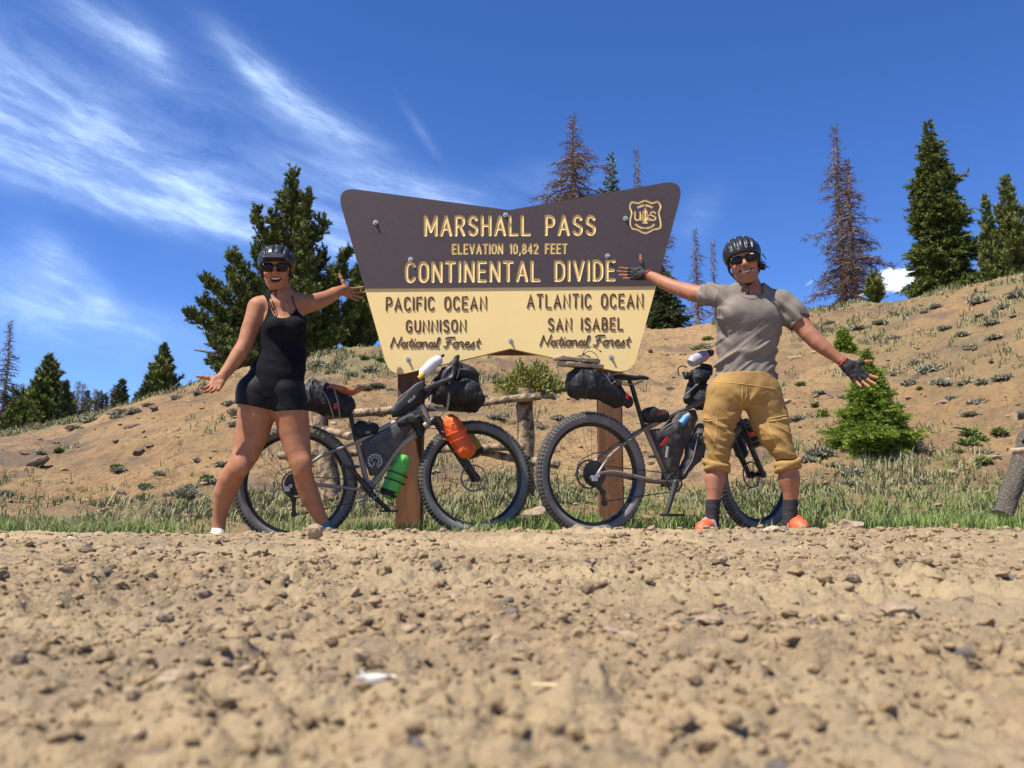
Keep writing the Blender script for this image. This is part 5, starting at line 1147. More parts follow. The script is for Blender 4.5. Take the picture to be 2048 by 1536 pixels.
# drop handlebar with hoods, stem
bar = MB(); stem0 = HT + up3 * .055; stem1 = q(868, 778)
bar.tube([HT, stem0, stem0 * .45 + stem1 * .55 + up3 * .0, stem1], [.02, .02, .018, .018], 10)
for sd in (-1, 1):
    o = n_ * sd
    bar.tube(catmull([stem1, stem1 + o * .12, stem1 + o * .205 + b1.d * .01, q(880, 754) + o * .225, q(893, 745) + o * .235, q(889, 766) + o * .245, q(868, 776) + o * .26, q(837, 790) + o * .28], 5), .0155, 9)
    bar.tube(catmull([q(884, 752) + o * .225, q(893, 742) + o * .23, q(900, 728) + o * .232, q(899, 723) + o * .232], 4), [.016] * 4 + [.019] * 4 + [.018] * 4 + [.014], 9)
    bar.tube(catmull([q(902, 731) + o * .235, q(905, 748) + o * .24, q(899, 768) + o * .245], 4), [.006] * 9, 6)
bar.build('handlebar', MT['satin'], b1.root)
bike_tubes(b1, 'brake_cable', [(catmull([q(893, 742, .23), q(905, 790, .1), q(880, 835, .05), q(863, 850, .03), q(846, 830, .03)], 6), .003), (catmull([q(870, 790), q(845, 850, -.02), q(880, 860, -.05), b1.B + up3 * .2 - n_ * .06], 6), .003)], 'black', 5)
# drivetrain
cr = MB(); cc_ = BB + n_ * .048; cr.tube(ring_pts(cc_, b1.d, up3, .060, 36), .005, 4, closed=True)
for i in range(5): a = 2 * math.pi * i / 5 + .3; cr.tube([cc_, cc_ + (b1.d * math.cos(a) + up3 * math.sin(a)) * .06], .006, 5)
cr.build('chainring', MT['steel'], b1.root)
def crank(bk, bb, pend, off, pl=.03):
    n__ = bk.n; m = MB(); e = pend; a_ = bb + n__ * off; m.tube([a_, a_ * .5 + e * .5, e], [.022, .016, .014], 10); m.ball(a_, .023, 10); m.build('crank_arm', MT['satin'], bk.root)
    p = MB(); sgn = np.sign(off); c0 = e + n__ * .055 * sgn
    for j in (-1, 1): p.box(c0 + bk.d * .045 * j, [.018, .095, .014], np.stack([bk.d, n__, up3], 1)); p.box(c0 + n__ * .045 * j, [.095, .012, .013], np.stack([bk.d, n__, up3], 1))
    p.tube([e, c0 + n__ * .05 * sgn], .009, 8); p.build('pedal', MT['black'], bk.root)
crank(b1, BB, q(699, 934, .075), .062); crank(b1, BB, q(779, 1022, -.075), -.062)
def chain(bk, bb, rh, r0, r1, jock):
    n__ = bk.n; a = bb + n__ * .048; b = rh + n__ * .048; m = MB(); P = [a + up3 * r0, b + up3 * r1 * 1.02]; m.tube(P, .0045, 4, fdir=n__, flat=.6)
    P = [a - up3 * r0 - bk.d * .01, jock + n__ * 0]; m.tube(P, .0045, 4, fdir=n__, flat=.6); m.build('chain', MT['satin'], bk.root)
chain(b1, BB, RH, .06, .045, q(592, 1030, .048))
def derailleur(bk, P, m1='satin'):
    m = MB(); m.tube([P[0], P[1], P[2], P[3]], [.014, .02, .013, .012], 8); m.ball(P[1], [.024, .018, .022], 10); m.build('derailleur', MT['satin'], bk.root)
    w_ = MB()
    for p in P[2:]: w_.tube([p - bk.n * .006, p + bk.n * .006], .019, 12)
    w_.build('jockey_wheel', MT['black'], bk.root); s = MB(); s.box(P[1] + bk.n * .02, [.034, .01, .03], np.stack([bk.d, bk.n, up3], 1)); s.box(P[1] + bk.n * .02 + bk.d * .02 + up3 * .018, [.022, .01, .02], np.stack([bk.d, bk.n, up3], 1)); s.build('derailleur_badge', MT['zinc'], bk.root)
derailleur(b1, [q(579, 968, .07), q(574, 978, .085), q(587, 1000, .07), q(588, 1028, .07)])
bike_tubes(b1, 'gear_cable', [(catmull([q(579, 975, .08), q(549, 975, .07), q(556, 944, .07), q(580, 935, .07), q(640, 915, .06)], 6), .0028)], 'black', 5)
# its luggage
def x1(rt):
    label_text(rt, b1, 'RYC', 733, 741, 868, 863, .075, 'white', -.2, .0009)
soft_bag('frame_pouch', 'small rounded black pouch on the first bicycle\'s top tube by the seat post', 'bag', [(q(722, 862), q(746, 858), .046, .040, .9), (q(715, 858), q(722, 852), .030, .036, .9)], 'bag', extra=x1, wr=.002)
def gear_logo(rt):
    m = MB(); c0 = q(750, 922, .058); R0 = 11.5 * 5.55 / F; P = []
    for i in range(4 * 13):
        a = math.radians(-70 + 320 * i / 51); rr = R0 * (1.24 if (i // 2) % 2 else 1.0); P.append(c0 + (b1.d * math.cos(a) + up3 * math.sin(a)) * rr)
    m.tube(P, .0022, 4); m.tube([c0 + (b1.d * math.cos(a) + up3 * math.sin(a)) * R0 * .66 for a in np.linspace(-1.2, 3.3, 20)], .002, 4)
    m.tube([c0 + (b1.d * -.02 + up3 * -.015) + (b1.d * math.cos(a) + up3 * math.sin(a)) * R0 * .4 for a in np.linspace(-2.4, .6, 10)], .002, 4); m.build('gear_emblem', MT['white'], rt, smooth=False)
    z = MB(); z.tube(catmull([q(739, 885, .052), q(752, 875, .06), q(772, 862, .056)], 4), .0025, 4); z.tube(catmull([q(745, 888, .058), q(762, 874, .061), q(778, 866, .056)], 4), .0016, 4); z.build('zip', MT['zip'], rt)
poly_bag('frame_bag', 'black frame bag with white gear emblem inside the first bicycle', 'bag', b1, [(724, 883), (793, 845), (826, 828), (840, 838), (808, 878), (757, 951), (739, 951), (721, 896)], .045, 'bag_dusty', extra=gear_logo, wr=.005)
def x2(rt):
    label_text(rt, b1, 'REVELATE', 819, 837, 806, 801, .042, 'white', -.75, .0011); strap(rt, [q(782, 818, .04), q(798, 795, .042), q(836, 766, .04)], .0025, 'zip', 'zip')
poly_bag('top_tube_bag', 'tall slanted black top tube bag behind the first bicycle\'s handlebar', 'bag', b1, [(779, 822), (784, 836), (806, 832), (846, 804), (858, 778), (846, 760), (826, 770)], .032, 'bag', extra=x2, wr=.003)
def x3(rt):
    for (a, b, c) in (((640, 775), (656, 800), (668, 838)), ((668, 778), (676, 806), (680, 838))): strap(rt, catmull([q(*a, .10), q(*b, .115), q(*c, .07)], 4), .004, 'zip', 'cord')
    m = MB(); m.box(q(671, 812, .105), [.022, .004, .034], np.stack([b1.d, b1.n, up3], 1)); m.build('red_tag', MT['red'], rt, smooth=False)
    strap(rt, catmull([q(612, 800, .10), q(608, 780, .11), q(613, 762, .08), q(626, 757, .02), q(640, 765, -.03)], 5), .005, 'sandal', 'tan_cord', t=1)
soft_bag('saddle_bag', 'tapered black saddle bag under the brown leather saddle', 'bag', [(q(622, 795), q(655, 802), .092, .088, .95), (q(655, 802), q(684, 815), .088, .066, .9), (q(684, 815), q(694, 806), .055, .048, .8), (q(626, 776), q(650, 776), .05, .04, .9)], 'bag', extra=x3, wr=.008, freq=11)
def x4(rt):
    strap(rt, catmull([q(897, 735, .21), q(899, 760, .24), q(897, 800, .23), q(893, 824, .19)], 5), .007, 'zip', 'reflective_strap', fdir=b1.n)
    strap(rt, catmull([q(920, 735, .10), q(945, 742, .10), q(948, 755, .12)], 4), .002, 'zip', 'cord')
    strap(rt, catmull([q(862, 790, .20), q(862, 812, .21), q(880, 822, .2), q(890, 820, .19)], 4), .005, 'zip', 'piping')
soft_bag('handlebar_roll', 'bulky crumpled black roll bag hanging on the first bicycle\'s drop bar', 'bag', [(q(890, 785) + n_ * .19, q(890, 785) - n_ * .19, .075, .075, 1), (q(925, 790) + n_ * .17, q(925, 790) - n_ * .19, .092, .09, 1), (q(928, 752) + n_ * .11, q(928, 752) - n_ * .12, .068, .068, 1), (q(905, 745) + n_ * .10, q(905, 745) - n_ * .12, .05, .05, 1), (q(945, 805) + n_ * .12, q(945, 805) - n_ * .12, .06, .06, 1)], 'bag', extra=x4, wr=.016, freq=8, k=.035, res=.0055)
def x5(rt):
    mc = MB(); mc.tube([q(780, 981), q(776, 992)], [.063, .052], 14); mc.build('base_cap', MT['bag'], rt)
    for y in (.36, .62):
        c0 = q(802, 928) * (1 - y) + q(781, 984) * y; ax = unit(q(802, 928) - q(781, 984)); e1 = unit(np.cross(ax, n_)); strap(rt, ring_pts(c0, e1, n_, .066, 24), .008, 'strap', 'strap', closed=True, t=.3)
soft_bag('dry_bag', 'lime green dry bag strapped below the first bicycle\'s down tube', 'bag', [(q(803, 924), q(781, 980), .058, .060, 1)], 'green', extra=x5, wr=.005, freq=16, res=.004)
ax = unit(q(803, 924) - q(781, 980))
def x6(rt):
    for t in (.30, .58): c0 = q(907, 848, .12) * (1 - t) + q(930, 898, .12) * t; a_ = unit(q(930, 898, .12) - q(907, 848, .12)); e1 = unit(np.cross(a_, n_)); strap(rt, ring_pts(c0, e1, unit(np.cross(a_, e1)), .069, 20), .006, 'orange', 'strap', closed=True, t=.5)
    strap(rt, [q(897, 866, .17), q(884, 863, .18)], .005, 'orange', 'strap_end', t=1); strap(rt, [q(899, 881, .17), q(886, 878, .18)], .005, 'orange', 'strap_end', t=1)
soft_bag('dry_bag', 'bright orange dry bag lashed to the near fork leg of the first bicycle', 'bag', [(q(903, 846, .12), q(911, 864, .12), .055, .058, 1), (q(911, 864, .12), q(930, 898, .12), .058, .066, 1)], 'orange', extra=x6, wr=.006, freq=15, res=.004)
soft_bag('dry_bag', 'yellow dry bag on the far fork leg behind the orange bag', 'bag', [(q(920, 855, -.12), q(948, 898, -.12), .050, .060, 1)], 'yellow', wr=.005, freq=15, extra=lambda rt: MB().tube([q(949, 902, -.12), q(954, 911, -.12)], [.064, .055], 14).build('base_cap', MT['bag'], rt))
soft_bag('feed_bag', 'small black crumpled pouch hanging behind the first bicycle\'s head tube', 'bag', [(q(832, 842, .05), q(840, 864, .04), .038, .034, 1), (q(800, 846, .04), q(826, 834, .05), .03, .034, 1)], 'bag', wr=.008, freq=18)
m = thing('water_bottle', 'milky white plastic bottle lying on the first bicycle\'s handlebar bag', 'bottle', q(860, 735, .05)); mb = MB()
mb.tube([q(843, 752, .06), q(848, 745, .06), q(866, 727, .05), q(878, 719, .04), q(882, 714, .04)], [.022, .036, .038, .034, .012], 14); mb.build('bottle_body', MT['plastic'], m); mb = MB(); mb.tube([q(881, 714, .04), q(887, 709, .04)], .012, 10); mb.build('cap', MT['black'], m)
mb = MB(); mb.tube([q(838, 757, .10), q(848, 747, .10)], [.016, .016], 8); mb.build('wrapper', MT['yellow'], m)

# --- second bicycle (behind the man)
A = W(1184, 948, 5.27); B = W(1512, 949, 5.78)
b2 = Bike(A, B, 'bronze grey bikepacking bicycle with black saddle behind the man', None, None); q = b2.q; n_ = b2.n
wheel(b2, b2.A, b2.d, b2.n, True, [('SPARWOOD', R29 - .034, 62, 20, .020, 'zip', .034), ('I', R29 - .036, 205, 200, .02, 'red', .034), ('I', R29 - .036, 237, 232, .02, 'red', .034)], 2)
st_ = math.radians(12); d2 = np.array([b2.d[0] * math.cos(st_) - b2.d[1] * math.sin(st_), b2.d[0] * math.sin(st_) + b2.d[1] * math.cos(st_), 0]); n2 = np.array([d2[1], -d2[0], 0])
wheel(b2, b2.B, d2, n2, False, [], 0)
BB = q(1339.5, 966); ST = q(1288, 850); RH = b2.A; HT = q(1425, 790); HB = q(1447, 830)
fr = MB(); fr.tube([BB, ST], .017, 12); fr.tube(catmull([q(1290, 858), q(1350, 826), HT + [0, 0, -.015]], 4), .018, 12); fr.tube([BB, q(1395, 900), HB], [.022, .025, .024], 12); fr.tube([HT + up3 * .015, HB - up3 * .01], .025, 12); fr.tube([BB - n_ * .035, BB + n_ * .035], .024, 14)
for sd in (-1, 1):
    fr.tube(catmull([q(1291, 855) + n_ * .02 * sd, q(1250, 882) + n_ * .045 * sd, q(1210, 912) + n_ * .062 * sd, RH + n_ * .068 * sd], 4), .0085, 8)
    fr.tube(catmull([BB + n_ * .03 * sd, q(1290, 960) + n_ * .045 * sd, q(1220, 945) + n_ * .062 * sd, RH + n_ * .068 * sd], 4), .012, 8)
fr.build('frame', MT['frame_grey'], b2.root)
bike_tubes(b2, 'seat_post', [([ST - up3 * .02, q(1263, 770)], .0145), ([q(1263, 770), q(1258, 760)], .012)], 'black'); bike_tubes(b2, 'seat_clamp', [([ST - up3 * .01, ST + up3 * .008], .021)], 'black')
sad = MB(); n = 12; secs = [(1220, 752, .068, .010), (1232, 752, .074, .016), (1250, 755, .055, .018), (1268, 756, .034, .016), (1284, 755, .023, .014), (1296, 757, .012, .010)]; V = []
for (px, py, wd, th) in secs:
    c0 = q(px, py)
    for j in range(n): a = 2 * math.pi * j / n; V.append(c0 + n_ * wd * math.cos(a) + up3 * (th * math.sin(a)))
k = n; sad.add(V, [(i * k + j, (i + 1) * k + j, (i + 1) * k + (j + 1) % k, i * k + (j + 1) % k) for i in range(len(secs) - 1) for j in range(k)] + [tuple(range(k)), tuple((len(secs) - 1) * k + j for j in range(k))])
sad.build('saddle', MT['saddle_black'], b2.root)
bike_tubes(b2, 'saddle_rail', [(catmull([q(1230, 760) + n_ * .02 * s_, q(1262, 770) + n_ * .02 * s_, q(1285, 761) + n_ * .01 * s_], 4), .0035) for s_ in (-1, 1)], 'steel', 6)
fork(b2, HB, q(1462, 838), b2.B, d2, n2)
bar = MB(); s0 = HT + up3 * .06; bar.tube([HT, s0, s0 + b2.d * .06], .02, 10)
for sd in (-1, 1): bar.tube(catmull([s0 + b2.d * .06, s0 + b2.d * .06 + n_ * .10 * sd, s0 + b2.d * .03 + n_ * .22 * sd + up3 * .0], 4), .015, 9)
bar.build('handlebar', MT['satin'], b2.root)
cr = MB(); cc_ = BB + n_ * .048; cr.tube(ring_pts(cc_, b2.d, up3, .054, 36), .0055, 4, closed=True)
for i in range(4): a = 2 * math.pi * i / 4 + .3; cr.tube([cc_, cc_ + (b2.d * math.cos(a) + up3 * math.sin(a)) * .054], .006, 5)
cr.build('chainring', MT['satin'], b2.root); crank(b2, BB, q(1333, 1030, .075), .062); crank(b2, BB, BB - n_ * .075 + up3 * .17 + b2.d * .02, -.062)
chain(b2, BB, RH, .054, .05, q(1207, 1003, .048)); derailleur(b2, [q(1196, 950, .07), q(1186, 957, .085), q(1206, 985, .07), q(1209, 1006, .07)])
bike_tubes(b2, 'gear_cable', [(catmull([q(1190, 960, .08), q(1160, 950, .07), q(1158, 925, .07), q(1190, 906, .07), q(1215, 907, .07)], 6), .0028)], 'black', 5)
m = MB(); c0 = q(1178, 915, .055)
# luggage of the second bicycle
def y1(rt):
    for (a, b, c) in (((1172, 742), (1178, 765), (1170, 800)), ((1205, 745), (1218, 765), (1222, 800)), ((1222, 750), (1236, 775), (1248, 812))): strap(rt, catmull([q(*a, .08), q(*b, .105), q(*c, .07)], 4), .004, 'strap', 'strap')
    strap(rt, [q(1212, 748, .09), q(1222, 768, .10), q(1232, 762, .1)], .003, 'zip', 'buckle', t=1); m = MB(); m.box(q(1255, 792, .09), [.016, .004, .034], np.stack([b2.d, b2.n, up3], 1)); m.build('red_tag', MT['red'], rt, smooth=False)
soft_bag('saddle_bag', 'large bulging black saddle bag under tan sandals on the second bicycle', 'bag', [(q(1158, 768), q(1190, 772), .088, .080, .95), (q(1190, 772), q(1230, 792), .080, .072, .9), (q(1230, 792), q(1255, 802), .066, .052, .85), (q(1165, 752), q(1220, 762), .055, .05, .9)], 'bag', extra=y1, wr=.010, freq=9, res=.005)
for k, (a, b, yy, lb) in enumerate([((1112, 716), (1196, 719), 0, 'upper tan flip flop strapped on top of the black saddle bag'), ((1122, 729), (1203, 728), 1, 'lower tan flip flop pressed against the black saddle bag')]):
    P0, P1 = q(*a), q(*b); D_ = P1 - P0; S = SDF(np.minimum(P0, P1) - .09, np.maximum(P0, P1) + .09, .004)
    S.cone(P0 + D_ * .10, P0 + D_ * .45, .045, .038, .02); S.cone(P0 + D_ * .45, P0 + D_ * .88, .036, .048, .02)
    zc0 = (P0 + P1)[2] / 2; S.plane([0, 0, zc0 + .012], [.02, 0, 1]); S.plane([0, 0, zc0 - .012], [-.02, 0, -1]); S.wrinkle(lambda x, y, z: .003 * noise3(x * 30, y * 30, z * 60, 2))
    rt = thing('flip_flop', lb, 'sandal', P0); S.build('sole', MT['sandal'], rt)
    m = MB(); m.tube(catmull([P0 + D_ * .82 + [0, 0, .012], P0 + D_ * .62 + n_ * .03 + [0, 0, .020], P0 + D_ * .45 + n_ * .036 + [0, 0, .012]], 4), .005, 6); m.tube(catmull([P0 + D_ * .82 + [0, 0, .012], P0 + D_ * .62 - n_ * .03 + [0, 0, .020], P0 + D_ * .45 - n_ * .036 + [0, 0, .012]], 4), .005, 6); m.build('thong', MT['sandal'], rt)
m = MB(); m.tube(catmull([q(1165, 708, .05), q(1172, 697, .05), q(1186, 694, .05), q(1200, 702, .05)], 5), .0022, 5); m.tube(catmull([q(1166, 710, .05), q(1178, 702, .05), q(1192, 709, .06), q(1196, 724, .06), q(1178, 735, .08)], 5), .0022, 5); m.ball(q(1201, 703, .05), .006, 6); m.ball(q(1167, 708, .05), .007, 6)
tag(m.build('elastic_cord', MT['strap']), 'thin black elastic cord looping above the tan flip flops', 'cord')
soft_bag('frame_pouch', 'rounded black pouch on the second bicycle\'s top tube', 'bag', [(q(1298, 834), q(1326, 832), .046, .042, .8), (q(1290, 826), q(1306, 822), .025, .03, .8)], 'bag', extra=lambda rt: label_text(rt, b2, 'REVELATE', 1316, 1336, 832, 828, .045, 'red', -.35, .001), wr=.003)
def y2(rt):
    m = MB(); P = [q(1320, 890, .062), q(1335, 873, .062), q(1340, 877, .062), q(1325, 893, .062)]; m.prism(P, -n_ * .004); m.build('red_label', MT['red'], rt, smooth=False)
    strap(rt, catmull([q(1320, 862, .05), q(1345, 845, .055), q(1372, 836, .05)], 4), .003, 'zip', 'zip', t=1); strap(rt, [q(1336, 893, .07), q(1333, 915, .07)], .009, 'zip', 'key_bunch', t=.4)
    m = MB(); m.tube([q(1362, 848, .06), q(1373, 834, .06)], [.022, .022], 12); m.build('bottle_in_pocket', MT['blue'], rt); m = MB(); m.tube([q(1373, 834, .06), q(1378, 829, .06)], [.018, .014], 12); m.build('bottle_cap', MT['clear'], rt)
poly_bag('frame_bag', 'dusty dark grey frame bag with red label inside the second bicycle', 'bag', b2, [(1298, 860), (1326, 856), (1354, 824), (1388, 818), (1392, 840), (1376, 880), (1360, 915), (1350, 946), (1330, 946), (1311, 903)], .045, 'bag_dusty', extra=y2, wr=.007)
soft_bag('down_tube_bag', 'long dusty grey bag slung under the second bicycle\'s down tube', 'bag', [(q(1400, 862, .02), q(1388, 905, .02), .05, .058, .8), (q(1388, 905, .02), q(1366, 950, .02), .058, .034, .8)], 'bag_dusty', wr=.007, extra=lambda rt: strap(rt, catmull([q(1396, 868, .07), q(1386, 915, .075), q(1368, 948, .06)], 4), .003, 'zip', 'zip', t=1))
def y3(rt):
    strap(rt, catmull([q(1358, 752, .08), q(1356, 738, .08), q(1364, 732, .08), q(1374, 735, .07)], 5), .004, 'strap', 'cord_loop', t=1)
    strap(rt, catmull([q(1368, 792, .09), q(1382, 780, .10), q(1396, 768, .09)], 4), .004, 'zip', 'reflective_strap'); strap(rt, catmull([q(1385, 778, .10), q(1392, 768, .11), q(1388, 776, .1)], 4), .002, 'zip', 'carabiner', t=1)
soft_bag('feed_bag', 'black roll top feed bag holding a bottle on the second handlebar', 'bag', [(q(1374, 800, .03), q(1396, 755, .04), .036, .058, 1), (q(1396, 755, .04), q(1412, 742, .03), .055, .05, 1), (q(1366, 744, .05), q(1372, 752, .05), .016, .03, 1)], 'bag', extra=y3, wr=.009, freq=13)
soft_bag('handlebar_roll', 'black roll bag behind the man\'s hip on the second bicycle', 'bag', [(q(1440, 790, 0) + n_ * .16, q(1440, 790, 0) - n_ * .2, .085, .085, 1)], 'bag', wr=.01, freq=10, res=.006)
m = thing('water_bottle', 'clear scuffed bottle with pink band lying on the feed bag by the man', 'bottle', q(1400, 715, .03)); mb = MB(); mb.tube([q(1382, 727, .04), q(1386, 722, .04), q(1406, 712, .04), q(1413, 709, .04)], [.030, .038, .037, .026], 14); mb.build('bottle_body', MT['clear'], m); mb = MB(); mb.tube([q(1405, 713, .04), q(1411, 710, .04)], [.038, .032], 14); mb.build('band', MT['pink'], m); mb = MB(); mb.tube([q(1413, 709, .04), q(1422, 705, .04), q(1426, 703, .04)], [.024, .024, .012], 12); mb.build('cap', MT['bag'], m)
m = thing('bottle_cage', 'black bottle cage with an orange band strapped to the second fork', 'bottle cage', b2.B + up3 * .25)
e = b2.B + n2 * .10; top_ = q(1500, 848, 0); mb = MB(); a0_ = W(1501, 846, 5.62); a1_ = W(1519, 893, 5.62); mb.tube([a0_, a1_], [.034, .036], 12); mb.build('cage_body', MT['bag'], m); c0 = a0_ * .55 + a1_ * .45; mb = MB(); mb.tube([c0 - (a1_ - a0_) * .09, c0 + (a1_ - a0_) * .09], .038, 14); mb.build('orange_band', MT['orange'], m)
for f in (.1, .75, .95):
    c0 = a0_ * (1 - f) + a1_ * f; mb = MB(); mb.tube([c0 - (a1_ - a0_) * .015, c0 + (a1_ - a0_) * .015], .0375, 14); mb.build('strap', MT['zip'], m)
soft_bag('fork_bag', 'black bag on the far fork leg seen between the man\'s legs', 'bag', [(W(1470, 858, 5.9), W(1482, 905, 5.9), .045, .05, 1)], 'bag', wr=.006)
# ------------------------------------------------------------------ people
M_('skin_w', 'tanned_skin_woman', (.37, .165, .088), .6, (.32, .138, .072), 14, 4, .12, 120, bdist=.001, attr=[('lip', (.10, .018, .014)), ('rose', (.40, .13, .08))], sub=.04, spec=.25)
M_('skin_m', 'tanned_skin_man', (.36, .16, .093), .55, (.31, .132, .073), 14, 4, .15, 120, bdist=.001, attr=[('lip', (.13, .028, .02)), ('rose', (.45, .15, .10)), ('stubble', (.22, .125, .085))], sub=.06, spec=.35)
M_('tank', 'black_stretch_top', (.005, .0055, .008), .85, (.009, .009, .012), 10, 4, .3, 60, bdist=.002, spec=.12)
M_('mesh_tank', 'sheer_dark_panel', (.045, .045, .05), .7)
M_('shorts', 'black_lycra', (.0065, .007, .010), .6, (.011, .011, .014), 8, 4, .2, 50, bdist=.002, spec=.2)
M_('tee', 'grey_brown_merino', (.205, .175, .145), .9, (.17, .145, .12), 7, 5, .35, 90, bdist=.003, spec=.2)
M_('khaki', 'golden_khaki_canvas', (.34, .205, .068), .85, (.29, .17, .056), 6, 5, .4, 70, bdist=.003, spec=.25, dirt=((.30, .19, .085), .55, .78), dscale=5)
M_('khaki_in', 'khaki_seam_side', (.50, .31, .10), .85)
M_('helmet', 'matte_black_helmet', (.018, .020, .024), .36, spec=.5)
M_('foam', 'helmet_inner_foam', (.008, .008, .008), .95)
M_('lens', 'dark_sunglass_lens', (.006, .006, .007), .18, spec=.35)
M_('hair', 'dark_brown_hair', (.030, .017, .010), .55)
M_('teeth', 'teeth', (.60, .56, .49), .4)
M_('glove', 'black_cycling_glove', (.009, .009, .010), .7, (.022, .021, .02), 30, 4, .5, 90, bdist=.002)
M_('glove_red', 'red_glove_trim', (.50, .035, .03), .7)
M_('sock', 'black_sock', (.018, .018, .02), .9, (.03, .03, .032), 30, 4, .4, 120)
M_('sockp', 'grey_sock_pattern', (.12, .12, .125), .9)
M_('shoe_o', 'coral_orange_shoe', (.72, .115, .045), .55, dirt=((.42, .16, .09), .55, .8), dscale=14)
M_('shoe_g', 'grey_shoe', (.16, .17, .20), .7); M_('shoe_w', 'white_shoe', (.50, .485, .45), .7); M_('sole', 'dark_grey_sole', (.05, .045, .042), .85); M_('sock_b', 'teal_blue_sock', (.03, .15, .22), .9)

def Rz(a): c, s_ = math.cos(a), math.sin(a); return np.array([[c, -s_, 0], [s_, c, 0], [0, 0, 1.]])
def Rx(a): c, s_ = math.cos(a), math.sin(a); return np.array([[1., 0, 0], [0, c, -s_], [0, s_, c]])
def Ry(a): c, s_ = math.cos(a), math.sin(a); return np.array([[c, 0, s_], [0, 1., 0], [-s_, 0, c]])
def frame3(d, ac):
    d = unit(d); ac = np.asarray(ac, float); ac = unit(ac - d * (ac @ d)); return d, ac
def hand_prims(w, d, ac, nm, s_=1.0, curl=(.25, .3, .35, .4), spread=.10, thumb=None, tcurl=.15):
    """w wrist; d towards the fingers; ac towards the thumb; nm out of the palm. Returns palm prims and finger prims (a,b,ra,rb)"""
    w = np.asarray(w, float); palm, fing = [], []
    K = [(.090, .028), (.094, .0095), (.088, -.0095), (.080, -.027)]; LN = [(.042, .025, .021), (.046, .028, .022), (.042, .026, .021), (.032, .020, .018)]
    for i, ((al, of), L) in enumerate(zip(K, LN)):
        k = w + (d * al + ac * of) * s_; palm.append((w + (d * .012 + ac * of * .55) * s_, k, .0145 * s_, .0115 * s_))
        sd = (1.5 - i) * spread * .66; th = curl[i] * .6; p = k
        for j, l in enumerate(L):
            dd = unit((d * math.cos(sd) + ac * math.sin(sd))) * math.cos(th) + nm * math.sin(th); q_ = p + dd * l * s_; r0 = (.0100, .0090, .0082)[j] * s_; r1 = (.0090, .0082, .0072)[j] * s_
            if i == 3: r0 *= .9; r1 *= .9
            fing.append((p, q_, r0, r1)); p = q_; th += curl[i] * .8
    palm.append((w + (d * .02 + ac * .012) * s_, w + (d * .05 + ac * .030) * s_ + nm * .006, .017 * s_, .014 * s_)); palm.append((w + d * .045 * s_ - ac * .022 * s_, w + d * .07 * s_ + ac * .02 * s_, .0125 * s_, .0125 * s_))
    td = unit(thumb if thumb is not None else d * .45 + ac * .9 + nm * .15); b = w + (d * .030 + ac * .026) * s_ + nm * .006; p1 = b + td * .040 * s_; p2 = p1 + unit(td + d * tcurl) * .032 * s_; p3 = p2 + unit(td + d * tcurl * 1.6) * .026 * s_
    th_ = [(b, p1, .0150 * s_, .0118 * s_), (p1, p2, .0112 * s_, .0100 * s_), (p2, p3, .0100 * s_, .0082 * s_)]
    return palm, fing, th_
def hand_mesh(args, forearm, res=.0026):
    """hand + the end of the forearm on a fine grid"""
    palm, fing, th_ = hand_prims(**args); al = palm + fing + th_; lo = np.min([np.minimum(a, b) for a, b, *_ in al], 0) - .03; hi = np.max([np.maximum(a, b) for a, b, *_ in al], 0) + .03
    S = SDF(lo, hi, res)
    for a, b, ra, rb in palm: S.cone(a, b, ra, rb, .014)
    fa, fb, ra, rb = forearm; S.cone(fa, fb, ra, rb, .02)
    for i in range(0, len(fing), 3):
        for a, b, r0, r1 in fing[i:i + 3]: S.cone(a, b, r0, r1, .0035)
    for a, b, r0, r1 in th_: S.cone(a, b, r0, r1, .008)
    return S.mesh()
def glove_mesh(args, cuff, res=.0028):
    palm, fing, th_ = hand_prims(**args); al = palm + th_; lo = np.min([np.minimum(a, b) for a, b, *_ in al], 0) - .05; hi = np.max([np.maximum(a, b) for a, b, *_ in al], 0) + .06
    S = SDF(lo, hi, res); g = .0035
    for a, b, ra, rb in palm: S.cone(a, b, ra + g, rb + g, .014)
    S.cone(cuff[0], cuff[1], cuff[2], cuff[3], .015)
    for i in range(0, 12, 3): a, b, r0, r1 = fing[i]; S.cone(a, a + (b - a) * .72, r0 + g * .8, r0 + g * .6, .004)
    a, b, r0, r1 = th_[0]; S.cone(a, b, r0 + g, r1 + g, .008); a, b, r0, r1 = th_[1]; S.cone(a, a + (b - a) * .3, r0 + g, r0 + g, .004)
    S.wrinkle(lambda x, y, z: .0022 * noise3(x * 70, y * 70, z * 70, 3)); return S.mesh()

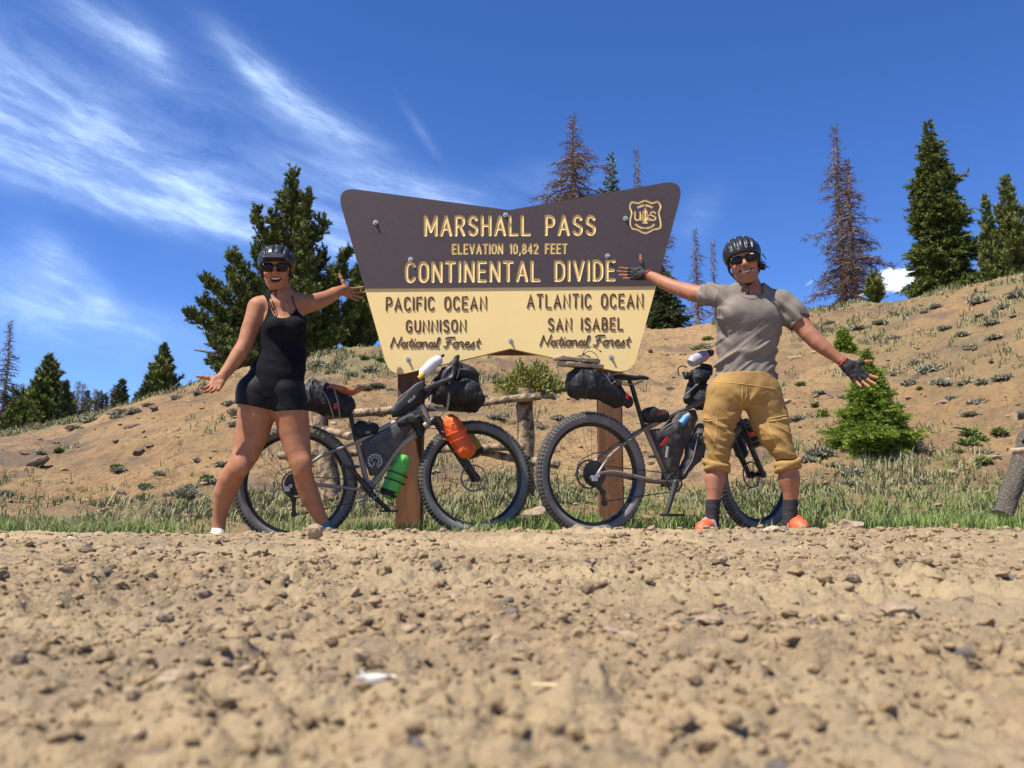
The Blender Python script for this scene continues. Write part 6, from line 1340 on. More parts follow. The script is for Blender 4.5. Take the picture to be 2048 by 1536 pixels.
def head(c, R, s_, female, neck, smile):
    def L(p): return c + R @ (np.asarray(p, float) * s_)
    S = SDF(c - .19 * s_, c + .19 * s_, .0031); E = lambda p, r_, k=.02, op='add': S.ell(L(p), np.array(r_) * s_, R, k * s_, op); Cn = lambda a, b, r0, r1, k=.01, op='add': S.cone(L(a), L(b), r0 * s_, r1 * s_, k * s_, 1.0, op)
    E((0, .012, .035), (.074, .093, .085)); E((0, -.018, -.02), (.064, .074, .082)); E((0, -.032, -.068), (.047 if not female else .044, .050, .042), .03); E((0, -.066, -.098), (.022, .017, .016), .022)
    Cn((-.052, .0, -.055), (-.022, -.055, -.098), .016, .012, .02); Cn((.052, .0, -.055), (.022, -.055, -.098), .016, .012, .02)
    E((0, -.076, .030), (.052, .016, .014), .02)                                    # brow
    for sx in (-1, 1):
        E((sx * .031, -.094, .012), (.017, .010, .011), .008, 'sub'); E((sx * .031, -.082, .011), (.0135, .0115, .0095), .004)      # eye socket and eyeball
        E((sx * .038, -.070, -.026), (.024, .020, .020), .02)                         # cheek
        E((sx * .079, .012, -.004), (.0085, .019, .030), .008); E((sx * .086, .006, .0), (.004, .010, .016), .004, 'sub')
    Cn((0, -.086, .018), (0, -.106, -.018), .0075, .0105, .010); E((0, -.108, -.022), (.0115, .0105, .0095), .008)
    for sx in (-1, 1): E((sx * .0125, -.098, -.025), (.0075, .010, .0065), .006); E((sx * .006, -.108, -.0325), (.0035, .005, .003), .002, 'sub')
    mo = .0145 if female else .0085; mz = -.061 if female else -.060; mw = .031 if female else .034
    E((0, -.084, mz + .001), (.036, .017, mo + .006), .016)                           # lips mound
    zc = lambda x: mz + (x / mw) ** 2 * (.0075 if female else .0095); rr_ = lambda x: mo * math.sqrt(max(.04, 1 - (abs(x) / mw) ** 2.2))
    for x in np.linspace(-mw, mw, 11): E((x, -.114 + 11 * x * x, zc(x)), (.006, .030, rr_(x)), .003, 'sub')
    for sx in ((-1, 1) if female else ()): Cn((sx * .020, -.092, -.030), (sx * .043, -.076, -.058), .0016, .0018, .004, 'sub')   # smile lines
    S.cone(neck[0], neck[1], neck[2], neck[3], .02)
    V, Q = S.mesh(); Lc = (V - c) @ R / s_
    ax_ = np.abs(Lc[:, 0]); zcv = mz + (ax_ / mw) ** 2 * (.0075 if female else .0095); rv_ = mo * np.sqrt(np.clip(1 - (ax_ / (mw + .002)) ** 2.2, 0, 1))
    inside = (np.abs(Lc[:, 2] - zcv) < rv_ + .0005) & (Lc[:, 1] < -.05) & (ax_ < mw + .001)
    rim = (np.abs(Lc[:, 2] - zcv) < rv_ + .0055) & (Lc[:, 1] < -.06) & (ax_ < mw + .004) & ~inside
    lip = np.where(inside, 1.0, np.where(rim, .16, 0)); rose = np.exp(-((np.abs(Lc[:, 0]) - .04) / .02) ** 2 - ((Lc[:, 2] + .028) / .02) ** 2) * (Lc[:, 1] < -.03) * .6
    stub = np.zeros(len(V)) if female else np.clip(1.3 - np.abs(Lc[:, 2] + .082) / .034, 0, 1) * (Lc[:, 1] < .0) * .55 * (np.abs(Lc[:, 0]) < .07)
    return L, V, Q, lip, rose, stub, mz, mo

def head_gear(root, L, R, s_, female):
    # teeth, sunglasses, helmet with vents, straps, hair
    mz, mo, mw = (-.061, .0145, .031) if female else (-.060, .0085, .034)
    m = MB()
    for sx in (-1, 1):
        for i in range(5 if female else 4): x = .003 + i * .0054; m.box(L((sx * x, -.0885 + 11 * x * x, mz + (x / mw) ** 2 * (.0075 if female else .0095) + mo * (.38 if female else .12) * (1 - .25 * (x / mw) ** 2))), np.array([.0053, .007, (.0095 if female else .0115) - .0010 * i]) * s_, R @ Rz(sx * x * 22))
    m.build('teeth', MT['teeth'], root, smooth=False)
    if not female: pass
    S = SDF(L((0, -.05, .01)) - .12 * s_, L((0, -.05, .01)) + .12 * s_, .0022); hw = .036 if female else .038; lz = .0250 if female else .0215
    for sx in (-1, 1): S.ell(L((sx * .036, -.0975, .006)), np.array([hw, .0095, lz]) * s_, R @ Rz(sx * -.34) @ Ry(sx * .08), .002, 'add', 2.6)
    S.cone(L((-.012, -.103, .016)), L((.012, -.103, .016)), .004 * s_, .004 * s_, .004)
    for sx in (-1, 1): S.cone(L((sx * .062, -.084, .015)), L((sx * .082, .0, .012)), .0042 * s_, .003 * s_, .003)
    S.build('sunglasses', MT['lens'], root)
    S = SDF(L((0, 0, .06)) - .16 * s_, L((0, 0, .06)) + .16 * s_, .0034); u = R @ np.array([0, 0, 1.])
    cc = (0, .016, .048); rad = np.array([.099, .128, .094]) if not female else np.array([.102, .126, .090])
    S.ell(L(cc), rad * s_, R, 0)
    if female:
        S.ell(L((0, .045, .01)), np.array([.094, .10, .085]) * s_, R, .02)           # deep rear cover
        S.cone(L((-.052, -.106, .060)), L((.052, -.106, .060)), .020 * s_, .020 * s_, .02); S.cone(L((-.05, -.138, .056)), L((.05, -.138, .056)), .008 * s_, .008 * s_, .03)
    S.plane(L((0, -.09, .037)), unit(R @ np.array([0, -.28, -1.])))                     # lower edge, rising towards the brow
    S.ell(L((0, .012, .030)), np.array([.084, .104, .085]) * s_, R, .004, 'sub')
    vents = [(-.018, .020), (.018, .020), (-.050, .052), (.050, .052), (-.078, .078), (.078, .078)] if not female else [(0, 0), (-.045, .05), (.045, .05), (-.078, .078), (.078, .078)]
    for x0, x1 in vents:
        x1 = math.copysign(x1, x0) if x0 else 0; n = 9
        for (a0, a1) in (((-76 if not female else -58, -10), (8, 52)) if abs(x0) < .07 else ((-52, -2), (18, 50))):
            P = []
            for i in range(n):
                a = math.radians(a0 + (a1 - a0) * i / (n - 1)); xx = x0 + (x1 - x0) * i / n; f = math.sqrt(max(0, 1 - (xx / rad[0]) ** 2)); P.append((xx, cc[1] + rad[1] * f * math.sin(a) * 1.0, cc[2] + rad[2] * f * math.cos(a) * 1.0))
            for p_, q_ in zip(P, P[1:]): S.cone(L(p_), L(q_), .0092 * s_, .0092 * s_, .003, 1.0, 'sub')
    S.build('helmet', MT['helmet'], root)
    S = SDF(L((0, 0, .05)) - .14 * s_, L((0, 0, .05)) + .14 * s_, .004); S.ell(L((0, .014, .042)), np.array([.090, .115, .086]) * s_, R, 0); S.plane(L((0, -.09, .046)), unit(R @ np.array([0, -.22, -1.]))); S.build('helmet_liner', MT['foam'], root)
    m = MB()
    for sx in (-1, 1):
        m.tube(catmull([L((sx * .074, -.045, .03)), L((sx * .080, -.028, -.012)), L((sx * .076, -.018, -.045)), L((sx * .052, -.026, -.085)), L((sx * .018, -.052, -.118)), L((0, -.058, -.121))], 4), .0048 * s_, 6, flat=.45)
        m.tube(catmull([L((sx * .070, .06, .0)), L((sx * .080, .025, -.03)), L((sx * .076, -.018, -.045))], 4), .0045 * s_, 6, flat=.45)
    m.tube(catmull([L((0, -.058, -.121)), L((-.004, -.075, -.150)), L((-.010, -.062, -.175)), L((.0, -.055, -.20))], 4), .0030 * s_, 5); m.build('chin_strap', MT['strap'], root)
def hair_locks(root, L, s_, specs, seed=1):
    r = np.random.default_rng(seed); m = MB()
    for (x, y, z, dx, dy, dz, n) in specs:
        for i in range(n):
            a = np.array([x, y, z]) + r.normal(size=3) * .009; d = np.array([dx, dy, dz]) * r.uniform(.5, 1.25) + r.normal(size=3) * .008
            m.tube(catmull([L(a), L(a + d * .5 + [0, .002, .002]), L(a + d + [r.normal() * .006, 0, 0])], 3), list(np.linspace(.0042, .0012, 7) * s_), 5)
    return m.build('hair', MT['hair'], root)
def pr(px, py, Y, r): return W(px, py, Y), r * Y / F
def cones(S, C, k=.02, sy=1.0, grow=0.0): S.chain(C, k, sy, grow)
def bounds(C, pad=.12):
    P = np.array([W(c[0], c[1], c[2]) for c in C]); return P.min(0) - pad, P.max(0) + pad

# ---------- the woman
YW = 5.15
wp = thing('person', 'woman in black tank top, shorts, helmet and sunglasses with arms thrown wide', 'person', (W(548, 900, YW)[0], YW, gz(W(548, 900, YW)[0], YW).item()))
torso = [(568, 628, YW, 36), (567, 650, YW, 43), (566, 670, YW, 45.5), (566, 690, YW, 43.5), (566, 712, YW, 44.5), (560, 735, YW, 48), (552, 756, YW, 52.5), (547, 770, YW, 54)]
rarm = [(517, 617, YW, 23), (509, 638, 5.13, 19.5), (499, 662, 5.11, 17.2), (490, 688, 5.08, 15.2), (479, 707, 5.05, 16), (463, 730, 5.02, 13.2), (447, 751, 4.98, 10.5), (443, 757, 4.965, 9.5)]
larm = [(600, 609, YW + .02, 22), (620, 607, 5.24, 18.5), (640, 601, 5.34, 16.5), (655, 595, 5.41, 14.5), (669, 587, 5.49, 13), (680, 581, 5.56, 9.5), (684, 580, 5.58, 9)]
rleg = [(516, 792, YW, 38), (512, 831, YW, 37), (504, 868, YW, 32.5), (493, 905, 5.13, 27), (482, 926, 5.11, 23.5), (472, 940, 5.11, 22), (461, 958, 5.13, 23.5), (450, 985, 5.15, 21), (442, 1015, 5.17, 16), (438, 1042, 5.18, 13), (437, 1060, 5.18, 12.5)]
lleg = [(571, 790, YW, 37), (583, 831, YW, 33.5), (588, 862, YW, 31.5), (595, 899, 5.14, 26), (601, 922, 5.13, 22), (605, 945, 5.13, 19), (611, 968, 5.16, 19.5), (620, 993, 5.18, 19.5), (632, 1018, 5.19, 15.5), (646, 1045, 5.2, 11.5), (651, 1058, 5.2, 10.5)]
hc = W(553, 539, YW - .02); Rh = Rz(math.radians(10)) @ Rx(math.radians(12)) @ Ry(math.radians(-3)); SH = 1.07
ra = dict(w=W(444, 754, 4.97), s_=1.0, curl=(.45, .35, .4, .5), spread=.22)
d_, a_ = frame3((-.22, -.62, -.72), (-.95, -.05, .25)); nm_ = unit(np.cross(a_, d_)); nm_ = nm_ if nm_[1] < 0 else -nm_; nm_ = nm_ if nm_[2] > -9 else nm_
ra.update(d=d_, ac=a_, nm=nm_, thumb=np.array([-.95, -.15, .06]), tcurl=-.05)
la = dict(w=W(683, 580.5, 5.575), s_=.98, curl=(.6, .4, .3, .2), spread=.28); d_, a_ = frame3((.50, .80, .0), (-.1, -.1, 1)); nm_ = unit(np.cross(d_, a_)); nm_ = nm_ if nm_[1] < 0 else -nm_
la.update(d=d_, ac=a_, nm=nm_, thumb=np.array([-.42, .0, .9]), tcurl=.0)
lo, hi = bounds(torso + rarm + larm + rleg + lleg, .16); S = SDF(lo, hi, .0066)
cones(S, torso, .03, .70); cones(S, rarm, .025); cones(S, larm, .025); cones(S, rleg, .02); cones(S, lleg, .02)
T_ = lambda a, ra_, b, rb_, k=.03, sy=1.0: S.cone(W(*a), W(*b), ra_ * a[2] / F, rb_ * b[2] / F, k, sy)
T_((565, 596, YW + .01), 20, (522, 612, YW + .01), 18, .03); T_((565, 596, YW + .01), 20, (597, 606, YW + .02), 17, .03); T_((566, 612, YW), 28, (566, 630, YW), 32, .04, .75)
neck = (*[W(562, 572, YW + .012), W(566, 606, YW + .015)], 17.5 * YW / F, 20 * YW / F); S.cone(neck[0], neck[1], neck[2], neck[3], .03)
S.ell(W(590, 654, YW - .075), (.062, .055, .058), None, .03); S.ell(W(556, 655, YW - .085), (.062, .055, .058), None, .03)
S.cone(W(545, 606, YW - .055), W(575, 609, YW - .06), .011, .011, .03); S.ell(W(482, 936, 5.06), (.036, .026, .040), None, .04); S.ell(W(606, 930, 5.085), (.036, .022, .040), None, .04)
S.wrinkle(lambda x, y, z: .0016 * noise3(x * 9, y * 9, z * 9, 6))
f_body = S.mesh()
L, hV, hQ, lip, rose, stub, mz, mo = head(hc, Rh, SH, True, neck, 1)
hd1 = hand_mesh(ra, (W(463, 730, 5.02), ra['w'], 15 * 5.02 / F, 9.6 * 4.97 / F)); hd2 = hand_mesh(la, (W(669, 587, 5.49), la['w'], 13 * 5.49 / F, 9.2 * 5.57 / F))
V, Q = join_vq([f_body, (hV, hQ), hd1, hd2]); z_ = lambda n: np.zeros(n); n0 = len(f_body[0]); n1 = len(hd1[0]) + len(hd2[0])
mesh_np('body', V, Q, MT['skin_w'], wp, {'lip': np.concatenate([z_(n0), lip, z_(n1)]), 'rose': np.concatenate([z_(n0), rose, z_(n1)])})
head_gear(wp, L, Rh, SH, True); hair_locks(wp, L, SH, [(-.070, .045, -.01, -.004, .01, -.035, 14), (.068, .05, -.01, .004, .01, -.035, 12), (0, .085, -.02, 0, .01, -.05, 30)])
# tank top
S = SDF(W(470, 600, YW) - [.05, .25, .80], W(640, 575, YW) + [.05, .25, .10], .0045)
cones(S, torso[:7] + [(549, 770, YW, 53), (552, 796, YW, 50)], .02, .72, .012); S.ell(W(590, 654, YW - .075), (.068, .061, .064), None, .03); S.ell(W(556, 655, YW - .085), (.068, .061, .064), None, .03)
S.cone(W(566, 612, YW), W(566, 630, YW), 28 * YW / F + .006, 32 * YW / F + .006, .04, .75); S.cone(W(565, 596, YW + .01), W(522, 612, YW + .01), 20 * YW / F + .005, 18 * YW / F + .005, .03); S.cone(W(565, 596, YW + .01), W(597, 606, YW + .02), 20 * YW / F + .005, 17 * YW / F + .005, .03)
S.wrinkle(lambda x, y, z: .004 * noise3(x * 6 + z * 8, y * 6, z * 22, 7))
S.ell(W(516, 625, YW - .01), (.072, .2, .105), Ry(.12), .006, 'sub'); S.ell(W(611, 610, YW), (.052, .2, .075), Ry(-.25), .006, 'sub')
S.ell(W(564, 594, YW - .1), (.086, .14, .130), Ry(-.05), .006, 'sub'); S.ell(W(566, 586, YW + .15), (.07, .2, .06), None, .006, 'sub')
g = [S.lo[i] + S.h * np.arange(S.n[i]) for i in range(3)]; z1 = W(0, 738, YW)[2]; x1_ = W(519, 780, YW)[0]
S.f = np.maximum(S.f, np.minimum((x1_ - g[0])[:, None, None], (z1 - g[2])[None, None, :]).astype(np.float32)); S.plane(W(560, 800, YW), unit([.05, 0, -1.])); S.build('tank_top', MT['tank'], wp)
m = MB()
for (p_, q_, r_) in (((541, 592), (548, 612), (548, 626)), ((534, 594), (541, 608), (546, 622))): m.tube(catmull([W(*p_, YW - .045), W(*q_, YW - .088), W(*r_, YW - .105)], 4), .0035, 5)
m.tube(catmull([W(583, 590, YW - .04), W(588, 606, YW - .08), W(594, 622, YW - .10)], 4), .0035, 5); m.build('top_strap', MT['tank'], wp)
S = SDF(W(470, 850, YW) - [.05, .25, .05], W(640, 730, YW) + [.05, .25, .05], .0045)
cones(S, torso[5:], .03, .70, .006); cones(S, [(515, 788, YW, 41)] + rleg[1:3], .025, 1, .0065); cones(S, [(570, 786, YW, 39)] + lleg[1:3], .025, 1, .0065)
S.wrinkle(lambda x, y, z: .0045 * noise3(x * 5, y * 5, z * 26 + x * 12, 7)); S.plane(W(512, 812, YW), unit([.0, 0, -1])) if False else None
g = [S.lo[i] + S.h * np.arange(S.n[i]) for i in range(3)]; hz = np.interp(g[0], [W(472, 815, YW)[0], W(551, 820, YW)[0], W(555, 820, YW)[0], W(616, 820, YW)[0]], [W(0, 808, YW)[2], W(0, 823, YW)[2], W(0, 826, YW)[2], W(0, 822, YW)[2]])
S.f = np.maximum(S.f, (hz[:, None, None] - g[2][None, None, :]).astype(np.float32)); S.cone(W(553, 834, YW - .12), W(553, 834, YW + .12), .026, .026, .01, 1, 'sub'); S.plane(W(560, 732, YW), [0, 0, 1.]); S.build('shorts', MT['shorts'], wp)
def shoe(root, name, a, b, h, m1, m2=None, w=.046, strap_=None):
    """a heel point on the ground, b toe point on the ground"""
    a = np.asarray(a, float); b = np.asarray(b, float); d = b - a; e = unit(d); S = SDF(np.minimum(a, b) - .09, np.maximum(a, b) + [.09, .09, h + .06], .0035)
    S.cone(a + [0, 0, .035], a + d * .35 + [0, 0, .05], .038, .042, .02); S.cone(a + d * .35 + [0, 0, .046], a + d * .8 + [0, 0, .034], .042, w * .88, .02); S.cone(a + d * .8 + [0, 0, .026], b - e * .02 + [0, 0, .02], w * .85, .028, .02); S.cone(a + d * .18 + [0, 0, .05], a + d * .22 + [0, 0, h], .036, .036, .02)
    S.cone(a + d * .20 + [0, 0, h - .005], a + d * .22 + [0, 0, h + .05], .030, .030, .003, 1, 'sub'); S.plane(a + [0, 0, .008], [0, 0, -1.]); S.build(name, MT[m1], root)
    S = SDF(np.minimum(a, b) - .09, np.maximum(a, b) + [.09, .09, .05], .004); S.cone(a + [0, 0, .01], a + d * .4 + [0, 0, .01], .038, .040, .02); S.cone(a + d * .4 + [0, 0, .01], b - e * .03 + [0, 0, .01], .045, .034, .02); S.plane(a + [0, 0, .014], [0, 0, 1.]); S.plane(a, [0, 0, -1.]); S.build('sole', MT['sole'], root)
def foot_at(px, Y): x = W(px, 1060, Y)[0]; return np.array([x, Y, gr(x, Y).item()])
a = foot_at(437, 5.22); shoe(wp, 'shoe', a, a + [.045, -.17, 0], .085, 'shoe_w', w=.038); a = foot_at(650, 5.22); shoe(wp, 'shoe', a, a + [.17, -.13, 0], .085, 'shoe_g')
S = SDF(*bounds([(645, 1040, 5.2, 1), (660, 1085, 5.2, 1)], .06), .0035); cones(S, [(649, 1051, 5.2, 11.5), (653, 1068, 5.2, 12)], .01, 1, .003); S.plane(W(648, 1047, 5.2), unit([-.35, 0, 1])); S.build('sock', MT['sock_b'], wp)
fx = wp.children[-1]

# ---------- the man
YM = 5.2
mp = thing('person', 'man in grey brown tee, rolled khaki pants, black helmet and fingerless gloves', 'person', (W(1500, 900, YM)[0], YM, gz(W(1500, 900, YM)[0], YM).item()))
torso = [(1498, 606, YM, 45), (1498, 632, YM, 56), (1497, 655, YM, 57), (1495, 685, YM, 52), (1493, 720, YM, 50), (1490, 748, YM, 48), (1488, 768, YM, 46)]
rarm = [(1442, 594, YM + .03, 19.5), (1412, 590, 5.29, 17.5), (1390, 587, 5.34, 17.5), (1368, 581, 5.40, 16), (1345, 573, 5.46, 14.2), (1327, 565, 5.51, 13.2), (1307, 554, 5.58, 10.2), (1294, 549, 5.62, 9)]
larm = [(1562, 602, YM, 22), (1584, 626, 5.19, 21.5), (1602, 648, 5.17, 19), (1618, 668, 5.14, 17), (1634, 684, 5.12, 16.5), (1650, 697, 5.10, 14.5), (1672, 714, 5.08, 11), (1690, 728, 5.06, 9.2)]
lL = [(1434, 938, 5.2, 17.5), (1431, 955, 5.2, 18), (1429, 975, 5.2, 16), (1427, 998, 5.2, 13.5), (1425, 1022, 5.2, 12.3), (1424, 1052, 5.2, 12.5)]
rL = [(1577, 938, 5.16, 18.5), (1579, 955, 5.16, 19), (1581, 975, 5.17, 16.6), (1581, 998, 5.18, 13.6), (1580, 1022, 5.18, 12.6), (1579, 1052, 5.18, 12.8)]
hc = W(1487, 525, YM - .02); Rh = Rz(math.radians(-13)) @ Rx(math.radians(8)) @ Ry(math.radians(-9)); SH = 1.15
ra = dict(w=W(1294, 549, 5.62), s_=1.0, curl=(.12, .08, .08, .12), spread=.10); d_, a_ = frame3((-.95, .12, .06), (.12, 0, 1)); nm_ = unit(np.cross(d_, a_)); nm_ = nm_ if nm_[1] < 0 else -nm_; ra.update(d=d_, ac=a_, nm=nm_, thumb=np.array([-.12, -.05, 1.]), tcurl=.0)
la = dict(w=W(1690, 728, 5.06), s_=1.08, curl=(.25, .2, .2, .25), spread=.26); d_, a_ = frame3((.62, -.25, -.70), (.75, 0, .65)); nm_ = unit(np.cross(d_, a_)); nm_ = nm_ if nm_[1] < 0 else -nm_; la.update(d=d_, ac=a_, nm=nm_, thumb=np.array([.96, -.1, .16]), tcurl=.02)
lo, hi = bounds(torso + rarm + larm, .14); S = SDF(lo, hi, .007); cones(S, torso, .03, .50); cones(S, rarm, .022); cones(S, larm, .022)
S.cone(W(1503, 585, YM + .02), W(1447, 594, YM + .02), .050, .048, .02); S.cone(W(1503, 588, YM + .02), W(1554, 597, YM + .02), .050, .048, .02)
neck = (W(1497, 560, YM + .015), W(1504, 592, YM + .02), 20 * YM / F, 23 * YM / F); S.cone(neck[0], neck[1], neck[2], neck[3], .03); up_body = S.mesh()
parts = [up_body]
for lg in (lL, rL):
    S = SDF(*bounds(lg, .1), .0045); cones(S, lg, .02); S.ell(W(lg[1][0] - 2, lg[1][1] + 4, lg[1][2] + .02), (.055, .055, .065), None, .03); parts.append(S.mesh())
# thighs hidden in the trousers keep the body in one piece
S = SDF(*bounds([(1450, 790, 5.2, 1), (1436, 935, 5.2, 1), (1576, 935, 5.16, 1), (1530, 790, 5.2, 1)], .12), .008)
cones(S, [(1488, 765, YM, 48), (1488, 772, YM, 46)], .03, .55); cones(S, [(1458, 790, YM, 26), (1442, 860, 5.22, 19), (1435, 925, 5.21, 14), (1433, 950, 5.2, 14)], .02); cones(S, [(1518, 790, YM, 26), (1546, 860, 5.21, 19), (1572, 925, 5.17, 14), (1578, 950, 5.17, 14)], .02); parts.append(S.mesh())
L, hV, hQ, lip, rose, stub, mz, mo = head(hc, Rh, SH, False, neck, 1)
hd1 = hand_mesh(ra, (W(1307, 554, 5.58), ra['w'], 10.2 * 5.58 / F, 9.2 * 5.62 / F)); hd2 = hand_mesh(la, (W(1672, 714, 5.08), la['w'], 11 * 5.08 / F, 9.4 * 5.06 / F))
nb = sum(len(p_[0]) for p_ in parts); V, Q = join_vq(parts + [(hV, hQ), hd1, hd2]); n1 = len(hd1[0]) + len(hd2[0])
mesh_np('body', V, Q, MT['skin_m'], mp, {'lip': np.concatenate([z_(nb), lip, z_(n1)]), 'rose': np.concatenate([z_(nb), rose, z_(n1)]), 'stubble': np.concatenate([z_(nb), stub, z_(n1)])})
head_gear(mp, L, Rh, SH, False); hair_locks(mp, L, SH, [(.074, .03, -.01, .022, .02, -.02, 16), (.070, .045, -.03, .03, .02, -.012, 18), (.072, .03, -.045, .03, .012, -.006, 16), (.075, .02, .015, .012, .01, -.02, 10), (0, .09, -.02, 0, .02, -.03, 20), (-.072, -.03, .02, -.004, 0, -.016, 6)], 2)
# tee shirt
S = SDF(W(1390, 800, YM) - [.03, .22, .0], W(1630, 560, YM) + [.03, .30, .04], .0048)
sh = [(1498, 606, YM, 52), (1498, 632, YM, 64.5), (1497, 655, YM, 66), (1494, 685, YM, 61), (1492, 720, YM, 57.5), (1491, 752, YM, 60), (1491, 778, YM, 61)]
cones(S, sh, .03, .54); S.cone(W(1503, 590, YM + .02), W(1447, 596, YM + .02), .060, .058, .03); S.cone(W(1503, 590, YM + .02), W(1556, 599, YM + .02), .060, .058, .03)
S.ell(W(1468, 628, YM - .075), (.09, .045, .07), None, .04); S.ell(W(1526, 630, YM - .07), (.09, .045, .07), None, .05)
def sleeve(S, arm, i1, grow, cut):
    for (a, b) in zip(arm[:i1], arm[1:i1 + 1]): S.cone(W(a[0], a[1], a[2]), W(b[0], b[1], b[2]), a[3] * a[2] / F + grow, b[3] * b[2] / F + grow + .006, .03)
sleeve(S, rarm, 2, .009, 0); sleeve(S, larm, 2, .010, 0)
def tee_fold(x, y, z):
    u = (x - W(1500, 660, YM)[0]); zz = z - W(0, 660, YM)[2]; a = u * .78 + zz * .62; b = -u * .62 + zz * .78; low = np.clip((.05 - zz) / .25, 0, 1)
    f = .031 * low * (-.55 * np.exp(-(noise3(a * 3.0 + 4, y * 2, b * 13, 21) / .14) ** 2) + np.abs(noise3(a * 3.4, y * 2, b * 15, 11)) + .5 * np.abs(noise3(a * 6, y * 3, b * 38, 12)) - .3); side = np.clip((np.abs(u) - .12) / .05, 0, 1)
    f = f + .011 * side * noise3(u * 14, y * 8, zz * 24 + u * 25, 13) + .004 * noise3(a * 5, y * 4, b * 12, 15); return f + .0016 * noise3(x * 28, y * 28, z * 28, 14)
S.wrinkle(tee_fold)
ax = unit(W(*rarm[2][:3]) - W(*rarm[1][:3])); cut = W(1407, 592, 5.31); d2_ = [S.lo[i] + S.h * np.arange(S.n[i]) for i in range(3)]
def local_cut(S, p, n, near):                                  # slice a sleeve end off, leaving the rest of the shirt alone
    g = [S.lo[i] + S.h * np.arange(S.n[i]) for i in range(3)]; d = ((g[0] - p[0]) * n[0])[:, None, None] + ((g[1] - p[1]) * n[1])[None, :, None] + ((g[2] - p[2]) * n[2])[None, None, :]
    rr = np.sqrt(((g[0] - p[0]) ** 2)[:, None, None] + ((g[1] - p[1]) ** 2)[None, :, None] + ((g[2] - p[2]) ** 2)[None, None, :]); S.f = np.where(rr < near, np.maximum(S.f, d), S.f).astype(np.float32)
local_cut(S, cut, ax, .16); S.cone(cut - ax * .035, cut + ax * .05, 19 * 5.3 / F + .010, 19 * 5.3 / F + .012, .004, 1, 'sub')
ax = unit(W(*larm[2][:3]) - W(*larm[1][:3])); cut = W(1601, 646, 5.17); local_cut(S, cut, ax, .15); S.cone(cut - ax * .035, cut + ax * .05, 19.5 * 5.17 / F + .008, 19.5 * 5.17 / F + .010, .004, 1, 'sub')
S.cone(W(1497, 555, YM), W(1505, 590, YM + .005), 24 * YM / F, 27 * YM / F, .006, 1, 'sub'); S.ell(W(1505, 581, YM - .07), (.062, .06, .032), Ry(-.04), .01, 'sub')
g = [S.lo[i] + S.h * np.arange(S.n[i]) for i in range(3)]; hz = np.interp(g[0], [W(1425, 760, YM)[0], W(1470, 760, YM)[0], W(1530, 760, YM)[0], W(1560, 760, YM)[0]], [W(0, 753, YM)[2], W(0, 762, YM)[2], W(0, 768, YM)[2], W(0, 774, YM)[2]])
S.f = np.maximum(S.f, (hz[:, None, None] - g[2][None, None, :]).astype(np.float32)); S.build('tee_shirt', MT['tee'], mp)
# trousers, rolled below the knee
S = SDF(W(1385, 960, YM) - [.03, .22, .03], W(1620, 745, YM) + [.03, .24, .03], .0048)
S.ell(W(1490, 765, YM), (61 * YM / F, .120, .15), None, .02); S.ell(W(1487, 785, YM), (73 * YM / F, .125, .105), None, .02, 'add', 2.6)
LLg = [(1451, 790, YM, 38), (1447, 812, YM, 37.5), (1442, 836, YM, 35), (1438, 873, 5.19, 32.5), (1438, 905, 5.19, 24.5), (1434, 930, 5.2, 21.5), (1433, 940, 5.2, 21.5)]; RLg = [(1522, 790, YM, 40), (1529, 812, YM, 39.5), (1535, 836, YM, 37.5), (1548, 873, 5.18, 36), (1564, 903, 5.16, 27), (1574, 928, 5.15, 22.5), (1576, 938, 5.15, 22.5)]
cones(S, LLg, .012, .9); cones(S, RLg, .012, .9); S.ell(W(1417, 850, YM), (.035, .07, .085), None, .03); S.ell(W(1566, 845, YM), (.03, .07, .08), None, .03)
def kh_fold(x, y, z):
    u = x - W(1484, 815, YM)[0]; zz = z - W(0, 815, YM)[2]; r_ = np.sqrt(u * u + zz * zz) + 1e-3; an = np.arctan2(zz, np.abs(u)); near = np.exp(-(r_ / .16) ** 2)
    f = .010 * near * np.clip(r_ / .05, 0, 1) * noise3(an * 3.2, r_ * 3, np.sign(u) * 2.0, 15); leg = np.clip(-zz / .1, 0, 1); f = f + leg * (-.006 * np.exp(-(noise3(x * 9 + z * 6, y * 5, z * 12 + x * 6, 22) / .13) ** 2) + .020 * np.abs(noise3(x * 8 + z * 5, y * 5, z * 13 + x * 8, 16)) + .011 * np.abs(noise3(x * 20 + z * 14, y * 8, z * 24, 17)))
    return f + .0012 * noise3(x * 40, y * 40, z * 40, 18)
S.wrinkle(kh_fold)
S.plane(W(1433, 938, YM), [0, 0, -1.]); S.plane(W(1490, 748, YM), [0, 0, 1.])
for lg in (LLg, RLg): a, b = lg[-2], lg[-1]; S.cone(W(a[0], a[1], a[2]), W(b[0], b[1] + 12, b[2]), (a[3] - 3.5) * a[2] / F, (b[3] - 3) * b[2] / F, .004, 1, 'sub')
S.build('trousers', MT['khaki'], mp)
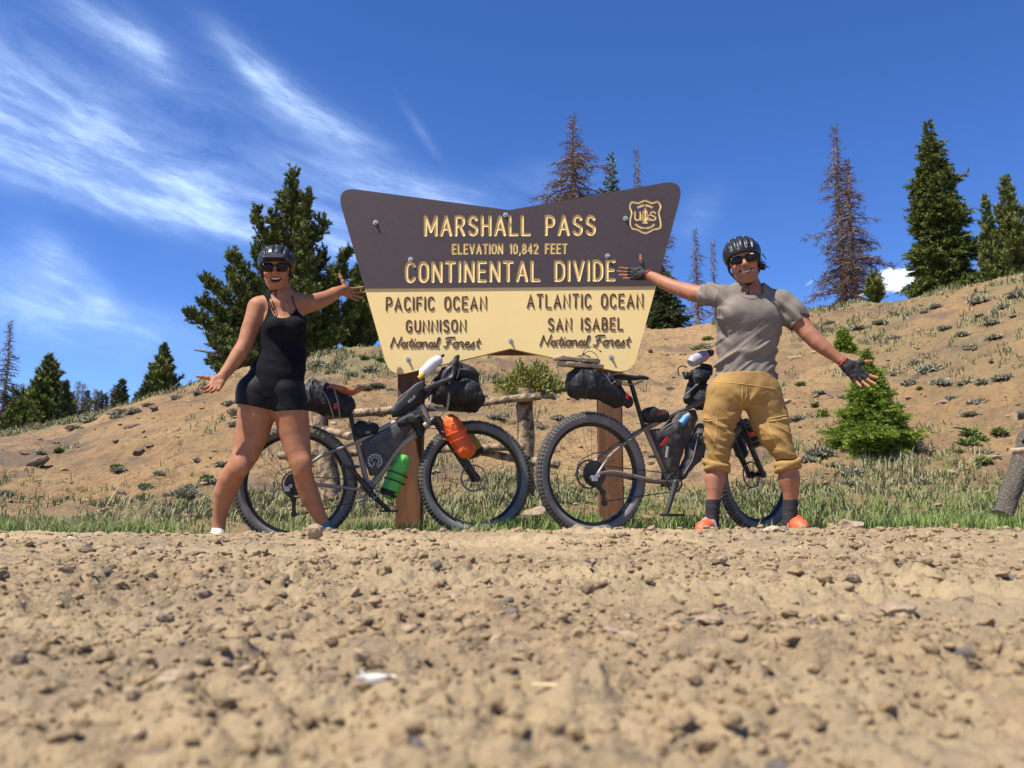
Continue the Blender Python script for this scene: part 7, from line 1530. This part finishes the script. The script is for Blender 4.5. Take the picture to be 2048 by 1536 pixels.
for (cx_, cy_, Yc, r_, ti) in ((1433, 933, 5.2, 22, .10), (1576, 930, 5.155, 23, -.22)):
    c0 = W(cx_, cy_, Yc); rr = r_ * Yc / F; e1 = np.array([math.cos(ti), 0, -math.sin(ti)]); e2 = np.array([0, 1., 0]); S = SDF(c0 - rr - .05, c0 + rr + .05, .0038)
    for h_ in (-.012, .010):
        P = [c0 + (e1 * math.cos(t) + e2 * math.sin(t) * .95) * rr * (.96 + (.0 if h_ < 0 else .02)) + [0, 0, h_ + .007 * math.sin(t * 2 + h_ * 90)] for t in np.linspace(0, 2 * math.pi, 21)]
        for p_, q_ in zip(P, P[1:]): S.cone(p_, q_, .0145, .0145, .012)
    S.wrinkle(lambda x, y, z: .005 * noise3(x * 26, y * 26, z * 55 + x * 14, 19)); S.build('rolled_cuff', MT['khaki'], mp)
from mathutils.bvhtree import BVHTree
def bvh(o): return BVHTree.FromPolygons([v.co[:] for v in o.data.vertices], [p.vertices[:] for p in o.data.polygons])
def seam(root, tree, pts, name, m_, r_=.0022, off=.0):
    P = []
    for (px, py) in catmull([np.array([a, b, 0.]) for a, b in pts], 7)[:] and [(p[0], p[1]) for p in catmull([np.array([a, b, 0.]) for a, b in pts], 7)]:
        d = Vector(ray(px, py)).normalized(); h = tree.ray_cast(Vector((0, 0, HC)), d)
        if h[0] is not None and h[0].y < 6.2: P.append(np.array(h[0]) - np.array(d) * off)
    if len(P) > 2: mb = MB(); mb.tube(P, r_, 5); mb.build(name, MT[m_], root)
kb = bvh(bpy.data.objects['trousers']); tb = bvh(bpy.data.objects['tee_shirt'])
for pts in ([(1486, 772), (1484, 795), (1481, 816)], [(1493, 773), (1493, 790), (1486, 803)], [(1403, 834), (1418, 837), (1434, 832)], [(1404, 839), (1418, 842), (1434, 838)], [(1434, 834), (1431, 870), (1424, 905)],
            [(1534, 838), (1554, 834), (1574, 830)], [(1535, 843), (1555, 840), (1575, 836)], [(1534, 840), (1546, 875), (1562, 908)], [(1546, 772), (1556, 785), (1567, 798)], [(1430, 772), (1424, 785), (1414, 798)], [(1430, 764), (1486, 768), (1552, 778)]):
    seam(mp, kb, pts, 'seam', 'khaki_in', .0026)
seam(mp, tb, [(1431, 750), (1470, 757), (1520, 763), (1552, 768)], 'hem_stitch', 'tee', .0026); seam(mp, tb, [(1413, 572), (1411, 592), (1417, 614)], 'hem_stitch', 'tee', .0026); seam(mp, tb, [(1583, 650), (1597, 645), (1612, 631)], 'hem_stitch', 'tee', .0026)
seam(mp, tb, [(1440, 577), (1432, 600), (1428, 625)], 'armhole_seam', 'tee', .0024); seam(mp, tb, [(1561, 580), (1566, 605), (1562, 632)], 'armhole_seam', 'tee', .0024)
seam(mp, tb, [(1478, 582), (1484, 592), (1500, 598), (1518, 595), (1530, 583)], 'collar_rib', 'tee', .0032)
for (a, cuffp, nm1) in ((ra, W(1303, 552.5, 5.59), 'l'), (la, W(1680, 720, 5.07), 'r')):
    w0 = a['w']; V, Q = glove_mesh(a, (w0 + (cuffp - w0) * .25, w0 + a['d'] * .02, .0325, .0345)); mesh_np('glove', V, Q, MT['glove'], mp)
    e = unit(w0 - cuffp); u1 = unit(np.cross(e, [0, 1, .2])); u2 = np.cross(e, u1); m = MB(); c0 = w0 + (cuffp - w0) * .35; m.tube(ring_pts(c0, u1, u2, .0325, 20), .0050, 6, closed=True); m.build('glove_cuff', MT['glove_red'], mp)
for lg in (lL, rL):
    S = SDF(*bounds(lg[3:], .08), .0035); cones(S, lg[3:], .01, 1, .004); S.plane(W(lg[3][0], 999, lg[3][2]), [0, 0, 1.]); S.wrinkle(lambda x, y, z: .0015 * noise3(x * 20, y * 20, z * 90, 3)); S.build('sock', MT['sock'], mp)
    c0 = W(lg[4][0] + 1, 1014, lg[4][2] - 13 * lg[4][2] / F); m = MB()
    P = [c0 + np.array([math.cos(t) * (.015 if i % 2 else .007), -.0058 if False else -.004, math.sin(t) * (.015 if i % 2 else .007)]) for i, t in enumerate(np.linspace(.5 * math.pi, 2.5 * math.pi, 11)[:-1])]
    m.tube(P, .0012, 4, closed=True); m.build('sock_star', MT['sockp'], mp)
def ankle(root, a, e, st):
    m = MB(); side = np.array([-e[1], e[0], 0]); P = [a + e * .115 + side * .048 + [0, 0, .03], a + e * .112 + side * .034 + [0, 0, .074], a + e * .108 + [0, 0, .091], a + e * .112 - side * .034 + [0, 0, .074], a + e * .115 - side * .048 + [0, 0, .02]]
    m.tube(catmull(P, 5), .0105, 6, flat=.35); m.build('shoe_strap', MT[st], root)
a = foot_at(1430, 5.27) + [0, 0, .022]; shoe(mp, 'shoe', a, a + [-.13, -.20, 0], .112, 'shoe_o', w=.047); ankle(mp, a, unit([-.13, -.20, 0]), 'zip')
a = foot_at(1580, 5.26) + [0, 0, .022]; shoe(mp, 'shoe', a, a + [.005, -.235, 0], .112, 'shoe_o', w=.050); ankle(mp, a, unit([.005, -.235, 0]), 'shoe_o')
